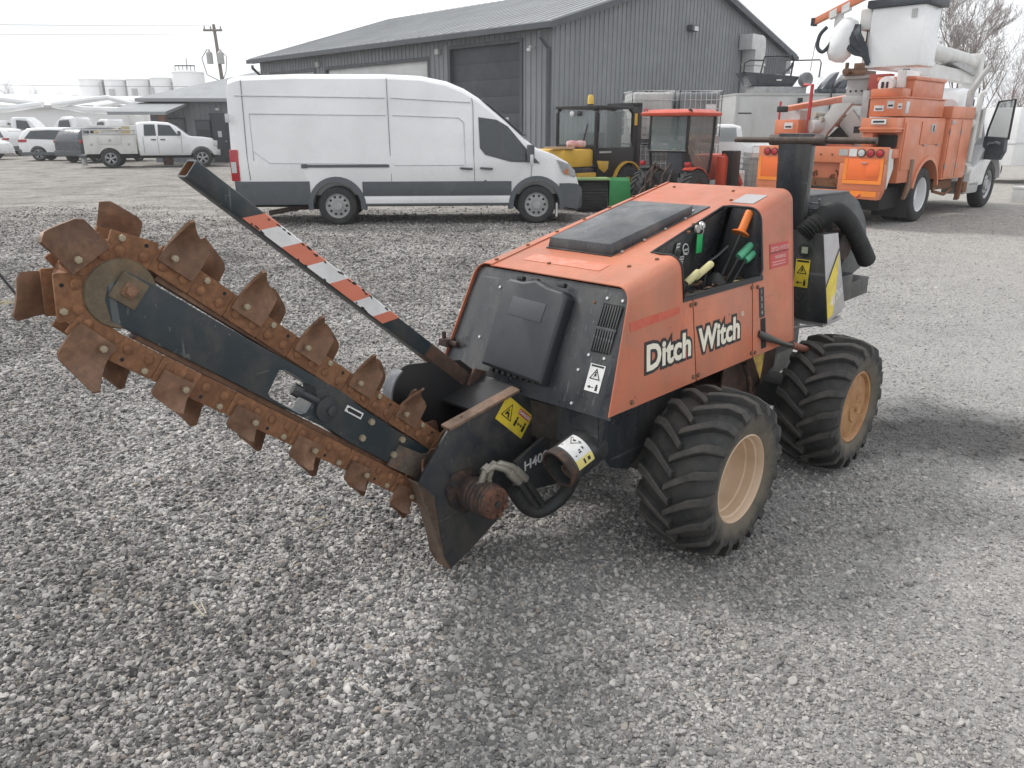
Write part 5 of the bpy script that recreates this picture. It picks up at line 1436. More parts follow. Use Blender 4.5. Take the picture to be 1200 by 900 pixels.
# galvanised duct up the gable
b = B()
b.box(11.30, 12.10, -0.62, -0.05, 0.6, 4.05)
b.box(11.26, 12.14, -0.66, -0.03, 4.05, 4.14)
pr = [(11.30, 4.14), (11.30, 4.62), (10.98, 4.62), (10.98, 5.18), (11.80, 5.18), (11.98, 5.12), (12.07, 5.0), (12.10, 4.85), (12.10, 4.14)]
b.prism([(x, -0.05, z) for x, z in pr], (0, -0.57, 0))
for z in (1.5, 2.6, 3.4): b.box(11.27, 12.13, -0.65, -0.04, z, z + 0.05)
tag(b.build('wall_duct', M_GALV, None, bevel=0.01), 'galvanised square duct running up the gable and elbowing under the eave', 'duct').matrix_world = Matrix.Translation((1.23, 25.43, 0)) @ Matrix.Rotation(R(45.1), 4, 'Z')

# ------------------------------------------------------------------ low office building
OFF = thing('office_building', 'low grey office with a hipped metal roof and a porch behind the white van', 'building', (-19.0, 41.2, 0))
EZ = 3.12
b = B().box(0.4, 14.5, 0.6, 0.75, 0, EZ).box(0.4, 0.55, 0.75, 9, 0, EZ)
ribbed(b, 0.45, 14.4, EZ, 0.6, 0.28, h=0.025)
b.build('wall', M_CLAD, OFF, smooth=0, fix=False)
sl2 = 0.324
b = B()
d0 = 5.6
b.add([(0, 0, EZ), (15, 0, EZ), (15, 2 * d0, EZ), (0, 2 * d0, EZ), (d0, d0, EZ + sl2 * d0), (15, d0, EZ + sl2 * d0), (0, 0, EZ - 0.16), (15, 0, EZ - 0.16), (15, 2 * d0, EZ - 0.16), (0, 2 * d0, EZ - 0.16)],
      [(0, 1, 5, 4), (3, 0, 4), (2, 3, 4, 5), (6, 7, 1, 0), (9, 6, 0, 3), (6, 9, 8, 7), (1, 2, 5), (7, 8, 2, 1), (8, 9, 3, 2)])
b.build('roof', M_ROOF, OFF, smooth=0)
b = B()
b.add([(-0.4, 0.55, 2.94), (2.5, 0.55, 2.94), (2.7, -2.9, 2.42), (-0.05, -2.9, 2.42), (-0.4, 0.55, 2.82), (2.5, 0.55, 2.82), (2.7, -2.9, 2.28), (-0.05, -2.9, 2.28)], [(0, 3, 2, 1), (4, 5, 6, 7), (3, 7, 6, 2), (1, 2, 6, 5), (0, 4, 7, 3)])
b.build('porch_roof', M_ROOF, OFF, smooth=0)
for x, y in ((2.45, -2.7),): B().box(x - 0.17, x + 0.17, y - 0.17, y + 0.17, 0, 2.28).build('porch_post', M_BRICK, OFF)
dr = B().box(3.55, 4.30, 0.50, 0.57, 0.02, 2.30).build('door', M_GDOOR, OFF, bevel=0.01)
B().box(3.45, 4.40, 0.53, 0.585, 0.02, 2.42).build('frame', M_TRIM, dr)
B().box(3.82, 4.02, 0.492, 0.498, 1.25, 1.55).build('notice', M_WDOOR, dr)
B().cyl((4.22, 0.46, 1.05), (4.22, 0.5, 1.05), 0.04, None, 8).build('handle', M_ALLOY, dr)
B().box(3.85, 4.05, 0.42, 0.57, 2.55, 2.66).build('wall_light', M_CLEARL, OFF)
w_ = B().box(1.0, 2.2, 0.53, 0.575, 1.0, 2.2).build('window', M_TRIM, OFF); B().box(1.08, 2.12, 0.518, 0.526, 1.08, 2.12).build('pane', M_GLASS, w_)
w_ = B().box(2.7, 3.6, 0.53, 0.575, 0.3, 2.1).build('window', M_TRIM, OFF); B().box(2.78, 3.52, 0.518, 0.526, 0.38, 2.02).build('pane', M_GLASS, w_)

# ------------------------------------------------------------------ utility pole and wires
POLE = thing('utility_pole', 'leaning wooden utility pole with two transformers and a crossarm above the office roof', 'utility pole', (-20.85, 60.0, 0))
lean = -0.42
B().cyl((0, 0, 0), (lean, 0, 8.75), 0.17, 0.11, 10).build('pole', M_WOODP, POLE)
B().box(lean - 0.75, lean + 0.6, -0.16, -0.04, 8.28, 8.42).build('crossarm', M_WOODP, POLE)
for x in (-0.65, -0.2, 0.5): B().lathe([(0.05, 0), (0.08, 0.05), (0.05, 0.1), (0.08, 0.15), (0.03, 0.22)], (lean + x, -0.1, 8.42), (0, 0, 1), 8).build('insulator', M_LGREY, POLE)
for x in (-0.55, 0.25): B().lathe([(0, 0), (0.22, 0.02), (0.22, 0.75), (0.12, 0.85), (0.05, 1.0), (0, 1.0)], (lean * 0.72 + x, -0.3, 6.1), (0, 0, 1), 14).build('transformer', M_LGREY, POLE, smooth=40)
B().tube([(lean - .55, -.3, 7.1), (lean - 1.0, -.3, 6.5), (lean - .8, -.2, 5.4), (lean * .5, -.1, 4.9)], 0.03, 5).tube([(lean + .3, -.3, 7.1), (lean + .8, -.3, 6.6), (lean + .6, -.2, 5.6), (lean * .5, -.1, 4.9)], 0.025, 5).build('lead', M_RUBBER, POLE)
def wire(name, label, a, c, sag, r=0.016):
    a, c = Vector(a), Vector(c)
    P = [a.lerp(c, i / 16) - Vector((0, 0, sag * 4 * (i / 16) * (1 - i / 16))) for i in range(17)]
    return tag(B().tube(P, r, 4).build(name, flat('wire', (0.20, 0.20, 0.21), 0.6)), label, 'wire')
PW = Vector((-20.85 + lean, 59.9, 8.62))
wire('overhead_wire', 'upper overhead wire running left from the pole top', PW + Vector((-.2, 0, .05)), (-75, 52, 9.4), 0.5)
wire('overhead_wire', 'lower overhead wire running left just under the pole top', PW + Vector((0, 0, -.5)), (-75, 52, 8.6), 0.5)
wire('overhead_wire', 'overhead wire running right from the pole behind the big roof', PW + Vector((.4, 0, .0)), (6, 62, 6.0), 0.5, 0.012)
wire('overhead_wire', 'low sagging wire across the pale tanks', (-92, 95, 7.6), (-21.0, 60, 4.6), 0.3, 0.02)

# ------------------------------------------------------------------ tanks, warehouses, far trees
M_TANK = paint('tank_white', (0.80, 0.805, 0.80), 0.6, (0.5, 0.49, 0.46, 1), 0.3, 0.25)
M_FARW = paint('warehouse_white', (0.80, 0.80, 0.80), 0.5, (0.66, 0.66, 0.65, 1), 0.2, 0.08)
M_FARR = paint('warehouse_roof', (0.82, 0.82, 0.82), 0.5, (0.7, 0.7, 0.7, 1), 0.2, 0.1)
TD = 118.0
tl = ['leftmost pale tank with a dark stair on its side', 'second pale tank from the left', 'middle pale tank of the row', 'fourth pale tank next to the tallest one', 'tallest pale tank with a rail on top']
for k, (x0, x1, yt) in enumerate(((103, 131, 94), (132, 156.5, 94.5), (157.5, 184, 94), (184.5, 209, 92.5), (211, 246, 86))):
    xc, r_ = ((x0 + x1) / 2 - 600) / 900 * TD * 0.95, (x1 - x0) / 1800 * TD * 0.95
    h_ = 1.6 + (152 - yt) / 900 * TD * 0.89
    t = thing('storage_tank', tl[k], 'tank', (xc, TD, 0), 0, 'storage tanks beyond the yard')
    B().cyl((0, 0, 0), (0, 0, h_), r_, None, 28).build('shell', M_TANK, t, smooth=40)
    B().lathe([(r_ + 0.06, h_ - 0.02), (r_ + 0.06, h_ + 0.12), (r_ * 0.5, h_ + 0.4), (0, h_ + 0.5)], (0, 0, 0), (0, 0, 1), 28).build('roof', M_TANK, t, smooth=40)
    if k == 0: B().box(r_ * 0.82, r_ * 1.05, -r_ * 0.6, -r_ * 0.3, 0, h_ - 0.4).build('stair', M_LGREY, t)
    if k in (1, 2, 3): B().box(-0.4 if k != 3 else -1.1, 0.4 if k != 3 else -0.6, -r_ - 0.10, -r_ - 0.03, h_ - 2.1, h_ - 1.2).build('plate', M_LGREY, t)
    if k == 4:
        b = B().tube([(-1.2, -r_ * .6, h_ + 0.9), (1.6, -r_ * .6, h_ + 0.9)], 0.10, 5)
        for q in range(6): b.tube([(-1.2 + q * .55, -r_ * .6, h_ + 0.2), (-1.2 + q * .55, -r_ * .6, h_ + 0.95)], 0.06, 4)
        b.tube([(0, 0, h_), (0, 0, h_ + 2.0)], 0.06, 4); b.build('rail', M_VGREY, t)
def warehouse(label, x0, x1, y0, y1, ev, rd):
    t = thing('warehouse', label, 'warehouse', ((x0 + x1) / 2, y0, 0))
    w = (x1 - x0) / 2; d_ = y1 - y0
    B().box(-w, w, 0, d_, 0, ev).build('wall', M_FARW, t)
    b = B().prism([(-w - .4, -0.5, ev + .02), (-w - .4, d_ / 2, rd), (-w - .4, d_ + .5, ev + .02)], (2 * w + .8, 0, 0)); b.build('roof', M_FARR, t, smooth=0)
    B().box(-w - .4, w + .4, -0.62, -0.52, ev - 0.25, ev + 0.03).build('gutter', M_LGREY, t)
    return t
warehouse('long low white warehouse beneath the pale tanks', -56, -30, 88, 112, 4.1, 5.5)
warehouse('wide white warehouse at the far left edge of the yard', -112, -57, 92, 120, 3.0, 6.0)

def bare_tree(name, label, loc, h, seed, levels=5, spread=0.55, mat=None, r0=None, n0=3, cat='tree', group=None, low=0.28):
    rng = random.Random(seed)
    t = thing(name, label, cat, loc, 0, group)
    bT, bC = B(), B()
    r0 = r0 or h * 0.0105
    def grow(p, d, L, r, lev):
        n = 3 if lev else 6
        P, Rr = [p], [r]
        for i in range(n):
            d = (d + Vector((rng.uniform(-1, 1), rng.uniform(-1, 1), rng.uniform(-0.3, 0.6))) * (0.10 if lev == 0 else 0.20)).normalized()
            p = p + d * (L / n); P.append(p); Rr.append(r * (1 - 0.5 * (i + 1) / n))
        (bT if lev < 2 else bC).tube(P, Rr, 5 if lev < 2 else 3, caps=False)
        if lev >= levels: return
        k = n0 + (1 if lev > 0 else 3)
        for j in range(k):
            f = (low if lev == 0 else 0.25) + (1 - (low if lev == 0 else 0.25)) * (j + rng.random()) / k
            i = min(int(f * n), n - 1); q = P[i].lerp(P[i + 1], f * n - i)
            a = rng.uniform(0, 6.283); o_ = d.orthogonal().normalized(); o_ = Matrix.Rotation(a, 3, d) @ o_
            nd = (d + o_ * rng.uniform(spread * 0.7, spread * 1.5)).normalized()
            nd = (nd + Vector((0, 0, 0.12))).normalized()
            grow(q, nd, L * rng.uniform(0.48, 0.70), max(Rr[i] * 0.62, 0.0075 * h / 10), lev + 1)
    grow(Vector((0, 0, 0)), Vector((rng.uniform(-.05, .05), rng.uniform(-.05, .05), 1)), h * 0.62, r0, 0)
    bT.build('trunk', M_BARK, t, fix=False); bC.build('crown', mat or M_TWIG, t, fix=False, smooth=0)
    return t
bare_tree('bare_tree', 'tall bare tree rising behind the white boom of the bucket truck', (32.6, 60, 0), 11.6, 2, levels=6, spread=0.55)
bare_tree('bare_tree', 'bare tree behind the white bucket, left of the tallest one', (33.4, 66, 0), 11.5, 5, spread=0.5)
bare_tree('bare_tree', 'bare tree leaning right at the right of the tallest one', (36.0, 62, 0), 9.6, 9, spread=0.65)
bare_tree('bare_tree', 'smaller bare tree by the right edge of the picture', (42.0, 68, 0), 8.0, 14, spread=0.65)
bare_tree('bare_tree', 'low bare tree far behind the cart seats on the box truck', (32.3, 85, 0), 6.0, 21, levels=4, spread=0.6)
for k, (x, y, h_, s_) in enumerate(((35.8, 56, 4.8, 31), (33.8, 57, 4.6, 33))):
    bare_tree('bare_shrub', ['reddish bare shrub at the right edge beyond the open truck door', 'reddish bare shrub just beyond the glass of the open truck door'][k], (x, y, 0), h_, s_, spread=0.7, mat=M_REDTWIG, cat='shrub', low=0.05)
for k, (x, y, h_, s_) in enumerate((((14 - 600) / 900 * 142.5, 150, 8.8, 41), ((42 - 600) / 900 * 142.5, 150, 9.4, 42), ((80 - 600) / 900 * 142.5, 150, 8.0, 43))):
    bare_tree('bare_tree', ['small far bare tree nearest the left edge', 'taller far bare tree second from the left edge', 'low far bare tree just left of the pale tanks'][k], (x, y, 0), h_, s_, levels=4, spread=0.75, low=0.15, r0=0.25)

# ------------------------------------------------------------------ white cargo van
VAN = thing('cargo_van', 'long white high-roof cargo van with grey lower cladding parked before the building', 'van', (-3.06, 13.78, 0), math.atan2(0.26, 3.51))
HV, CYV = 0.95, 0.95
st = [(-1.74, 2.30, 0.965, 0.42), (-1.70, 2.42, 0.985), (-1.55, 2.47, 1.0), (-0.6, 2.505), (0.9, 2.51), (1.5, 2.485), (1.95, 2.40), (2.25, 2.28), (2.50, 2.13), (2.95, 1.77), (3.34, 1.43), (3.50, 1.31), (3.80, 1.20, 0.985), (4.05, 1.07, 0.95), (4.20, 0.92, 0.90), (4.28, 0.70, 0.85), (4.30, 0.55, 0.82)]
bm_ = B().loft(body_sections(st, 0.37, HV, 1.10, 0.11, CYV)).mesh('body', M_VWHITE, smooth=32)
def archcut(x, r, z=0.33, hv=HV, cy=CYV): return [B().cyl((x, cy - hv - 0.3, z), (x, cy - hv + 0.28, z), r, None, 40).mesh('c', M_DARK), B().cyl((x, cy + hv + 0.3, z), (x, cy + hv - 0.28, z), r, None, 40).mesh('c', M_DARK)]
VB = link('body', boolean(bm_, archcut(0, 0.42) + archcut(3.51, 0.42)), VAN)
B().box(-1.5, 4.1, 0.25, 1.65, 0.30, 0.50).build('underbody', M_DARK, VAN)
for x in (0, 3.51):
    for fy, cy_ in ((-1, 0.12), (1, 1.78)): vwheel(VAN, x, cy_, 0.335, 0.22, fy, 'steel' , M_STEEL, 0.215)
# grey cladding band, flares and bumpers
b = B()
def band(x0, x1, z0, z1, o=0.012):
    for s_ in (0, 1):
        y = -o if s_ == 0 else 2 * CYV + o
        b.box(x0, x1, min(y, y + (0.03 if s_ == 0 else -0.03)), max(y, y + (0.03 if s_ == 0 else -0.03)), z0, z1)
band(-1.72, -0.45, 0.36, 0.755); band(0.45, 3.06, 0.50, 0.745)
b.build('side_cladding', M_VGREY, VAN, bevel=0.008)
b = B(); band(0.46, 3.04, 0.37, 0.492, 0.006); b.build('rocker', M_VWHITE, VAN, bevel=0.006)
b = B(); band(0.40, 3.10, 0.335, 0.372, 0.010); b.build('sill', M_VGREY, VAN)
for x in (0, 3.51):
    for y0, d_ in ((-0.03, 0.09), (2 * CYV + 0.03, -0.09)):
        secs = []
        for k in range(19):
            a = R(-8 + 196 * k / 18)
            c_, s_ = math.cos(a), math.sin(a)
            secs.append([(x + c_ * rr, y, 0.33 + s_ * rr) for rr, y in ((0.415, y0 + d_), (0.415, y0), (0.50, y0 + d_ * .2), (0.515, y0 + d_))])
        B().loft(secs).build('wheel_arch', M_VGREY, VAN, smooth=40)
secs = []
for x, k, zt, zb in ((3.92, 1.005, 0.70, 0.32), (4.10, 0.975, 0.70, 0.27), (4.24, 0.93, 0.69, 0.25), (4.33, 0.86, 0.62, 0.26), (4.36, 0.78, 0.52, 0.30)):
    secs.append([(x, CYV - HV * k, zb), (x, CYV - HV * k, zt), (x, CYV + HV * k, zt), (x, CYV + HV * k, zb)])
B().loft(secs).build('front_bumper', M_VGREY, VAN, smooth=50)
B().box(-1.80, -1.70, 0.02, 1.88, 0.40, 0.62).build('rear_bumper', M_VGREY, VAN, bevel=0.03)
# side seams, rail, handles, pressings
def ys(z): return 0.0 + 0.11 * max(0.0, z - 1.10) * 0.85 - 0.003
def sstrip(name, pts, w, mat, parent=VAN, o=0.004, close=False):
    """thin strip following the van's near side through (x, z) points"""
    b = B(); P = [Vector((x, ys(z) - o, z)) for x, z in pts]
    return b.tube(P, w, 5, closed=close).build(name, mat, parent)
sd = B()
for pts in ([(0.965, 0.50), (0.955, 1.3), (0.94, 2.44)], [(2.42, 0.50), (2.40, 1.2), (2.40, 2.0), (2.38, 2.12)], [(3.40, 0.75), (3.42, 1.05), (3.35, 1.36)], [(-1.45, 0.78), (-1.47, 1.2), (-1.48, 2.40)]):
    sd.tube([(x, ys(z) - 0.002, z) for x, z in pts], 0.0055, 4)
sd.build('door_seam', M_SEAM, VAN)
sd = B()
sd.tube([(-1.60, ys(2.15), 2.15), (0.9, ys(2.12), 2.12)], 0.010, 5).tube([(1.0, ys(2.12), 2.12), (2.36, ys(2.05), 2.05)], 0.010, 5)
for pts in ([(-1.36, 1.10), (-1.38, 1.86), (0.90, 1.84), (0.90, 1.84)], [(-1.36, 1.26), (-1.10, 1.06), (0.90, 1.04)], [(1.02, 1.84), (2.15, 1.80), (2.24, 1.72), (2.25, 1.04)], [(1.02, 1.02), (2.24, 1.02)]):
    sd.tube([(x, ys(z) + 0.002, z) for x, z in pts], 0.010, 5)
sd.build('panel_pressing', M_SEAML, VAN, smooth=60)
B().box(-0.55, 0.93, ys(1.0) - 0.012, ys(1.0) + 0.01, 0.985, 1.03).build('door_rail', M_SEAM, VAN, bevel=0.004)
B().box(-0.57, -0.47, ys(1.0) - 0.02, ys(1.0) + 0.01, 0.975, 1.04).build('rail_end', M_SEAM, VAN, bevel=0.004)
for x in (2.17, 2.52): B().tube([(x, ys(.96) - 0.01, 0.965), (x + 0.02, ys(.96) - 0.035, 0.965), (x + 0.17, ys(.96) - 0.035, 0.955), (x + 0.20, ys(.96) - 0.01, 0.955)], 0.02, 6).build('door_handle', M_SEAM, VAN)
B().cyl((2.60, 0.0, 0.745), (2.60, -0.008, 0.745), 0.022, None, 12).build('lock', M_SEAM, VAN)
def yq(z): return ys(z) - 0.005
wq = [(2.52, 1.78), (2.78, 1.74), (2.97, 1.64), (3.28, 1.28), (3.38, 1.09), (3.05, 1.10), (2.62, 1.22), (2.54, 1.32)]
B().prism([(x, yq(z) - 0.002, z) for x, z in [(2.49, 1.81), (2.80, 1.77), (3.00, 1.66), (3.32, 1.29), (3.56, 1.04), (3.36, 1.06), (3.04, 1.07), (2.60, 1.19), (2.51, 1.30)]], (0, 0.006, 0)).build('window_frame', M_SEAM, VAN)
wd = B().prism([(x, yq(z) - 0.006, z) for x, z in wq], (0, 0.003, 0)).build('side_window', M_GLASS, VAN)
B().prism([(x, yq(z) - 0.008, z) for x, z in ((2.88, 1.70), (2.92, 1.68), (2.95, 1.12), (2.90, 1.13))], (0, 0.004, 0)).build('window_post', M_SEAM, VAN)
B().prism([(2.56, 0.20, 2.115), (3.33, 0.08, 1.475), (3.33, 1.82, 1.475), (2.56, 1.70, 2.115)], (0.012, 0, 0.014)).build('windscreen', M_GLASS, VAN)
mr_ = B().box(3.32, 3.44, -0.26, -0.06, 1.08, 1.36).build('mirror', M_SEAM, VAN, bevel=0.03)
B().box(3.36, 3.42, -0.275, -0.262, 1.02, 1.20).build('mirror_lamp', M_CLEARL, mr_, bevel=0.01)
secs = [[(3.93, 0.005, 1.10), (4.00, -0.006, 0.97), (4.12, 0.035, 0.84), (4.225, 0.11, 0.80), (4.19, 0.12, 0.97), (4.05, 0.05, 1.055)]]
hl = B().prism([(3.86, -0.004, 1.105), (3.99, -0.006, 0.865), (4.20, 0.075, 0.80), (4.235, 0.10, 0.84), (4.10, 0.055, 1.02)], (0.012, 0.16, 0.012)).build('headlight', M_HEADL, VAN, bevel=0.01)
B().prism([(3.97, -0.012, 0.905), (4.02, -0.010, 0.855), (4.07, 0.01, 0.845), (4.07, 0.01, 0.96)], (0.006, 0.03, 0)).build('indicator', flat('amber', (0.5, 0.17, 0.05)), hl)
tlv = B().box(-1.765, -1.62, -0.014, 0.10, 0.76, 1.28).build('tail_light', M_REDL, VAN, bevel=0.02)
B().box(-1.745, -1.66, -0.018, 0.0, 0.90, 1.08).build('reversing_lamp', M_CLEARL, tlv)
B().box(-1.765, -1.70, -0.02, 0.03, 1.72, 1.86).build('rear_hinge', M_CLEARL, VAN, bevel=0.01)
B().tube([(-0.35, 0.35, 0.29), (-0.7, 0.25, 0.29), (-1.15, 0.15, 0.22), (-1.22, 0.13, 0.21)], 0.042, 10).build('tailpipe', M_RUSTBLK, VAN)
for x in (2.9, 2.99): B().lathe([(0.0, 0.06), (0.03, 0.04), (0.035, 0)], (x, 0.3, 1.80 if x < 2.95 else 1.76), (0.6, 0, 0.8), 8).build('marker_lamp', M_CLEARL, VAN) if x > 2.95 else None
B().cyl((-1.55, -0.012, 0.68), (-1.55, -0.02, 0.68), 0.03, None, 10).build('tow_cap', M_VGREY, VAN)
B().box(3.86, 3.89, 0.02, 0.16, 0.12, 0.36).build('mud_flap', M_UWHITE, VAN)

# ------------------------------------------------------------------ utility pickup
UT = thing('utility_truck', 'white crew-cab pickup with a utility service body parked by the office porch', 'truck', (-17.67, 35.25, 0), math.atan2(1.25, 3.57))
st = [(1.18, 1.90, 0.93), (1.30, 1.95, 0.96), (1.9, 1.975), (2.45, 1.93), (2.75, 1.78), (3.18, 1.42), (3.30, 1.34), (3.9, 1.30), (4.25, 1.24, 0.97), (4.42, 1.05, 0.92), (4.46, 0.72, 0.90)]
bm_ = B().loft(body_sections(st, 0.52, 0.98, 1.28, 0.30, 0.98)).mesh('cab', M_VWHITE, smooth=32)
cut = lambda x, r: [B().cyl((x, -0.3, 0.40), (x, 0.4, 0.40), r, None, 32).mesh('c', M_DARK), B().cyl((x, 1.6, 0.40), (x, 2.3, 0.40), r, None, 32).mesh('c', M_DARK)]
link('cab', boolean(bm_, cut(3.78, 0.50)), UT)
b = B().box(-0.98, 1.10, 0.0, 0.42, 0.60, 1.38).box(-0.98, 1.10, 1.54, 1.96, 0.60, 1.38).box(-0.98, 1.10, 0.42, 1.54, 0.60, 0.85)
link('service_body', boolean(b.mesh('service_body', M_UWHITE), cut(0.0, 0.46)), UT)
for x0, x1, z0, z1 in ((-0.92, -0.42, 0.66, 1.33), (-0.36, 0.50, 1.00, 1.33), (0.56, 1.05, 0.66, 1.33)):
    d_ = B().box(x0, x1, -0.018, -0.002, z0, z1).build('cabinet_door', M_UWHITE, UT, bevel=0.006)
    B().box((x0 + x1) / 2 - 0.05, (x0 + x1) / 2 + 0.05, -0.026, -0.018, (z0 + z1) / 2 - 0.05, (z0 + z1) / 2 + 0.05).build('latch', M_STEEL, d_)
b = B()
for z in (1.42, 1.60):
    b.tube([(-0.95, 0.05, z), (1.05, 0.05, z)], 0.03, 6); b.tube([(-0.95, 1.9, z), (1.05, 1.9, z)], 0.03, 6)
for x in (-0.95, -0.2, 0.5, 1.05): b.tube([(x, 0.05, 1.38), (x, 0.05, 1.62)], 0.03, 6); b.tube([(x, 1.9, 1.38), (x, 1.9, 1.62)], 0.03, 6)
b.box(-0.4, 0.7, 0.5, 1.4, 0.9, 1.55)
b.build('load_rack', M_LGREY, UT)
B().box(-1.06, -0.98, 0.45, 1.50, 0.55, 1.35).build('tailgate', M_UWHITE, UT)
B().box(-1.30, -0.98, 0.15, 1.8, 0.42, 0.55).build('rear_step', M_VGREY, UT)
for y in (0.2, 0.9): B().box(-1.2, -1.1, y, y + 0.06, 0.10, 0.42).build('jack_leg', M_LGREY, UT)
for x0, x1, k in ((1.46, 1.95, 0), (2.03, 2.86, 1)):
    top = 1.84
    q = [(x0, 1.36), (x1, 1.36), (x1 - (0.02 if not k else 0.30), top - (0 if not k else 0.04)), (x0 + 0.03, top)]
    yy = lambda z: 0.30 * max(0, z - 1.28) * 0.85
    B().prism([(x, yy(z) - 0.008, z) for x, z in q], (0, 0.006, 0)).build('window', M_GLASS, UT)
sd = B()
for pts in ([(1.99, 0.62), (1.99, 1.32)], [(2.95, 0.62), (2.97, 1.3)], [(1.40, 0.62), (1.40, 1.32)]): sd.tube([(x, -0.003, z) for x, z in pts], 0.008, 4)
sd.build('door_seam', M_SEAM, UT)
for x in (1.82, 2.2): B().box(x - 0.10, x + 0.10, -0.03, 0, 1.17, 1.22).build('door_handle', M_SEAM, UT)
B().box(2.85, 2.98, -0.22, -0.03, 1.36, 1.56).build('mirror', M_SEAM, UT, bevel=0.02)
B().box(4.44, 4.56, 0.05, 1.91, 0.50, 0.74).build('front_bumper', M_ALLOY, UT, bevel=0.03)
B().box(4.30, 4.48, -0.005, 0.2, 0.92, 1.15).build('headlight', M_CLEARL, UT, bevel=0.02)
B().box(-0.9, 4.3, 0.3, 1.6, 0.40, 0.58).build('chassis', M_DARK, UT)
for x in (0, 3.78):
    for fy, y in ((-1, 0.12), (1, 1.84)): vwheel(UT, x, y, 0.40, 0.27, fy, 'alloy', M_ALLOY, 0.25)
B().tube([(-0.6, 0.6, 1.5), (0.4, 0.6, 1.62)], 0.05, 6).box(0.55, 0.85, 0.4, 0.8, 1.38, 1.75).build('loose_gear', flat('tan_gear', (0.45, 0.36, 0.2)), UT)

# ------------------------------------------------------------------ sport utility cars
def suv(label, loc, rz, paint_, s_=1.0, glassy=M_GLASS):
    t = thing('suv', label, 'car', loc, rz)
    hw = 0.94
    st = [(-2.28, 1.08, 0.90), (-2.22, 1.25, 0.94), (-2.05, 1.52, 0.97), (-1.80, 1.68, 0.985), (-1.2, 1.74), (0.0, 1.745), (0.5, 1.69), (0.95, 1.45), (1.30, 1.14), (2.0, 1.04, 0.97), (2.35, 0.88, 0.90), (2.45, 0.62, 0.84)]
    m_ = B().loft(body_sections(st, 0.34, hw, 1.02, 0.34, 0)).mesh('body', paint_, smooth=35)
    cs = []
    for x in (-1.35, 1.40):
        for s__ in (1, -1): cs.append(B().cyl((x, s__ * (hw + 0.2), 0.36), (x, s__ * (hw - 0.25), 0.36), 0.43, None, 28).mesh('c', M_DARK))
    link('body', boolean(m_, cs), t)
    for s__ in (1, -1):
        yy = lambda z: s__ * (hw - 0.34 * max(0, z - 1.02) * 0.85 + 0.004)
        B().prism([(x, yy(z), z) for x, z in ((-1.95, 1.16), (-1.62, 1.56), (-0.75, 1.60), (0.35, 1.57), (0.85, 1.34), (1.0, 1.12), (-0.3, 1.09))], (0, -s__ * 0.004, 0)).build('window', glassy, t)
        B().box(-2.26, -1.84, s__ * (hw - 0.24) if s__ > 0 else -hw - 0.0, s__ * hw if s__ > 0 else -hw + 0.24, 0.98, 1.12).build('tail_light', M_REDL, t, bevel=0.02)
        for x in (-1.35, 1.40): vwheel(t, x, s__ * 0.82, 0.36, 0.22, s__, 'alloy', M_ALLOY, 0.24)
        B().box(-2.2, 2.3, s__ * hw - 0.02, s__ * hw + 0.012, 0.30, 0.46).build('sill', M_VGREY, t, bevel=0.01)
    B().prism([(-2.235, -0.66, 1.17), (-2.235, 0.66, 1.17), (-2.02, 0.58, 1.54), (-2.02, -0.58, 1.54)], (-0.012, 0, 0.006)).build('rear_window', glassy, t)
    B().box(-2.34, -2.15, -0.9, 0.9, 0.36, 0.62).build('rear_bumper', M_VGREY, t, bevel=0.04)
    B().prism([(0.52, -0.72, 1.68), (1.28, -0.80, 1.16), (1.28, 0.80, 1.16), (0.52, 0.72, 1.68)], (0.01, 0, 0.012)).build('windscreen', glassy, t)
    return t
suv('white sport utility car parked nose right at the far left', (-24.5, 44.6, 0), R(12), M_VWHITE)
suv('dark sport utility car with a lit red tail lamp behind the utility truck', (-21.6, 42.6, 0), R(70), M_VBLACK)
suv('silver white car cut off by the left edge of the yard', (-31.2, 45.5, 0), R(8), M_VWHITE)

# far white boom trucks
def boom_truck(label, loc, rz, up_):
    t = thing('boom_truck', label, 'truck', loc, rz)
    B().box(-3.0, 2.0, -1.1, 1.1, 0.9, 1.9).build('body', M_UWHITE, t, bevel=0.05)
    st = [(2.05, 2.3, .96), (2.2, 2.45), (3.0, 2.45), (3.4, 2.1), (3.7, 1.6), (4.6, 1.5), (4.75, 1.0)]
    c_ = B().loft(body_sections(st, 0.7, 1.1, 1.5, 0.2, 0)).build('cab', M_VWHITE, t, smooth=35)
    for s__ in (1, -1): B().prism([(x, s__ * 1.07, z) for x, z in ((2.4, 1.6), (3.3, 1.6), (3.1, 2.2), (2.45, 2.25))], (0, s__ * 0.03, 0)).build('window', M_GLASS, c_)
    for x in (-1.6, 3.6):
        for s__ in (1, -1): vwheel(t, x, s__ * 0.95, 0.48, 0.3, s__, 'steel', M_LGREY, 0.28)
    B().cyl((-1.0, 0, 1.9), (-1.0, 0, 2.9), 0.35, None, 12).build('pedestal', M_UWHITE, t)
    B().tube([(-1.0, 0, 2.8), (1.8, 0, up_ - 0.3), (3.9, 0, up_)], [0.26, 0.22, 0.2], 8).tube([(3.9, 0.25, up_), (0, 0.25, up_ + 0.45), (-2.6, 0.25, up_ - 0.2)], [0.2, 0.17, 0.14], 8).build('boom', M_VWHITE, t)
    b = B().box(-3.5, -2.7, -0.2, 0.7, up_ - 1.1, up_ - 0.1); b.build('bucket', M_VWHITE, t, bevel=0.06)
    B().tube([(-2.8, 0.4, up_ - 0.1), (-2.4, 0.2, up_ - 0.4), (-2.0, 0.3, up_ - 0.1)], 0.06, 6).build('hose', M_RUBBER, t)
    return t
boom_truck('white boom truck behind the utility truck with its arm folded low', (-27.0, 55, 0), R(178), 3.2)
boom_truck('white boom truck at the far left edge behind the cars', (-36.5, 56, 0), R(12), 3.3)
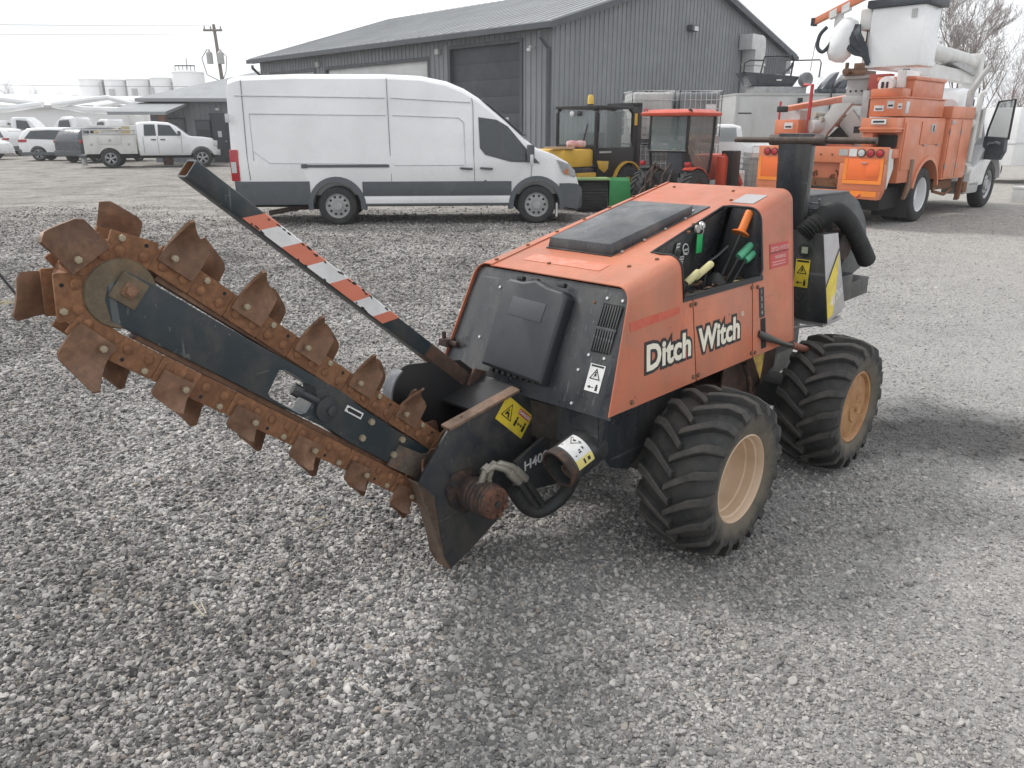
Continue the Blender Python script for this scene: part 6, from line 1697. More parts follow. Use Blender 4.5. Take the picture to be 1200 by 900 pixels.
boom_truck('white boom truck nearest the long white warehouse', (-30.5, 66, 0), R(160), 3.4)
boom_truck('white boom truck parked across the left end of the white warehouse', (-47, 72, 0), R(100), 3.9)
suv('small white car between the boom trucks in the far row', (-34.0, 52.5, 0), R(168), M_VWHITE)

# ------------------------------------------------------------------ orange bucket truck
BT = thing('bucket_truck', 'orange and white utility bucket truck with its cab door open', 'truck', (7.44, 14.31, 0), R(44.0))
def bbox(name, x0, x1, y0, y1, z0, z1, mat, parent=BT, bevel=0.015):
    return B().box(x0, x1, y0, y1, z0, z1).build(name, mat, parent, bevel=bevel)
# tail: framed by two lamp boards and an opening between them
b = B()
b.box(-1.78, -1.62, 0.05, 2.33, 1.07, 1.33)
b.box(-1.78, -1.62, 0.05, 0.80, 0.62, 1.07); b.box(-1.78, -1.62, 1.48, 2.33, 0.62, 1.07)
b.prism([(-1.78, 0.05, 0.62), (-1.78, 2.33, 0.62), (-1.78, 2.2, 0.54), (-1.78, 0.75, 0.56), (-1.78, 0.55, 0.49), (-1.78, 0.10, 0.48)], (0.16, 0, 0))
b.build('tailboard', M_TORANGE, BT, bevel=0.012)
b = B(); b.box(-1.60, -1.55, 0.80, 1.48, 0.62, 1.07); b.build('tail_recess', M_DARK, BT)
rng = random.Random(3); b = B()
for k in range(9):
    y = rng.uniform(0.85, 1.42); z = rng.uniform(0.64, 0.86)
    b.tube([(-1.62, y, z), (-1.68, y + rng.uniform(-.05, .05), z + .08), (-1.63, y + rng.uniform(-.12, .12), z + rng.uniform(-.05, .12))], 0.016, 6)
b.box(-1.66, -1.61, 0.82, 1.46, 0.625, 0.80)
b.build('hitch_gear', M_RUST, BT)
for y0, y1, nm in ((0.07, 0.72, 0), (1.62, 2.30, 1)):
    bbox('marker_panel', -1.789, -1.781, y0 + 0.05, y1 - 0.05, 0.80, 1.14, M_FLUO, bevel=0.002)
    b = B().box(-1.792, -1.784, y0, y1, 0.735, 0.795).box(-1.792, -1.784, y0 if not nm else y1 - 0.05, y0 + 0.05 if not nm else y1, 0.795, 1.15)
    if nm == 0: b.box(-1.792, -1.784, y1 - 0.06, y1, 0.80, 1.15); b.box(-1.792, -1.784, 0.12, 0.60, 0.53, 0.62)
    b.build('reflective_strip', M_REFL, BT)
for y, m_ in ((0.15, M_REDL), (0.30, M_REDL), (0.45, M_CLEARL), (2.02, M_REDL), (2.16, M_REDL)):
    l_ = B().lathe([(0.068, 0), (0.068, 0.014), (0.058, 0.016), (0.0, 0.018)], (-1.781, y, 1.235), (-1, 0, 0), 20).build('tail_lamp', M_INK, BT)
    B().lathe([(0.056, 0.017), (0.050, 0.026), (0.0, 0.030)], (-1.781, y, 1.235), (-1, 0, 0), 20).build('lens', m_, l_)
bbox('tail_sticker', -1.786, -1.781, 0.53, 0.66, 1.18, 1.30, M_WHITE, bevel=0)
bbox('licence_plate', -1.788, -1.781, 0.68, 0.83, 1.19, 1.29, M_LGREY, bevel=0)
bbox('tail_handle', -1.81, -1.785, 0.33, 0.43, 1.07, 1.085, M_ALLOY, bevel=0)
bbox('tail_hatch', -1.799, -1.790, 0.12, 0.34, 0.86, 1.05, M_FLUO, bevel=0.003)
bbox('deck', -1.62, 0.7, 0.55, 2.33, 0.62, 1.15, M_TORANGE)
bbox('frame_rail', -1.7, 4.6, 0.7, 1.6, 0.42, 0.66, M_DARK)
B().tube([(-1.76, 0.35, 0.6), (-1.82, 0.42, 0.52), (-1.84, 0.60, 0.42), (-1.83, 0.72, 0.38)], 0.014, 6).build('air_line', M_REDST, BT)
# white diamond-plate edge beside the tail
b = B().prism([(-1.70, 0.035, 1.30), (-1.52, 0.035, 1.30), (-1.45, 0.035, 0.98), (-1.62, 0.035, 0.66)], (0, 0.02, 0)); b.build('corner_guard', M_UWHITE, BT)
# right side bins
def archy(me, x, z, r, y0, y1): return boolean(me, [B().cyl((x, y0, z), (x, y1, z), r, None, 36).mesh('c', M_DARK)])
m_ = B().box(-1.31, 0.62, 0.0, 0.58, 0.74, 1.80).mesh('side_bin', M_TORANGE, bevel=0.012)
sb = link('side_bin', archy(m_, 0.0, 0.50, 0.60, -0.2, 0.50), BT)
secs = []
for k in range(15):
    a = R(12 + 156 * k / 14); c_, s_ = math.cos(a), math.sin(a)
    secs.append([(c_ * rr, y, 0.50 + s_ * rr) for rr, y in ((0.595, 0.03), (0.595, -0.035), (0.655, -0.03), (0.67, 0.03))])
B().loft(secs).build('fender', M_TORANGE, BT, smooth=45)
for x0, x1, z0, z1, lt in ((-0.55, 0.55, 1.36, 1.74, 1), (-1.27, -0.60, 0.95, 1.72, 0)):
    d_ = bbox('bin_door', x0, x1, -0.016, -0.001, z0, z1, M_TORANGE, BT, 0.006)
    if lt: bbox('latch', -0.12, 0.08, -0.024, -0.016, 1.56, 1.70, M_ALLOY, d_, 0.003); bbox('latch_handle', -0.04, 0.0, -0.03, -0.022, 1.58, 1.68, M_INK, d_, 0.003)
ub = bbox('upper_bin', -1.36, 0.52, 0.04, 0.60, 1.815, 2.10, M_TORANGE)
bbox('bin_lid', -1.38, 0.54, 0.02, 0.62, 2.10, 2.125, M_TORANGE)
bbox('side_lamp', -1.30, -1.16, 0.028, 0.045, 1.86, 2.05, M_CLEARL, ub, 0.008)
for y0, y1, z0, z1, mm in ((0.36, 0.52, 1.90, 1.99, M_WHITE), (0.20, 0.31, 1.94, 2.06, M_WHITE), (0.07, 0.14, 1.93, 2.02, M_WHITE)):
    s_ = bbox('sticker', -1.366, -1.361, y0, y1, z0, z1, mm, ub, 0)
    bbox('print', -1.3675, -1.3665, y0 + (y1 - y0) * .15, y1 - (y1 - y0) * .15, z0 + (z1 - z0) * .25, z0 + (z1 - z0) * .5, M_INK, ub, 0)
tb = bbox('top_bin', -0.85, 0.62, 0.12, 0.72, 2.13, 2.40, M_TORANGE); bbox('bin_lid', -0.87, 0.64, 0.10, 0.74, 2.40, 2.46, M_TORANGE)
bbox('low_top_bin', -1.25, -0.87, 0.14, 0.66, 2.13, 2.26, M_TORANGE)
# rear drawer block
bbox('rear_bin', -1.62, -1.31, 0.02, 0.60, 1.56, 1.79, M_TORANGE); bbox('rear_bin_lip', -1.64, -1.31, 0.0, 0.62, 1.60, 1.64, M_TORANGE)
pl_ = bbox('plate', -1.648, -1.641, 0.18, 0.42, 1.69, 1.77, M_WHITE, BT, 0); bbox('print', -1.650, -1.6485, 0.21, 0.39, 1.715, 1.745, M_INK, pl_, 0)
bbox('rear_shelf', -1.58, -1.31, 0.02, 0.58, 1.15, 1.30, M_TORANGE); bbox('shelf_opening', -1.40, -1.312, 0.08, 0.36, 1.32, 1.52, M_DARK)
bbox('rear_bin_side', -1.56, -1.311, 0.40, 0.58, 1.30, 1.56, M_TORANGE)
tbx = bbox('tall_bin', 0.66, 1.90, -0.06, 0.58, 0.72, 1.80, M_TORANGE); bbox('tall_bin_cap', 0.64, 1.92, -0.08, 0.60, 1.80, 2.01, M_TORANGE)
for x0, x1 in ((0.70, 1.27), (1.30, 1.87)): bbox('bin_door', x0, x1, -0.076, -0.061, 0.76, 1.77, M_TORANGE, tbx, 0.006)
bbox('latch', 0.72, 0.86, -0.088, -0.06, 1.70, 1.76, M_ALLOY, tbx, 0.004)
# left side bins, mirrored, seen over the tail
bbox('side_bin', -1.31, 1.9, 1.80, 2.34, 0.74, 1.50, M_TORANGE)
lb = bbox('corner_bin', -1.35, -0.9, 1.84, 2.30, 1.50, 1.78, M_TORANGE)
bbox('bin_panel', -1.361, -1.351, 1.90, 2.24, 1.54, 1.73, M_TORANGE, lb, 0.004)
s_ = bbox('sticker', -1.368, -1.362, 1.94, 2.10, 1.62, 1.73, M_WHITE, lb, 0); bbox('print', -1.3695, -1.3685, 1.96, 2.08, 1.64, 1.67, M_INK, lb, 0)
B().tube([(-1.2, 1.73, 1.3), (-1.2, 1.73, 2.37), (-1.05, 1.95, 2.38)], 0.03, 6).tube([(-1.25, 2.28, 1.78), (-1.25, 2.28, 2.10)], 0.02, 6).build('rail_post', M_REDST, BT)
B().prism([(-1.76, 2.02, 1.99), (0.8, 2.02, 2.26), (0.8, 2.02, 2.14), (-1.76, 2.02, 1.91)], (0, -0.16, 0)).build('outrigger_arm', M_TORANGE, BT, bevel=0.01)
bbox('arm_cap', -1.84, -1.76, 1.85, 2.03, 1.90, 2.0, M_INK)
b = B().box(-1.2, -0.9, 1.9, 2.2, 1.78, 1.94); b.build('glass_lamp', M_CLEARL, BT)
# hydraulic pipe bundle
b = B()
for k, (y, z) in enumerate(((1.62, 1.86), (1.50, 1.78), (1.66, 1.74))):
    b.tube([(-1.25, y, z), (-0.2, y - 0.35, z - 0.05)], 0.055, 10)
b.build('pipe_bundle', paint('dull_tan', (0.42, 0.39, 0.34), 0.6, (0.25, 0.2, 0.17, 1), 0.3, 5), BT, smooth=50)
B().cyl((-1.3, 1.62, 1.66), (-1.05, 1.45, 1.66), 0.12, None, 14).build('oil_tank', M_LGREY, BT, bevel=0.02)
# turret and bracing
b = B()
b.prism([(-1.20, 1.78, 1.36), (-1.20, 1.50, 1.36), (-1.20, 0.98, 2.04), (-1.20, 1.30, 2.04)], (0.12, 0, 0)); b.build('brace', M_LGREY, BT, bevel=0.01)
B().cyl((-1.215, 1.52, 1.50), (-1.19, 1.52, 1.50), 0.05, None, 12).build('brace_pin', M_STEEL, BT)
b = B().prism([(-1.0, 1.05, 1.95), (-1.0, 0.72, 1.55), (-1.0, 0.72, 1.30), (-1.0, 0.95, 1.30), (-1.0, 1.25, 1.70)], (0.1, 0, 0)); b.build('brace', M_LGREY, BT, bevel=0.01)
bbox('brace_sticker', -1.008, -1.001, 0.86, 0.97, 1.55, 1.66, M_INK, BT, 0)
b = B().prism([(-1.1, 1.50, 1.36), (-1.1, 0.90, 1.36), (-1.1, 1.20, 1.66)], (0.05, 0, 0)); b.build('brace_web', M_DARK, BT)
b = B().box(-0.75, 0.0, 0.92, 1.36, 2.03, 2.18).box(-0.70, -0.05, 0.95, 1.33, 2.18, 2.46).box(-0.76, 0.02, 0.90, 1.40, 2.46, 2.52)
b.build('turret', M_LGREY, BT, bevel=0.012)
for y in (1.05, 1.15, 1.25): bolt(BT, (-0.70, y, 2.26), (-1, 0, 0), 0.02, 0.012, M_INK)
b = B().cyl((-0.9, 1.30, 2.58), (-0.2, 1.30, 2.60), 0.06, None, 10).box(-0.8, -0.3, 1.0, 1.38, 2.52, 2.60).cyl((-0.72, 1.36, 2.62), (-0.72, 1.36, 2.74), 0.035, None, 8).box(-0.76, -0.5, 1.08, 1.22, 2.60, 2.72)
b.build('turret_gear', M_RUST2, BT, bevel=0.006)
B().prism([(-0.78, 0.92, 2.52), (-0.78, 0.55, 2.52), (-0.78, 0.78, 2.18), (-0.78, 0.92, 2.30)], (0.2, 0, 0)).build('turret_arm', paint('dull_red', (0.40, 0.07, 0.05), 0.5, (0.2, 0.1, 0.08, 1), 0.3, 4), BT, bevel=0.01)
B().box(-0.98, -0.86, 0.78, 0.90, 1.30, 2.25).build('mast_post', M_STEEL, BT, bevel=0.01)
B().cyl((-0.95, 0.55, 2.33), (-0.2, 0.45, 2.36), 0.14, None, 18).box(-0.9, -0.3, 0.25, 0.40, 2.28, 2.56).build('boom_rest', M_VWHITE, BT, bevel=0.01)
B().box(-0.96, -0.95, 0.50, 0.54, 2.28, 2.38).box(-0.96, -0.95, 0.58, 0.62, 2.28, 2.38).build('rest_slots', M_INK, BT)
# booms
B().tube([(-0.5, 1.10, 2.74), (1.0, 1.10, 2.78), (5.1, 1.10, 2.70)], [0.15, 0.17, 0.16], 4).build('lower_boom', M_UWHITE, BT, smooth=0)
B().tube([(-0.9, 1.10, 3.16), (0.6, 1.10, 3.15), (2.0, 1.10, 3.12), (5.15, 1.10, 3.02)], [0.13, 0.15, 0.16, 0.17], 16).build('upper_boom', M_UWHITE, BT, smooth=60)
B().box(5.0, 5.3, 0.90, 1.30, 2.50, 3.22).build('elbow', M_UWHITE, BT, bevel=0.05)
B().box(5.28, 5.31, 0.95, 1.15, 2.7, 3.2).build('elbow_sticker', paint('pale_pink', (0.75, 0.5, 0.45), 0.5), BT)
B().prism([(3.3, 0.93, 2.92), (4.9, 0.93, 2.74), (4.7, 0.93, 2.90), (3.8, 0.93, 2.97)], (0, 0.3, 0)).build('elbow_link', M_STEEL, BT)
B().tube([(0.2, 0.8, 2.5), (0.5, 0.78, 2.68), (0.8, 0.8, 2.5)], 0.04, 6).build('boom_hose', M_RUBBER, BT)
# bucket
y0, y1 = -0.20, 0.60
b = B()
b.loft([[(-1.74, y0 - 0.03, 2.56), (-1.74, y1 + 0.02, 2.56), (-1.08, y1 + 0.02, 2.56), (-1.08, y0 - 0.03, 2.56)], [(-1.74, y0 - 0.01, 3.44), (-1.74, y1 + 0.01, 3.44), (-1.06, y1 + 0.01, 3.44), (-1.06, y0 - 0.01, 3.44)]])
bk = b.build('bucket', M_VWHITE, BT, bevel=0.03)
bbox('bucket_cover', -1.80, -1.0, y0 - 0.09, y1 + 0.08, 3.44, 3.56, paint('vinyl_cover', (0.055, 0.065, 0.078), 0.5, (0.1, 0.1, 0.1, 1), 0.2, 3), bk, 0.03)
bbox('bucket_sticker', -1.752, -1.746, -0.09, -0.01, 3.26, 3.38, M_LGREY, bk, 0)
bbox('tool_box', -1.68, -1.35, 0.63, 0.82, 3.14, 3.46, M_UWHITE, BT, 0.03)
B().box(-1.5, -1.3, 0.62, 0.72, 2.7, 3.14).build('bucket_bracket', M_UWHITE, BT)
B().tube([(-1.6, 0.70, 3.14), (-1.6, 0.70, 2.75)], 0.012, 5).build('rod', M_INK, BT)
# shrouded jib winch, hose bundle, orange jib
secs = []
b = B().lathe([(0.0, -0.36), (0.12, -0.34), (0.20, -0.22), (0.22, -0.05), (0.20, 0.15), (0.14, 0.30), (0.0, 0.34)], (-1.75, 1.02, 3.02), (0, -0.25, 1), 18)
b.build('jib_shroud', M_VWHITE, BT, smooth=60)
b = B()
rng = random.Random(11)
for k in range(9):
    o_ = k * 0.030
    j_ = rng.uniform(-.02, .02)
    b.tube(smooth_path([(-1.80 - j_, 0.90 - k * .018, 3.24 - k * .004), (-1.86, 0.955 - k * .030, 3.08), (-1.86 + j_, 0.93 - k * .034 + j_, 2.93 + k * .008), (-1.84, 0.78 - k * .016, 2.79 + k * .020 + j_), (-1.80, 0.64 - k * .004, 2.74 + k * .016), (-1.76, 0.56 + j_, 2.60 + k * .006)], 6), 0.026, 6)
b.build('hose_bundle', paint('black_vinyl', (0.035, 0.042, 0.052), 0.55, (0.09, 0.09, 0.09, 1), 0.2, 5), BT, smooth=60)
b = B().tube(smooth_path([(-1.85, 1.12, 3.08), (-1.9, 1.18, 2.93), (-1.9, 1.28, 2.84), (-1.9, 1.38, 2.92), (-1.9, 1.36, 3.10), (-1.88, 1.26, 3.22)], 5), 0.032, 7); b.build('strap', MATS['black_vinyl'], BT, smooth=60)
B().tube([(-1.9, 1.42, 3.0), (-1.9, 1.46, 2.55)], 0.008, 5).build('tag_line', M_LGREY, BT)
b = B().prism([(-1.9, 1.50, 3.27), (-1.9, 1.50, 3.37), (-1.9, 0.50, 3.76), (-1.9, 0.50, 3.64)], (0.10, 0, 0)); jb = b.build('jib', M_TORANGE, BT, bevel=0.006)
for y, z in ((1.18, 3.43), (0.98, 3.50)): B().prism([(-1.905, y + .06, z - .10), (-1.905, y + .06, z + .01), (-1.905, y - .06, z + .06), (-1.905, y - .06, z - .06)], (0.112, 0, 0)).build('jib_band', M_WHITE, jb)
b = B().box(-1.91, -1.79, 1.48, 1.54, 3.255, 3.375); b.build('jib_end', M_INK, jb)
B().box(-1.85, -1.75, 1.05, 1.17, 3.12, 3.52).build('jib_holder', M_UWHITE, BT, bevel=0.02)
# cab
st = [(2.02, 2.18, 0.93), (2.12, 2.32, 0.96), (2.5, 2.40), (3.0, 2.40), (3.25, 2.28), (3.62, 1.70), (3.75, 1.55), (4.5, 1.45, 0.85), (4.95, 1.32, 0.75), (5.02, 0.9, 0.72)]
m_ = B().loft(body_sections(st, 0.62, 1.06, 1.50, 0.22, 1.16)).mesh('cab', M_VWHITE, smooth=35)
m_ = boolean(m_, [B().box(2.50, 3.38, -0.1, 0.55, 0.72, 2.24).mesh('c', M_DARK)])
CAB = link('cab', m_, BT)
B().box(2.52, 3.36, 0.40, 0.56, 0.74, 2.2).build('cab_interior', M_DARK, BT)
B().box(2.6, 3.0, 0.42, 0.9, 1.0, 1.75).build('seat', M_VGREY, BT, bevel=0.05)
bbox('rear_window', 2.06, 2.085, 0.55, 1.35, 1.90, 2.15, M_INK, BT, 0.03)
m_ = B().loft([[(x, 0.0, z), (x, 0.42, z + 0.0), (x, 0.42, zb), (x, 0.0, zb)] for x, z, zb in ((2.55, 0.86, 0.50), (2.9, 0.95, 0.50), (3.2, 1.22, 0.50), (3.6, 1.42, 0.52), (4.2, 1.40, 0.55), (4.6, 1.15, 0.6))]).mesh('front_fender', M_VWHITE, bevel=0.03)
link('front_fender', archy(m_, 4.0, 0.48, 0.58, -0.3, 0.6), BT)
# open door hinged at its front edge and swung out
dm = bpy.data.objects.new('door', None); COL.objects.link(dm); dm.parent = BT; dm.location = (3.36, 0.04, 0.0); dm.rotation_euler = (0, 0, R(42))
B().prism([(-0.80, 0, 1.46), (-0.84, 0, 1.20), (-0.70, 0, 1.03), (-0.1, 0, 1.02), (0, 0, 1.12), (0, 0, 1.48)], (0, 0.07, 0)).build('door_shell', M_VBLACK if False else paint('door_dark_side', (0.10, 0.12, 0.135), 0.5, (0.2, 0.2, 0.2, 1), 0.3, 4), dm, bevel=0.015)
B().prism([(-0.84, 0.02, 1.42), (-0.02, 0.02, 1.45), (-0.06, 0.02, 1.62), (-0.26, 0.02, 2.12), (-0.84, 0.02, 2.14)], (0, 0.012, 0)).build('door_glass', M_GLASSC, dm)
B().tube([(-0.86, 0.03, 1.42), (-0.86, 0.03, 2.16), (-0.26, 0.03, 2.14), (-0.04, 0.03, 1.62), (0, 0.03, 1.44)], 0.022, 6).build('window_frame', M_INK, dm)
B().tube([(-0.7, 0.09, 1.34), (-0.6, 0.12, 1.37), (-0.35, 0.12, 1.35), (-0.25, 0.09, 1.32)], 0.022, 6).build('grab_handle', M_ALLOY, dm)
# exhaust stack, mirror arms, steps
B().tube([(2.05, 0.10, 0.9), (2.05, 0.10, 2.30), (2.18, -0.02, 2.62), (2.28, -0.06, 2.72)], [0.065, 0.065, 0.05, 0.05], 10).build('exhaust_stack', M_LGREY, BT, smooth=50)
B().tube([(2.26, 0.0, 1.0), (2.26, -0.02, 2.26), (2.36, -0.05, 2.30)], 0.05, 8).tube([(2.40, 0.0, 1.35), (2.42, -0.04, 1.95), (2.36, -0.1, 2.0), (2.34, -0.1, 1.45)], 0.03, 6).build('grab_rail', M_UWHITE, BT, smooth=50)
B().cyl((2.0, 0.05, 0.86), (2.3, 0.05, 0.86), 0.14, None, 14).build('air_tank', M_UWHITE, BT, smooth=45)
for z in (1.72, 1.95): B().cyl((2.0, 0.05, z), (2.47, 0.05, z), 0.09, None, 12).build('air_cleaner', M_UWHITE, BT, smooth=45)
b = B().box(2.05, 2.25, -0.06, 0.1, 0.42, 0.62).prism([(2.0, -0.03, 0.75), (2.10, -0.03, 0.78), (2.02, -0.03, 0.30), (1.90, -0.03, 0.28)], (0, 0.08, 0)).box(0.8, 1.8, 0.1, 0.5, 0.52, 0.68).tube([(0.8, 0.1, 0.5), (1.3, 0.05, 0.42), (1.9, 0.12, 0.5)], 0.03, 6)
b.build('step_gear', M_RUST, BT, bevel=0.005)
bbox('fuel_tank', 2.35, 3.2, 0.0, 0.45, 0.36, 0.62, M_LGREY, BT, 0.05)
# wheels and flaps
for yy, fy in ((0.16, -1), (2.17, 1)):
    vwheel(BT, 0.0, yy, 0.485, 0.27, fy, 'dual', M_VWHITE, 0.30); vwheel(BT, 0.0, yy + (0.30 if fy < 0 else -0.30), 0.485, 0.27, fy, 'dual', M_VWHITE, 0.30)
    vwheel(BT, 4.0, yy + 0.02, 0.485, 0.27, fy, 'steel', M_ALLOY, 0.30)
B().box(-0.62, -0.60, 0.02, 0.62, 0.12, 0.72).build('mud_flap', M_RUBBER, BT, bevel=0.01)
B().box(-1.45, -0.62, 0.18, 0.85, 0.28, 0.66).build('rear_tank', M_DARK, BT, bevel=0.04)
B().prism([(-0.86, -0.03, 1.12), (-0.72, -0.03, 1.12), (-0.70, -0.03, 0.62), (-0.88, -0.03, 0.45), (-0.96, -0.03, 0.46), (-0.84, -0.03, 0.70)], (0, 0.05, 0)).build('stabiliser_foot', M_RUST2, BT, bevel=0.008)

# ------------------------------------------------------------------ yellow forklift
FK = thing('forklift', 'yellow and black cab forklift parked behind the van against the building', 'forklift', (1.77, 17.0, 0), R(44.0))
def fbox(name, x0, x1, y0, y1, z0, z1, mat, parent=FK, bevel=0.02): return B().box(x0, x1, y0, y1, z0, z1).build(name, mat, parent, bevel=bevel)
fbox('counterweight', -0.95, 0.0, 0.04, 1.08, 0.85, 1.22, M_FYELLOW, bevel=0.07)
fbox('hood_top', -0.62, 0.0, 0.25, 0.90, 1.215, 1.25, M_VGREY, bevel=0.01)
fbox('chassis', -0.98, 1.30, 0.06, 1.06, 0.50, 0.85, M_VBLACK)
fbox('lower_panel', -0.55, 0.78, 0.0, 0.10, 0.42, 0.74, M_FYELLOW, bevel=0.03)
fr_ = B()
for x, y in ((0, 0), (0, 1.1), (1.30, 0.05), (1.30, 1.05), ):
    fr_.tube([(x, y, 0.85), (x, y, 1.95), (x + (0.10 if x == 0 else -0.14), y, 2.06)], 0.045, 6)
fr_.box(-0.04, 1.22, -0.04, 1.14, 2.03, 2.09)
fr_.box(-0.03, 0.03, 0, 1.1, 1.22, 1.30)
fr_.build('cab_frame', M_INK, FK, bevel=0.012)
fbox('rear_window', -0.012, 0.0, 0.05, 1.05, 1.30, 1.98, M_GLASSC, bevel=0)
B().prism([(0.08, -0.01, 1.24), (0.10, -0.01, 1.98), (0.98, -0.01, 1.98), (1.22, -0.01, 1.30), (1.22, -0.01, 1.24)], (0, 0.01, 0)).build('door_window', M_GLASSC, FK)
dr = fbox('door', 0.04, 1.28, -0.02, 0.02, 0.62, 1.24, M_INK)
fbox('door_stripe', 0.10, 0.50, -0.026, -0.021, 1.13, 1.17, M_LGREY, dr, 0)
B().prism([(0.02, -0.03, 0.98), (0.42, -0.03, 0.96), (0.40, -0.03, 0.80), (0.28, -0.03, 0.72), (0.10, -0.03, 0.82)], (0, 0.02, 0)).build('side_vent', M_FYELLOW, FK, bevel=0.01)
fbox('seat', 0.30, 0.75, 0.35, 0.80, 0.9, 1.55, M_VGREY, bevel=0.06)
ms_ = B().box(1.55, 1.70, 0.10, 0.26, 0.15, 2.16).box(1.55, 1.70, 0.84, 1.0, 0.15, 2.16).box(1.55, 1.70, 0.10, 1.0, 2.08, 2.18).box(1.72, 1.82, 0.22, 0.34, 0.15, 2.0).box(1.72, 1.82, 0.76, 0.88, 0.15, 2.0).build('mast', M_INK, FK, bevel=0.01)
fbox('mast_mark', 1.54, 1.548, 0.11, 0.25, 1.70, 1.95, M_FYELLOW, ms_, 0)
fbox('fork', 1.82, 2.9, 0.25, 0.37, 0.12, 0.17, M_INK); fbox('fork', 1.82, 2.9, 0.73, 0.85, 0.12, 0.17, M_INK)
bc = B().cyl((0.12, 0.28, 2.09), (0.12, 0.28, 2.12), 0.07, None, 14).build('beacon_base', M_INK, FK)
B().lathe([(0.065, 0), (0.065, 0.12), (0.05, 0.18), (0, 0.19)], (0.12, 0.28, 2.12), (0, 0, 1), 16).build('beacon', flat('amber_lens', (0.75, 0.5, 0.08), 0.25), bc, smooth=45)
for y in (0.62, 0.42): B().lathe([(0, 0), (0.05, 0.01), (0.055, 0.06), (0, 0.07)], (-0.03, y, 1.93), (-1, 0, 0), 12).build('work_lamp', M_CLEARL if y > 0.5 else M_INK, FK)
B().tube([(-0.02, 0.35, 1.32), (-0.025, 0.22, 1.72)], 0.012, 5).build('wiper', M_INK, FK)
secs = []
for k in range(11):
    a = R(20 + 150 * k / 10); secs.append([(1.05 + math.cos(a) * rr, y, 0.45 + math.sin(a) * rr) for rr, y in ((0.47, 0.02), (0.47, -0.10), (0.50, -0.10), (0.50, 0.02))])
B().loft(secs).build('fender', M_FYELLOW, FK, smooth=45)
for x, r_, y in ((1.05, 0.42, -0.0), (-0.45, 0.33, 0.10)):
    vwheel(FK, x, y + 0.02, r_, 0.26, -1, 'steel', M_FYELLOW, r_ * 0.5, True); vwheel(FK, x, 1.08 - y, r_, 0.26, 1, 'steel', M_FYELLOW, r_ * 0.5, True)
tag(B().box(-0.30, 0.30, -0.14, 0.14, 0, 0.035).build('board', paint('tan_board', (0.50, 0.33, 0.2), 0.7, (0.3, 0.2, 0.13, 1), 0.3, 5)), 'pinkish tan board lying on the yellow forklift hood', 'board').location = (0.98, 16.55, 1.235)
rc_ = tag(B().lathe([(0, -0.22), (0.06, -0.2), (0.075, -0.1), (0.06, 0.0), (0.075, 0.1), (0.06, 0.2), (0, 0.22)], (0, 0, 0.08), (0.9, 0.3, 0), 12).build('rag_roll', paint('red_white_cloth', (0.55, 0.12, 0.12), 0.8, (0.75, 0.7, 0.68, 1), 0.7, 9)), 'red and white bundled rag on the forklift hood', 'rag'); rc_.location = (1.35, 16.95, 1.24)
# black brush roll with green end plate
BR = thing('sweeper_brush', 'black sweeper roll with a bright green end plate beside the nose of the van', 'sweeper', (1.95, 16.3, 0), R(4))
b = B().cyl((-0.62, 0, 0.32), (-0.02, 0, 0.32), 0.30, None, 24)
for k in range(34):
    a = k * 2 * math.pi / 34
    b.prism([(-0.62, math.cos(a - .06) * 0.29, 0.32 + math.sin(a - .06) * 0.29), (-0.62, math.cos(a) * 0.325, 0.32 + math.sin(a) * 0.325), (-0.62, math.cos(a + .06) * 0.29, 0.32 + math.sin(a + .06) * 0.29)], (0.6, 0, 0))
b.build('brush', M_TYRE2, BR, smooth=30)
B().prism([(0.0, -0.30, 0.10), (0.50, -0.10, 0.30), (0.50, 0.3, 0.66), (0.0, 0.3, 0.66), (0.0, -0.30, 0.62)], (0.03, 0, 0.0)).prism([(0.0, -0.31, 0.08), (0.47, -0.31, 0.20), (0.40, -0.31, 0.62), (0.0, -0.31, 0.64)], (0, 0.02, 0)).build('end_plate', M_GREEN, BR, bevel=0.006)
B().box(-0.66, 0.0, -0.33, 0.1, 0.64, 0.68).build('cover_edge', paint('pale_green', (0.25, 0.38, 0.16), 0.5, (0.3, 0.3, 0.2, 1), 0.3, 4), BR)

# ------------------------------------------------------------------ compact tractor
TC = thing('compact_tractor', 'small orange cab tractor seen from the back with its lift arms showing', 'tractor', (3.39, 15.6, 0), R(44.0))
def tbox(name, x0, x1, y0, y1, z0, z1, mat, parent=TC, bevel=0.015): return B().box(x0, x1, y0, y1, z0, z1).build(name, mat, parent, bevel=bevel)
b = B().loft([[(-0.16, -0.10, 1.86), (-0.16, 1.00, 1.86), (1.00, 1.00, 1.86), (1.00, -0.10, 1.86)], [(-0.18, -0.12, 1.92), (-0.18, 1.02, 1.92), (1.02, 1.02, 1.92), (1.02, -0.12, 1.92)], [(-0.02, 0.02, 1.985), (-0.02, 0.88, 1.985), (0.86, 0.88, 1.985), (0.86, 0.02, 1.985)]])
b.build('roof', M_TRED, TC, bevel=0.015)
for x, y in ((0, 0), (0, 0.88), (0.92, 0.0), (0.92, 0.88)): B().tube([(x + (0.12 if x == 0 else -.1), y, 0.75), (x, y, 1.30), (x + 0.02, y, 1.87)], 0.032, 6).build('pillar', M_INK, TC)
B().tube([(0.0, 0, 1.20), (0.0, 0.88, 1.20)], 0.025, 6).build('window_rail', M_INK, TC)
B().box(-0.006, 0.0, 0.03, 0.85, 1.22, 1.85).build('rear_window', M_GLASSC, TC); B().prism([(0.05, 0, 1.86), (0.90, 0, 1.86), (0.90, 0, 1.25), (0.75, 0, 0.75), (0.25, 0, 0.95), (0.05, 0, 1.25)], (0, 0.006, 0)).build('door_window', M_GLASSC, TC)
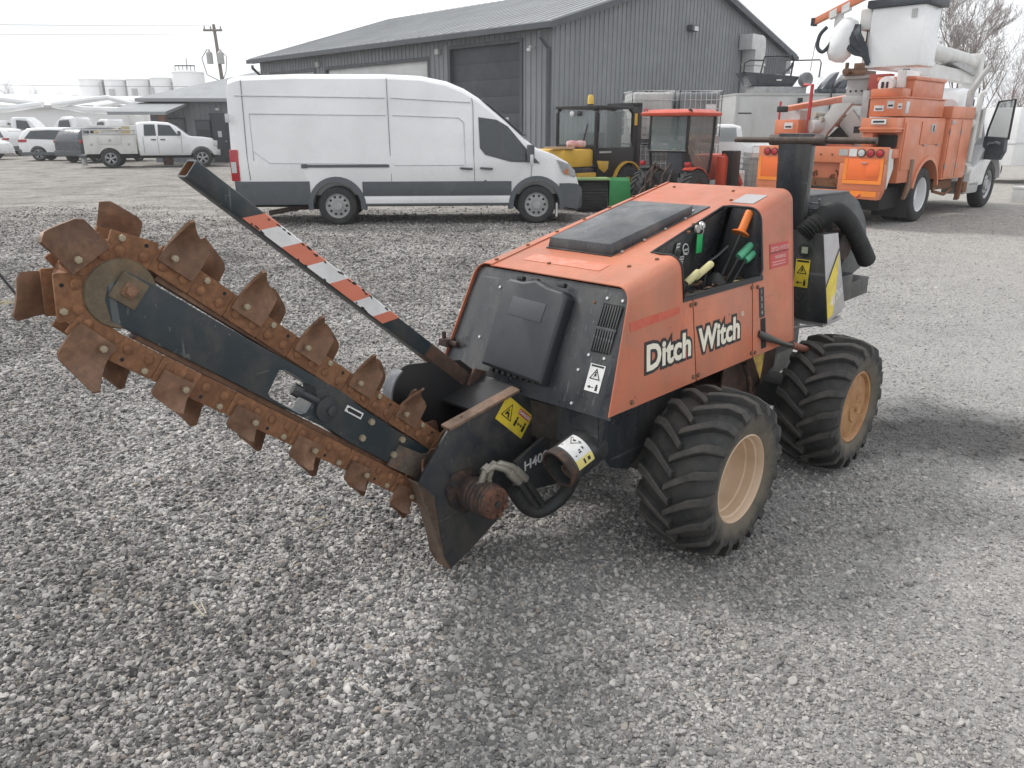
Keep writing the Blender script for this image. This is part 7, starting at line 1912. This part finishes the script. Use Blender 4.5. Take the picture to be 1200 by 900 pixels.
B().box(0.92, 0.926, 0.03, 0.85, 1.2, 1.85).build('windscreen', M_GLASSC, TC); B().box(0.05, 0.90, 0.88, 0.886, 1.0, 1.85).build('far_window', M_GLASSC, TC)
tbox('seat', 0.25, 0.70, 0.25, 0.65, 0.75, 1.40, M_VGREY, bevel=0.05)
B().tube([(0.75, 0.15, 1.0), (0.5, 0.3, 1.35), (0.25, 0.1, 1.15), (0.6, 0.5, 1.4), (0.4, 0.6, 1.05)], 0.012, 5).tube([(0.3, 0.2, 1.45), (0.7, 0.55, 1.1), (0.2, 0.5, 1.2), (0.5, 0.15, 1.5)], 0.012, 5).build('coiled_cord', flat('yellow_green_cord', (0.55, 0.62, 0.25)), TC)
tbox('axle_housing', -0.15, 0.5, 0.05, 0.85, 0.35, 0.80, M_DARK)
tbox('hood', 1.10, 2.0, 0.18, 0.70, 0.60, 1.12, M_TRED, bevel=0.06)
tbox('loader_post', 1.05, 1.25, -0.22, -0.02, 0.45, 1.10, M_TRED, bevel=0.06)
B().tube([(1.15, -0.12, 1.08), (1.5, -0.12, 0.98), (1.9, -0.12, 0.50)], 0.075, 6).build('loader_arm', M_TRED, TC)
tbox('loader_bracket', 1.2, 1.5, -0.32, -0.05, 0.50, 1.2, M_INK)
for s_, y in ((-1, -0.10), (1, 0.98)):
    secs = []
    for k in range(11):
        a = R(20 + 95 * k / 10); secs.append([(0.15 + math.cos(a) * rr, yy, 0.43 + math.sin(a) * rr) for rr, yy in ((0.46, y - s_ * 0.14), (0.46, y + s_ * 0.10), (0.48, y + s_ * 0.10), (0.48, y - s_ * 0.14))])
    B().loft(secs).build('fender', M_TRED if s_ < 0 else M_INK, TC, smooth=45)
    vwheel(TC, 0.15, y, 0.42, 0.30, s_, 'steel', M_TRED, 0.2, True); vwheel(TC, 1.75, y * 0.8 + 0.1, 0.27, 0.2, s_, 'steel', M_TRED, 0.13, True)
    tbox('tail_lamp', -0.10, -0.02, y - 0.05, y + 0.06, 0.92, 1.01, M_REDL, bevel=0.02)
b = B()
for y in (0.25, 0.62):
    b.tube([(-0.05, y, 0.85), (-0.50, y + (0.1 if y > 0.4 else -0.1), 0.38)], 0.028, 6); b.tube([(-0.05, y, 0.45), (-0.60, y + (0.12 if y > 0.4 else -0.12), 0.32)], 0.03, 6)
    b.tube([(-0.12, y, 0.98), (-0.40, y, 0.75), (-0.45, y, 0.40)], 0.022, 6)
b.tube([(-0.05, 0.44, 0.80), (-0.45, 0.44, 0.95), (-0.5, 0.44, 0.55)], 0.03, 6)
b.build('lift_arms', M_STEEL if False else M_RUSTBLK, TC)
B().lathe([(0.03, -.01), (0.055, 0), (0.03, .01)], (-0.10, 0.94, 1.96), (1, 0, 0), 12).build('mirror', M_REDL, TC); B().lathe([(0.035, -.02), (0.06, 0), (0.05, .02), (0, .02)], (-0.05, -0.06, 1.93), (-1, 0, 0), 12).build('mirror', M_INK, TC)

# ------------------------------------------------------------------ caged liquid totes
cage_b = B()
W_, D_, H_ = 0.98, 1.1, 1.0
for k in range(9):
    x = -W_ / 2 + W_ * k / 8
    for y in (-D_ / 2, D_ / 2): cage_b.tube([(x, y, 0.16), (x, y, 0.16 + H_)], 0.010, 4)
for k in range(6):
    y = -D_ / 2 + D_ * k / 5
    for x in (-W_ / 2, W_ / 2): cage_b.tube([(x, y, 0.16), (x, y, 0.16 + H_)], 0.010, 4)
for k in range(6):
    z = 0.17 + (H_ - 0.02) * k / 5
    cage_b.tube([(-W_ / 2, -D_ / 2, z), (W_ / 2, -D_ / 2, z), (W_ / 2, D_ / 2, z), (-W_ / 2, D_ / 2, z)], 0.011, 4, closed=True)
CAGE = cage_b.mesh('cage', M_GALV, fix=False)
BOTTLE = B().box(-W_ / 2 + 0.03, W_ / 2 - 0.03, -D_ / 2 + 0.03, D_ / 2 - 0.03, 0.17, 1.12).mesh('bottle', M_TOTE, bevel=0.07, seg=3)
BOTTLE2 = BOTTLE.copy(); BOTTLE2.materials.clear(); BOTTLE2.materials.append(paint('dark_filled_plastic', (0.20, 0.22, 0.23), 0.4, (0.4, 0.4, 0.38, 1), 0.35, 2.5))
PALLET = B().box(-.5, .5, -.56, .56, 0.10, 0.16).box(-.5, -.38, -.56, .56, 0, .10).box(-.06, .06, -.56, .56, 0, .10).box(.38, .5, -.56, .56, 0, .10).mesh('pallet', M_STEEL)
CAP = B().cyl((0, 0, 1.12), (0, 0, 1.18), 0.11, None, 14).mesh('cap', M_INK)
VALVE = B().cyl((0, -D_ / 2 - 0.06, 0.26), (0, -D_ / 2 + 0.06, 0.26), 0.05, None, 10).mesh('valve', M_INK)
for lab, x, y, z, me, lb_ in (('lower left caged tote behind the forklift mast', 3.22, 19.3, 0.10, BOTTLE2, 0), ('upper left caged tote stacked behind the forklift mast', 3.22, 19.3, 1.30, BOTTLE, 1), ('lower right caged tote behind the tractor cab', 4.30, 19.3, 0.10, BOTTLE2, 0), ('upper right caged tote with a white label above the tractor', 4.30, 19.3, 1.30, BOTTLE2, 1)):
    t = thing('caged_tote', lab, 'tote', (x, y, z), R(3), 'caged liquid totes by the building')
    link('cage', CAGE, t); link('bottle', me, t); link('pallet', PALLET, t); link('cap', CAP, t); link('valve', VALVE, t)
    if lb_ and x > 4: B().box(0.12, 0.36, -D_ / 2 - 0.02, -D_ / 2 - 0.015, 0.62, 0.86).build('label', M_WHITE, t)
for k, (x, y) in enumerate(((3.22, 19.3), (4.30, 19.3))):
    tag(B().box(-0.5, 0.5, -0.5, 0.5, 0, 0.03).box(-.5, -.4, -.5, .5, .03, .07).box(.4, .5, -.5, .5, .03, .07).box(-.5, .5, -.5, -.4, .072, .098).box(-.5, .5, .4, .5, .072, .098).build('skid', M_WOODP), ['wooden skid under the lower left caged tote', 'wooden skid under the lower right caged tote'][k], 'skid').location = (x, y, 0.001)

# ------------------------------------------------------------------ white pickup, cabinet and cage in front of the box truck
PK = thing('pickup_truck', 'white pickup truck half hidden between the tractor and the bucket truck', 'truck', (4.8, 20.2, 0), R(6))
st = [(0.10, 1.66, .93), (0.25, 1.74, .96), (0.8, 1.75), (1.0, 1.70), (1.06, 1.30), (1.15, 1.27), (3.2, 1.27), (3.3, 1.15)]
m_ = B().loft(body_sections(st, 0.45, 0.95, 1.26, 0.25, 0.95)).mesh('body', M_VWHITE, smooth=30)
link('body', boolean(m_, [B().cyl((2.2, -0.3, 0.38), (2.2, 0.3, 0.38), 0.45, None, 28).mesh('c', M_DARK)]), PK)
B().prism([(0.34, 0.0, 1.33), (0.88, 0.0, 1.33), (0.86, 0.09, 1.66), (0.42, 0.09, 1.66)], (0, -0.006, 0.0)).build('window', M_GLASSC, PK)
B().box(0.05, 3.25, -0.006, 0.006, 1.02, 1.04).build('body_line', M_SEAML, PK)
B().box(0.2, 3.0, 0.2, 1.7, 0.30, 0.5).build('chassis', M_DARK, PK)
vwheel(PK, 2.2, 0.12, 0.38, 0.25, -1, 'alloy', M_ALLOY, 0.24); vwheel(PK, 2.2, 1.78, 0.38, 0.25, 1, 'alloy', M_ALLOY, 0.24); vwheel(PK, -0.9, 0.12, 0.38, 0.25, -1, 'alloy', M_ALLOY, 0.24); vwheel(PK, -0.9, 1.78, 0.38, 0.25, 1, 'alloy', M_ALLOY, 0.24)
st = [(-1.75, 0.95, .85), (-1.6, 1.10, .93), (-0.9, 1.18), (-0.55, 1.25), (0.0, 1.64, .94), (0.12, 1.66, .93)]
m_ = B().loft(body_sections(st, 0.45, 0.95, 1.2, 0.25, 0.95)).mesh('nose', M_VWHITE, smooth=30)
link('nose', boolean(m_, [B().cyl((-.9, -0.3, 0.38), (-.9, 0.3, 0.38), 0.45, None, 28).mesh('c', M_DARK), B().cyl((-.9, 1.6, 0.38), (-.9, 2.2, 0.38), 0.45, None, 28).mesh('c', M_DARK)]), PK)
CB = thing('metal_cabinet', 'plain white metal cabinet standing in front of the white pickup', 'cabinet', (4.95, 18.2, 0), R(8))
B().box(-0.25, 0.40, 0, 0.5, 0.02, 0.72).build('case', M_VWHITE, CB, bevel=0.015); B().box(-0.23, 0.38, -0.012, -0.001, 0.05, 0.66).build('door', M_UWHITE, CB, bevel=0.004)
WCG = thing('wire_cage', 'grey wire cage with a pale tank inside beside the bucket truck', 'cage', (5.82, 18.6, 0), R(6))
b = B()
for k in range(7):
    x = -0.3 + 0.1 * k; b.tube([(x, 0, 0.05), (x, 0, 0.98)], 0.012, 4); b.tube([(x, 0.6, 0.05), (x, 0.6, 0.98)], 0.012, 4)
for k in range(8):
    z = 0.06 + 0.13 * k; b.tube([(-0.3, 0, z), (0.3, 0, z), (0.3, 0.6, z), (-0.3, 0.6, z)], 0.012, 4, closed=True)
b.build('wires', M_STEEL, WCG, fix=False); B().box(-0.25, 0.25, 0.06, 0.54, 0.06, 0.94).build('tank', M_TOTE, WCG, bevel=0.04)
B().box(-0.26, 0.26, 0.02, 0.5, 1.0, 1.10).tube([(-0.24, 0.02, 1.1), (-0.2, 0.1, 1.24), (0.25, 0.1, 1.24), (0.26, 0.02, 1.1)], 0.02, 5).build('lid_frame', M_UWHITE, WCG)

# ------------------------------------------------------------------ box truck with a cart on its roof
BX = thing('box_truck', 'dirty white box truck body standing behind the bucket truck', 'truck', (6.62, 24.2, 0), R(3))
M_BOXW = paint('box_side_white', (0.50, 0.50, 0.49), 0.55, (0.33, 0.32, 0.30, 1), 0.35, 1.2, chips=(0.08, 0.08, 0.08, 1), chip_amt=-0.07)
B().box(0, 4.6, 0, 2.2, 0.75, 2.60).build('box', M_BOXW, BX, bevel=0.03)
B().box(-0.01, 4.62, -0.03, 2.22, 2.57, 2.63).build('top_rail', M_LGREY, BX, bevel=0.01)
for x in (0.02, 4.55): B().box(x, x + 0.07, -0.03, 0.05, 0.75, 2.57).build('corner_post', M_LGREY, BX)
B().box(0.08, 0.55, -0.012, 0, 0.9, 2.05).build('side_door', M_BOXW, BX); B().box(0.06, 0.50, -0.02, 0, 2.06, 2.09).build('hinge_bar', M_INK, BX)
b = B().cyl((1.75, -0.05, 1.0), (1.9, -0.05, 2.45), 0.018, None, 6).box(1.86, 1.98, -0.10, -0.02, 2.38, 2.5).cyl((2.8, -0.06, 1.2), (2.85, -0.06, 2.9), 0.02, None, 6); b.build('pole_tools', M_INK, BX)
B().box(0.5, 4.5, 0.4, 1.8, 0.5, 0.75).build('chassis', M_DARK, BX)
for x in (3.4,):
    for fy, y in ((-1, 0.2), (1, 2.0)): vwheel(BX, x, y, 0.42, 0.26, fy, 'steel', M_LGREY, 0.25)
vwheel(BX, 0.6, 0.2, 0.42, 0.26, -1, 'steel', M_LGREY, 0.25); vwheel(BX, 0.6, 2.0, 0.42, 0.26, 1, 'steel', M_LGREY, 0.25)
CT = thing('utility_cart', 'black utility cart body with a tubular frame lying on the box truck roof', 'cart', (7.55, 24.9, 2.632), R(3))
B().box(-0.35, 1.25, -0.35, 0.35, 0.0, 0.20).build('pallet', M_STEEL, CT)
b = B().loft([[(-0.40, -0.3, 0.22), (-0.40, 0.4, 0.22), (0.85, 0.4, 0.20), (0.85, -0.3, 0.20)], [(-0.70, -0.4, 0.62), (-0.70, 0.5, 0.62), (1.0, 0.5, 0.48), (1.0, -0.4, 0.48)]]); b.build('tub', M_VBLACK, CT, bevel=0.03)
b = B().tube([(-0.20, -0.38, 0.55), (-0.12, -0.38, 1.02), (0.72, -0.38, 1.05), (0.76, -0.38, 0.95), (0.72, -0.38, 0.50)], 0.025, 6).tube([(-0.72, -0.38, 0.45), (-0.70, -0.38, 0.85), (-0.55, -0.38, 0.92), (-0.15, -0.38, 0.92)], 0.02, 6).tube([(0.76, -0.38, 0.92), (1.55, -0.38, 0.94), (1.60, -0.38, 0.86), (1.58, -0.38, 0.45)], 0.02, 6)
b.build('tube_frame', M_INK, CT)
B().prism([(-0.10, -0.36, 0.55), (-0.05, -0.36, 0.98), (0.68, -0.36, 1.0), (0.70, -0.36, 0.55)], (0, 0.01, 0)).build('net', glass('grey_net', (0.10, 0.10, 0.11), 0.6, 0.6), CT)
B().box(0.30, 0.46, -0.39, -0.385, 0.36, 0.40).build('sticker', M_WHITE, CT)
tag(B().lathe([(0.10, -0.1), (0.19, -0.1), (0.21, 0), (0.19, 0.1), (0.10, 0.1), (0.05, 0.06), (0, 0.06)], (0, 0, 0), (0.3, -1, 0.1), 22).build('spare_wheel', paint('pale_wheel', (0.20, 0.20, 0.21), 0.5, (0.1, 0.1, 0.1, 1), 0.4, 8)), 'grey spare wheel lying on the box truck roof by the cart frame', 'wheel').location = (8.72, 24.5, 3.02)
for k, (x, lab) in enumerate(((9.35, 'black cart seat nearest the spare wheel on the truck roof'), (9.75, 'black cart seat with the tallest back on the truck roof'))):
    t = thing('cart_seat', lab, 'seat', (x, 24.6, 2.632), R(8 + 10 * k), 'loose cart seats on the box truck roof')
    B().box(-0.22, 0.22, -0.2, 0.2, 0.0, 0.14).build('cushion', M_VBLACK, t, bevel=0.04)
    B().prism([(-0.20, -0.18, 0.10), (0.16, -0.18, 0.14), (0.34, -0.18, 0.62), (0.20, -0.18, 0.55), (-0.05, -0.18, 0.30)], (0, 0.36, 0)).build('backrest', M_VBLACK, t, bevel=0.03)

# ------------------------------------------------------------------ things at the right edge
WT = thing('enclosed_trailer', 'white enclosed trailer at the right edge beyond the open truck door', 'trailer', (15.6, 24.5, 0), R(20))
B().box(-0.4, 3.5, 0, 2.0, 0.55, 2.25).build('box', M_VWHITE, WT, bevel=0.04); B().box(-0.42, 3.5, -0.02, 2.02, 1.20, 1.24).build('rub_rail', M_SEAML, WT)
vwheel(WT, 1.2, 0.1, 0.36, 0.22, -1, 'steel', M_LGREY, 0.22); vwheel(WT, 1.2, 1.9, 0.36, 0.22, 1, 'steel', M_LGREY, 0.22)
B().tube([(-0.4, 1.0, 0.5), (-1.5, 1.0, 0.48)], 0.06, 6).tube([(-1.3, 1.0, 0.0), (-1.3, 1.0, 0.55)], 0.04, 6).build('drawbar', M_LGREY, WT)
BO = thing('boom_section', 'white lattice of boom tubes lying low at the right edge', 'boom', (13.6, 20.2, 0), R(14))
b = B()
for z in (0.35, 0.75): b.tube([(-0.4, 0, z), (3.0, 0, z + 0.1)], 0.10, 8)
for k in range(5): b.tube([(-0.2 + k * 0.65, 0, 0.35), (0.15 + k * 0.65, 0, 0.78)], 0.05, 6)
b.build('tubes', M_UWHITE, BO); B().box(0.0, 0.3, -0.3, 0.3, 0.0, 0.26).box(2.2, 2.5, -0.3, 0.3, 0.0, 0.26).build('blocks', M_STEEL, BO)
tag(B().box(-0.55, 0.55, -0.4, 0.4, 0, 0.34).box(-0.56, 0.56, -0.41, 0.41, 0.30, 0.36).build('steel_tray', M_GALV, bevel=0.01), 'pale steel tray on the gravel just right of the truck front wheel', 'tray').matrix_world = Matrix.Translation((12.3, 18.2, 0)) @ Matrix.Rotation(R(20), 4, 'Z')
# black stake at the left edge and straw
tag(B().tube([(-5.02, 7.68, 0.0), (-5.42, 7.72, 0.62)], 0.013, 6).cyl((-5.21, 7.699, 0.295), (-5.23, 7.701, 0.326), 0.024, None, 8).build('black_rod', M_INK, smooth=40), 'thin black rod leaning up from the gravel at the left edge', 'rod')
rng = random.Random(8); b = B()
def straw(x, y, n, s_):
    for i in range(n):
        a = rng.uniform(0, 6.28); l_ = rng.uniform(0.03, 0.10) * s_; px, py = x + rng.gauss(0, 0.04 * s_), y + rng.gauss(0, 0.04 * s_)
        b.tube([(px - math.cos(a) * l_, py - math.sin(a) * l_, 0.014 + rng.random() * 0.012), (px, py, 0.022), (px + math.cos(a) * l_, py + math.sin(a) * l_, 0.014 + rng.random() * 0.02)], 0.0022, 4)
straw(-4.86, 7.28, 22, 1.2)
for x, y, n in ((-1.25, 4.95, 5), (-0.8, 2.9, 2), (-1.1, 2.3, 2)): straw(x, y, n, 0.5)
tag(b.build('straw', flat('straw', (0.46, 0.40, 0.28), 0.8), smooth=0), 'dry straw scraps scattered on the gravel', kind='stuff')
# hinges on the truck bins and rivet rows along their edges
for (x0, x1, z0, z1, yy) in ((-0.55, 0.55, 1.36, 1.74, -0.016), (0.70, 1.27, 0.76, 1.77, -0.076), (1.30, 1.87, 0.76, 1.77, -0.076)):
    for f in (0.2, 0.8):
        if z1 - z0 > 0.6: B().cyl((x0 - 0.008, yy - 0.004, z0 + (z1 - z0) * f - 0.05), (x0 - 0.008, yy - 0.004, z0 + (z1 - z0) * f + 0.05), 0.012, None, 8).build('hinge', M_STEEL, BT)
        else: B().cyl((x0 + (x1 - x0) * f - 0.05, yy - 0.004, z0 - 0.008), (x0 + (x1 - x0) * f + 0.05, yy - 0.004, z0 - 0.008), 0.012, None, 8).build('hinge', M_STEEL, BT)
for y in (0.95, 1.15, 1.35): bolt(BT, (-1.78, y, 1.20), (-1, 0, 0), 0.016, 0.01, M_INK)

# ------------------------------------------------------------------ thin haze over the whole yard
hz = B().box(-640, 640, -100, 1540, -1.0, 19.0).build('haze', [], None, smooth=0)
hm, ht, HN, HL, hb = _new('haze_air')
HN.remove(hb)
pv = HN.new('ShaderNodeVolumePrincipled')
pv.inputs['Color'].default_value = (0.97, 0.98, 1.0, 1)
pv.inputs['Density'].default_value = 0.0009
pv.inputs['Anisotropy'].default_value = 0.2
HL.new(pv.outputs[0], HN['Material Output'].inputs['Volume'])
hz.data.materials.append(hm)
tag(hz, 'thin pale haze lying over the yard', kind='stuff')
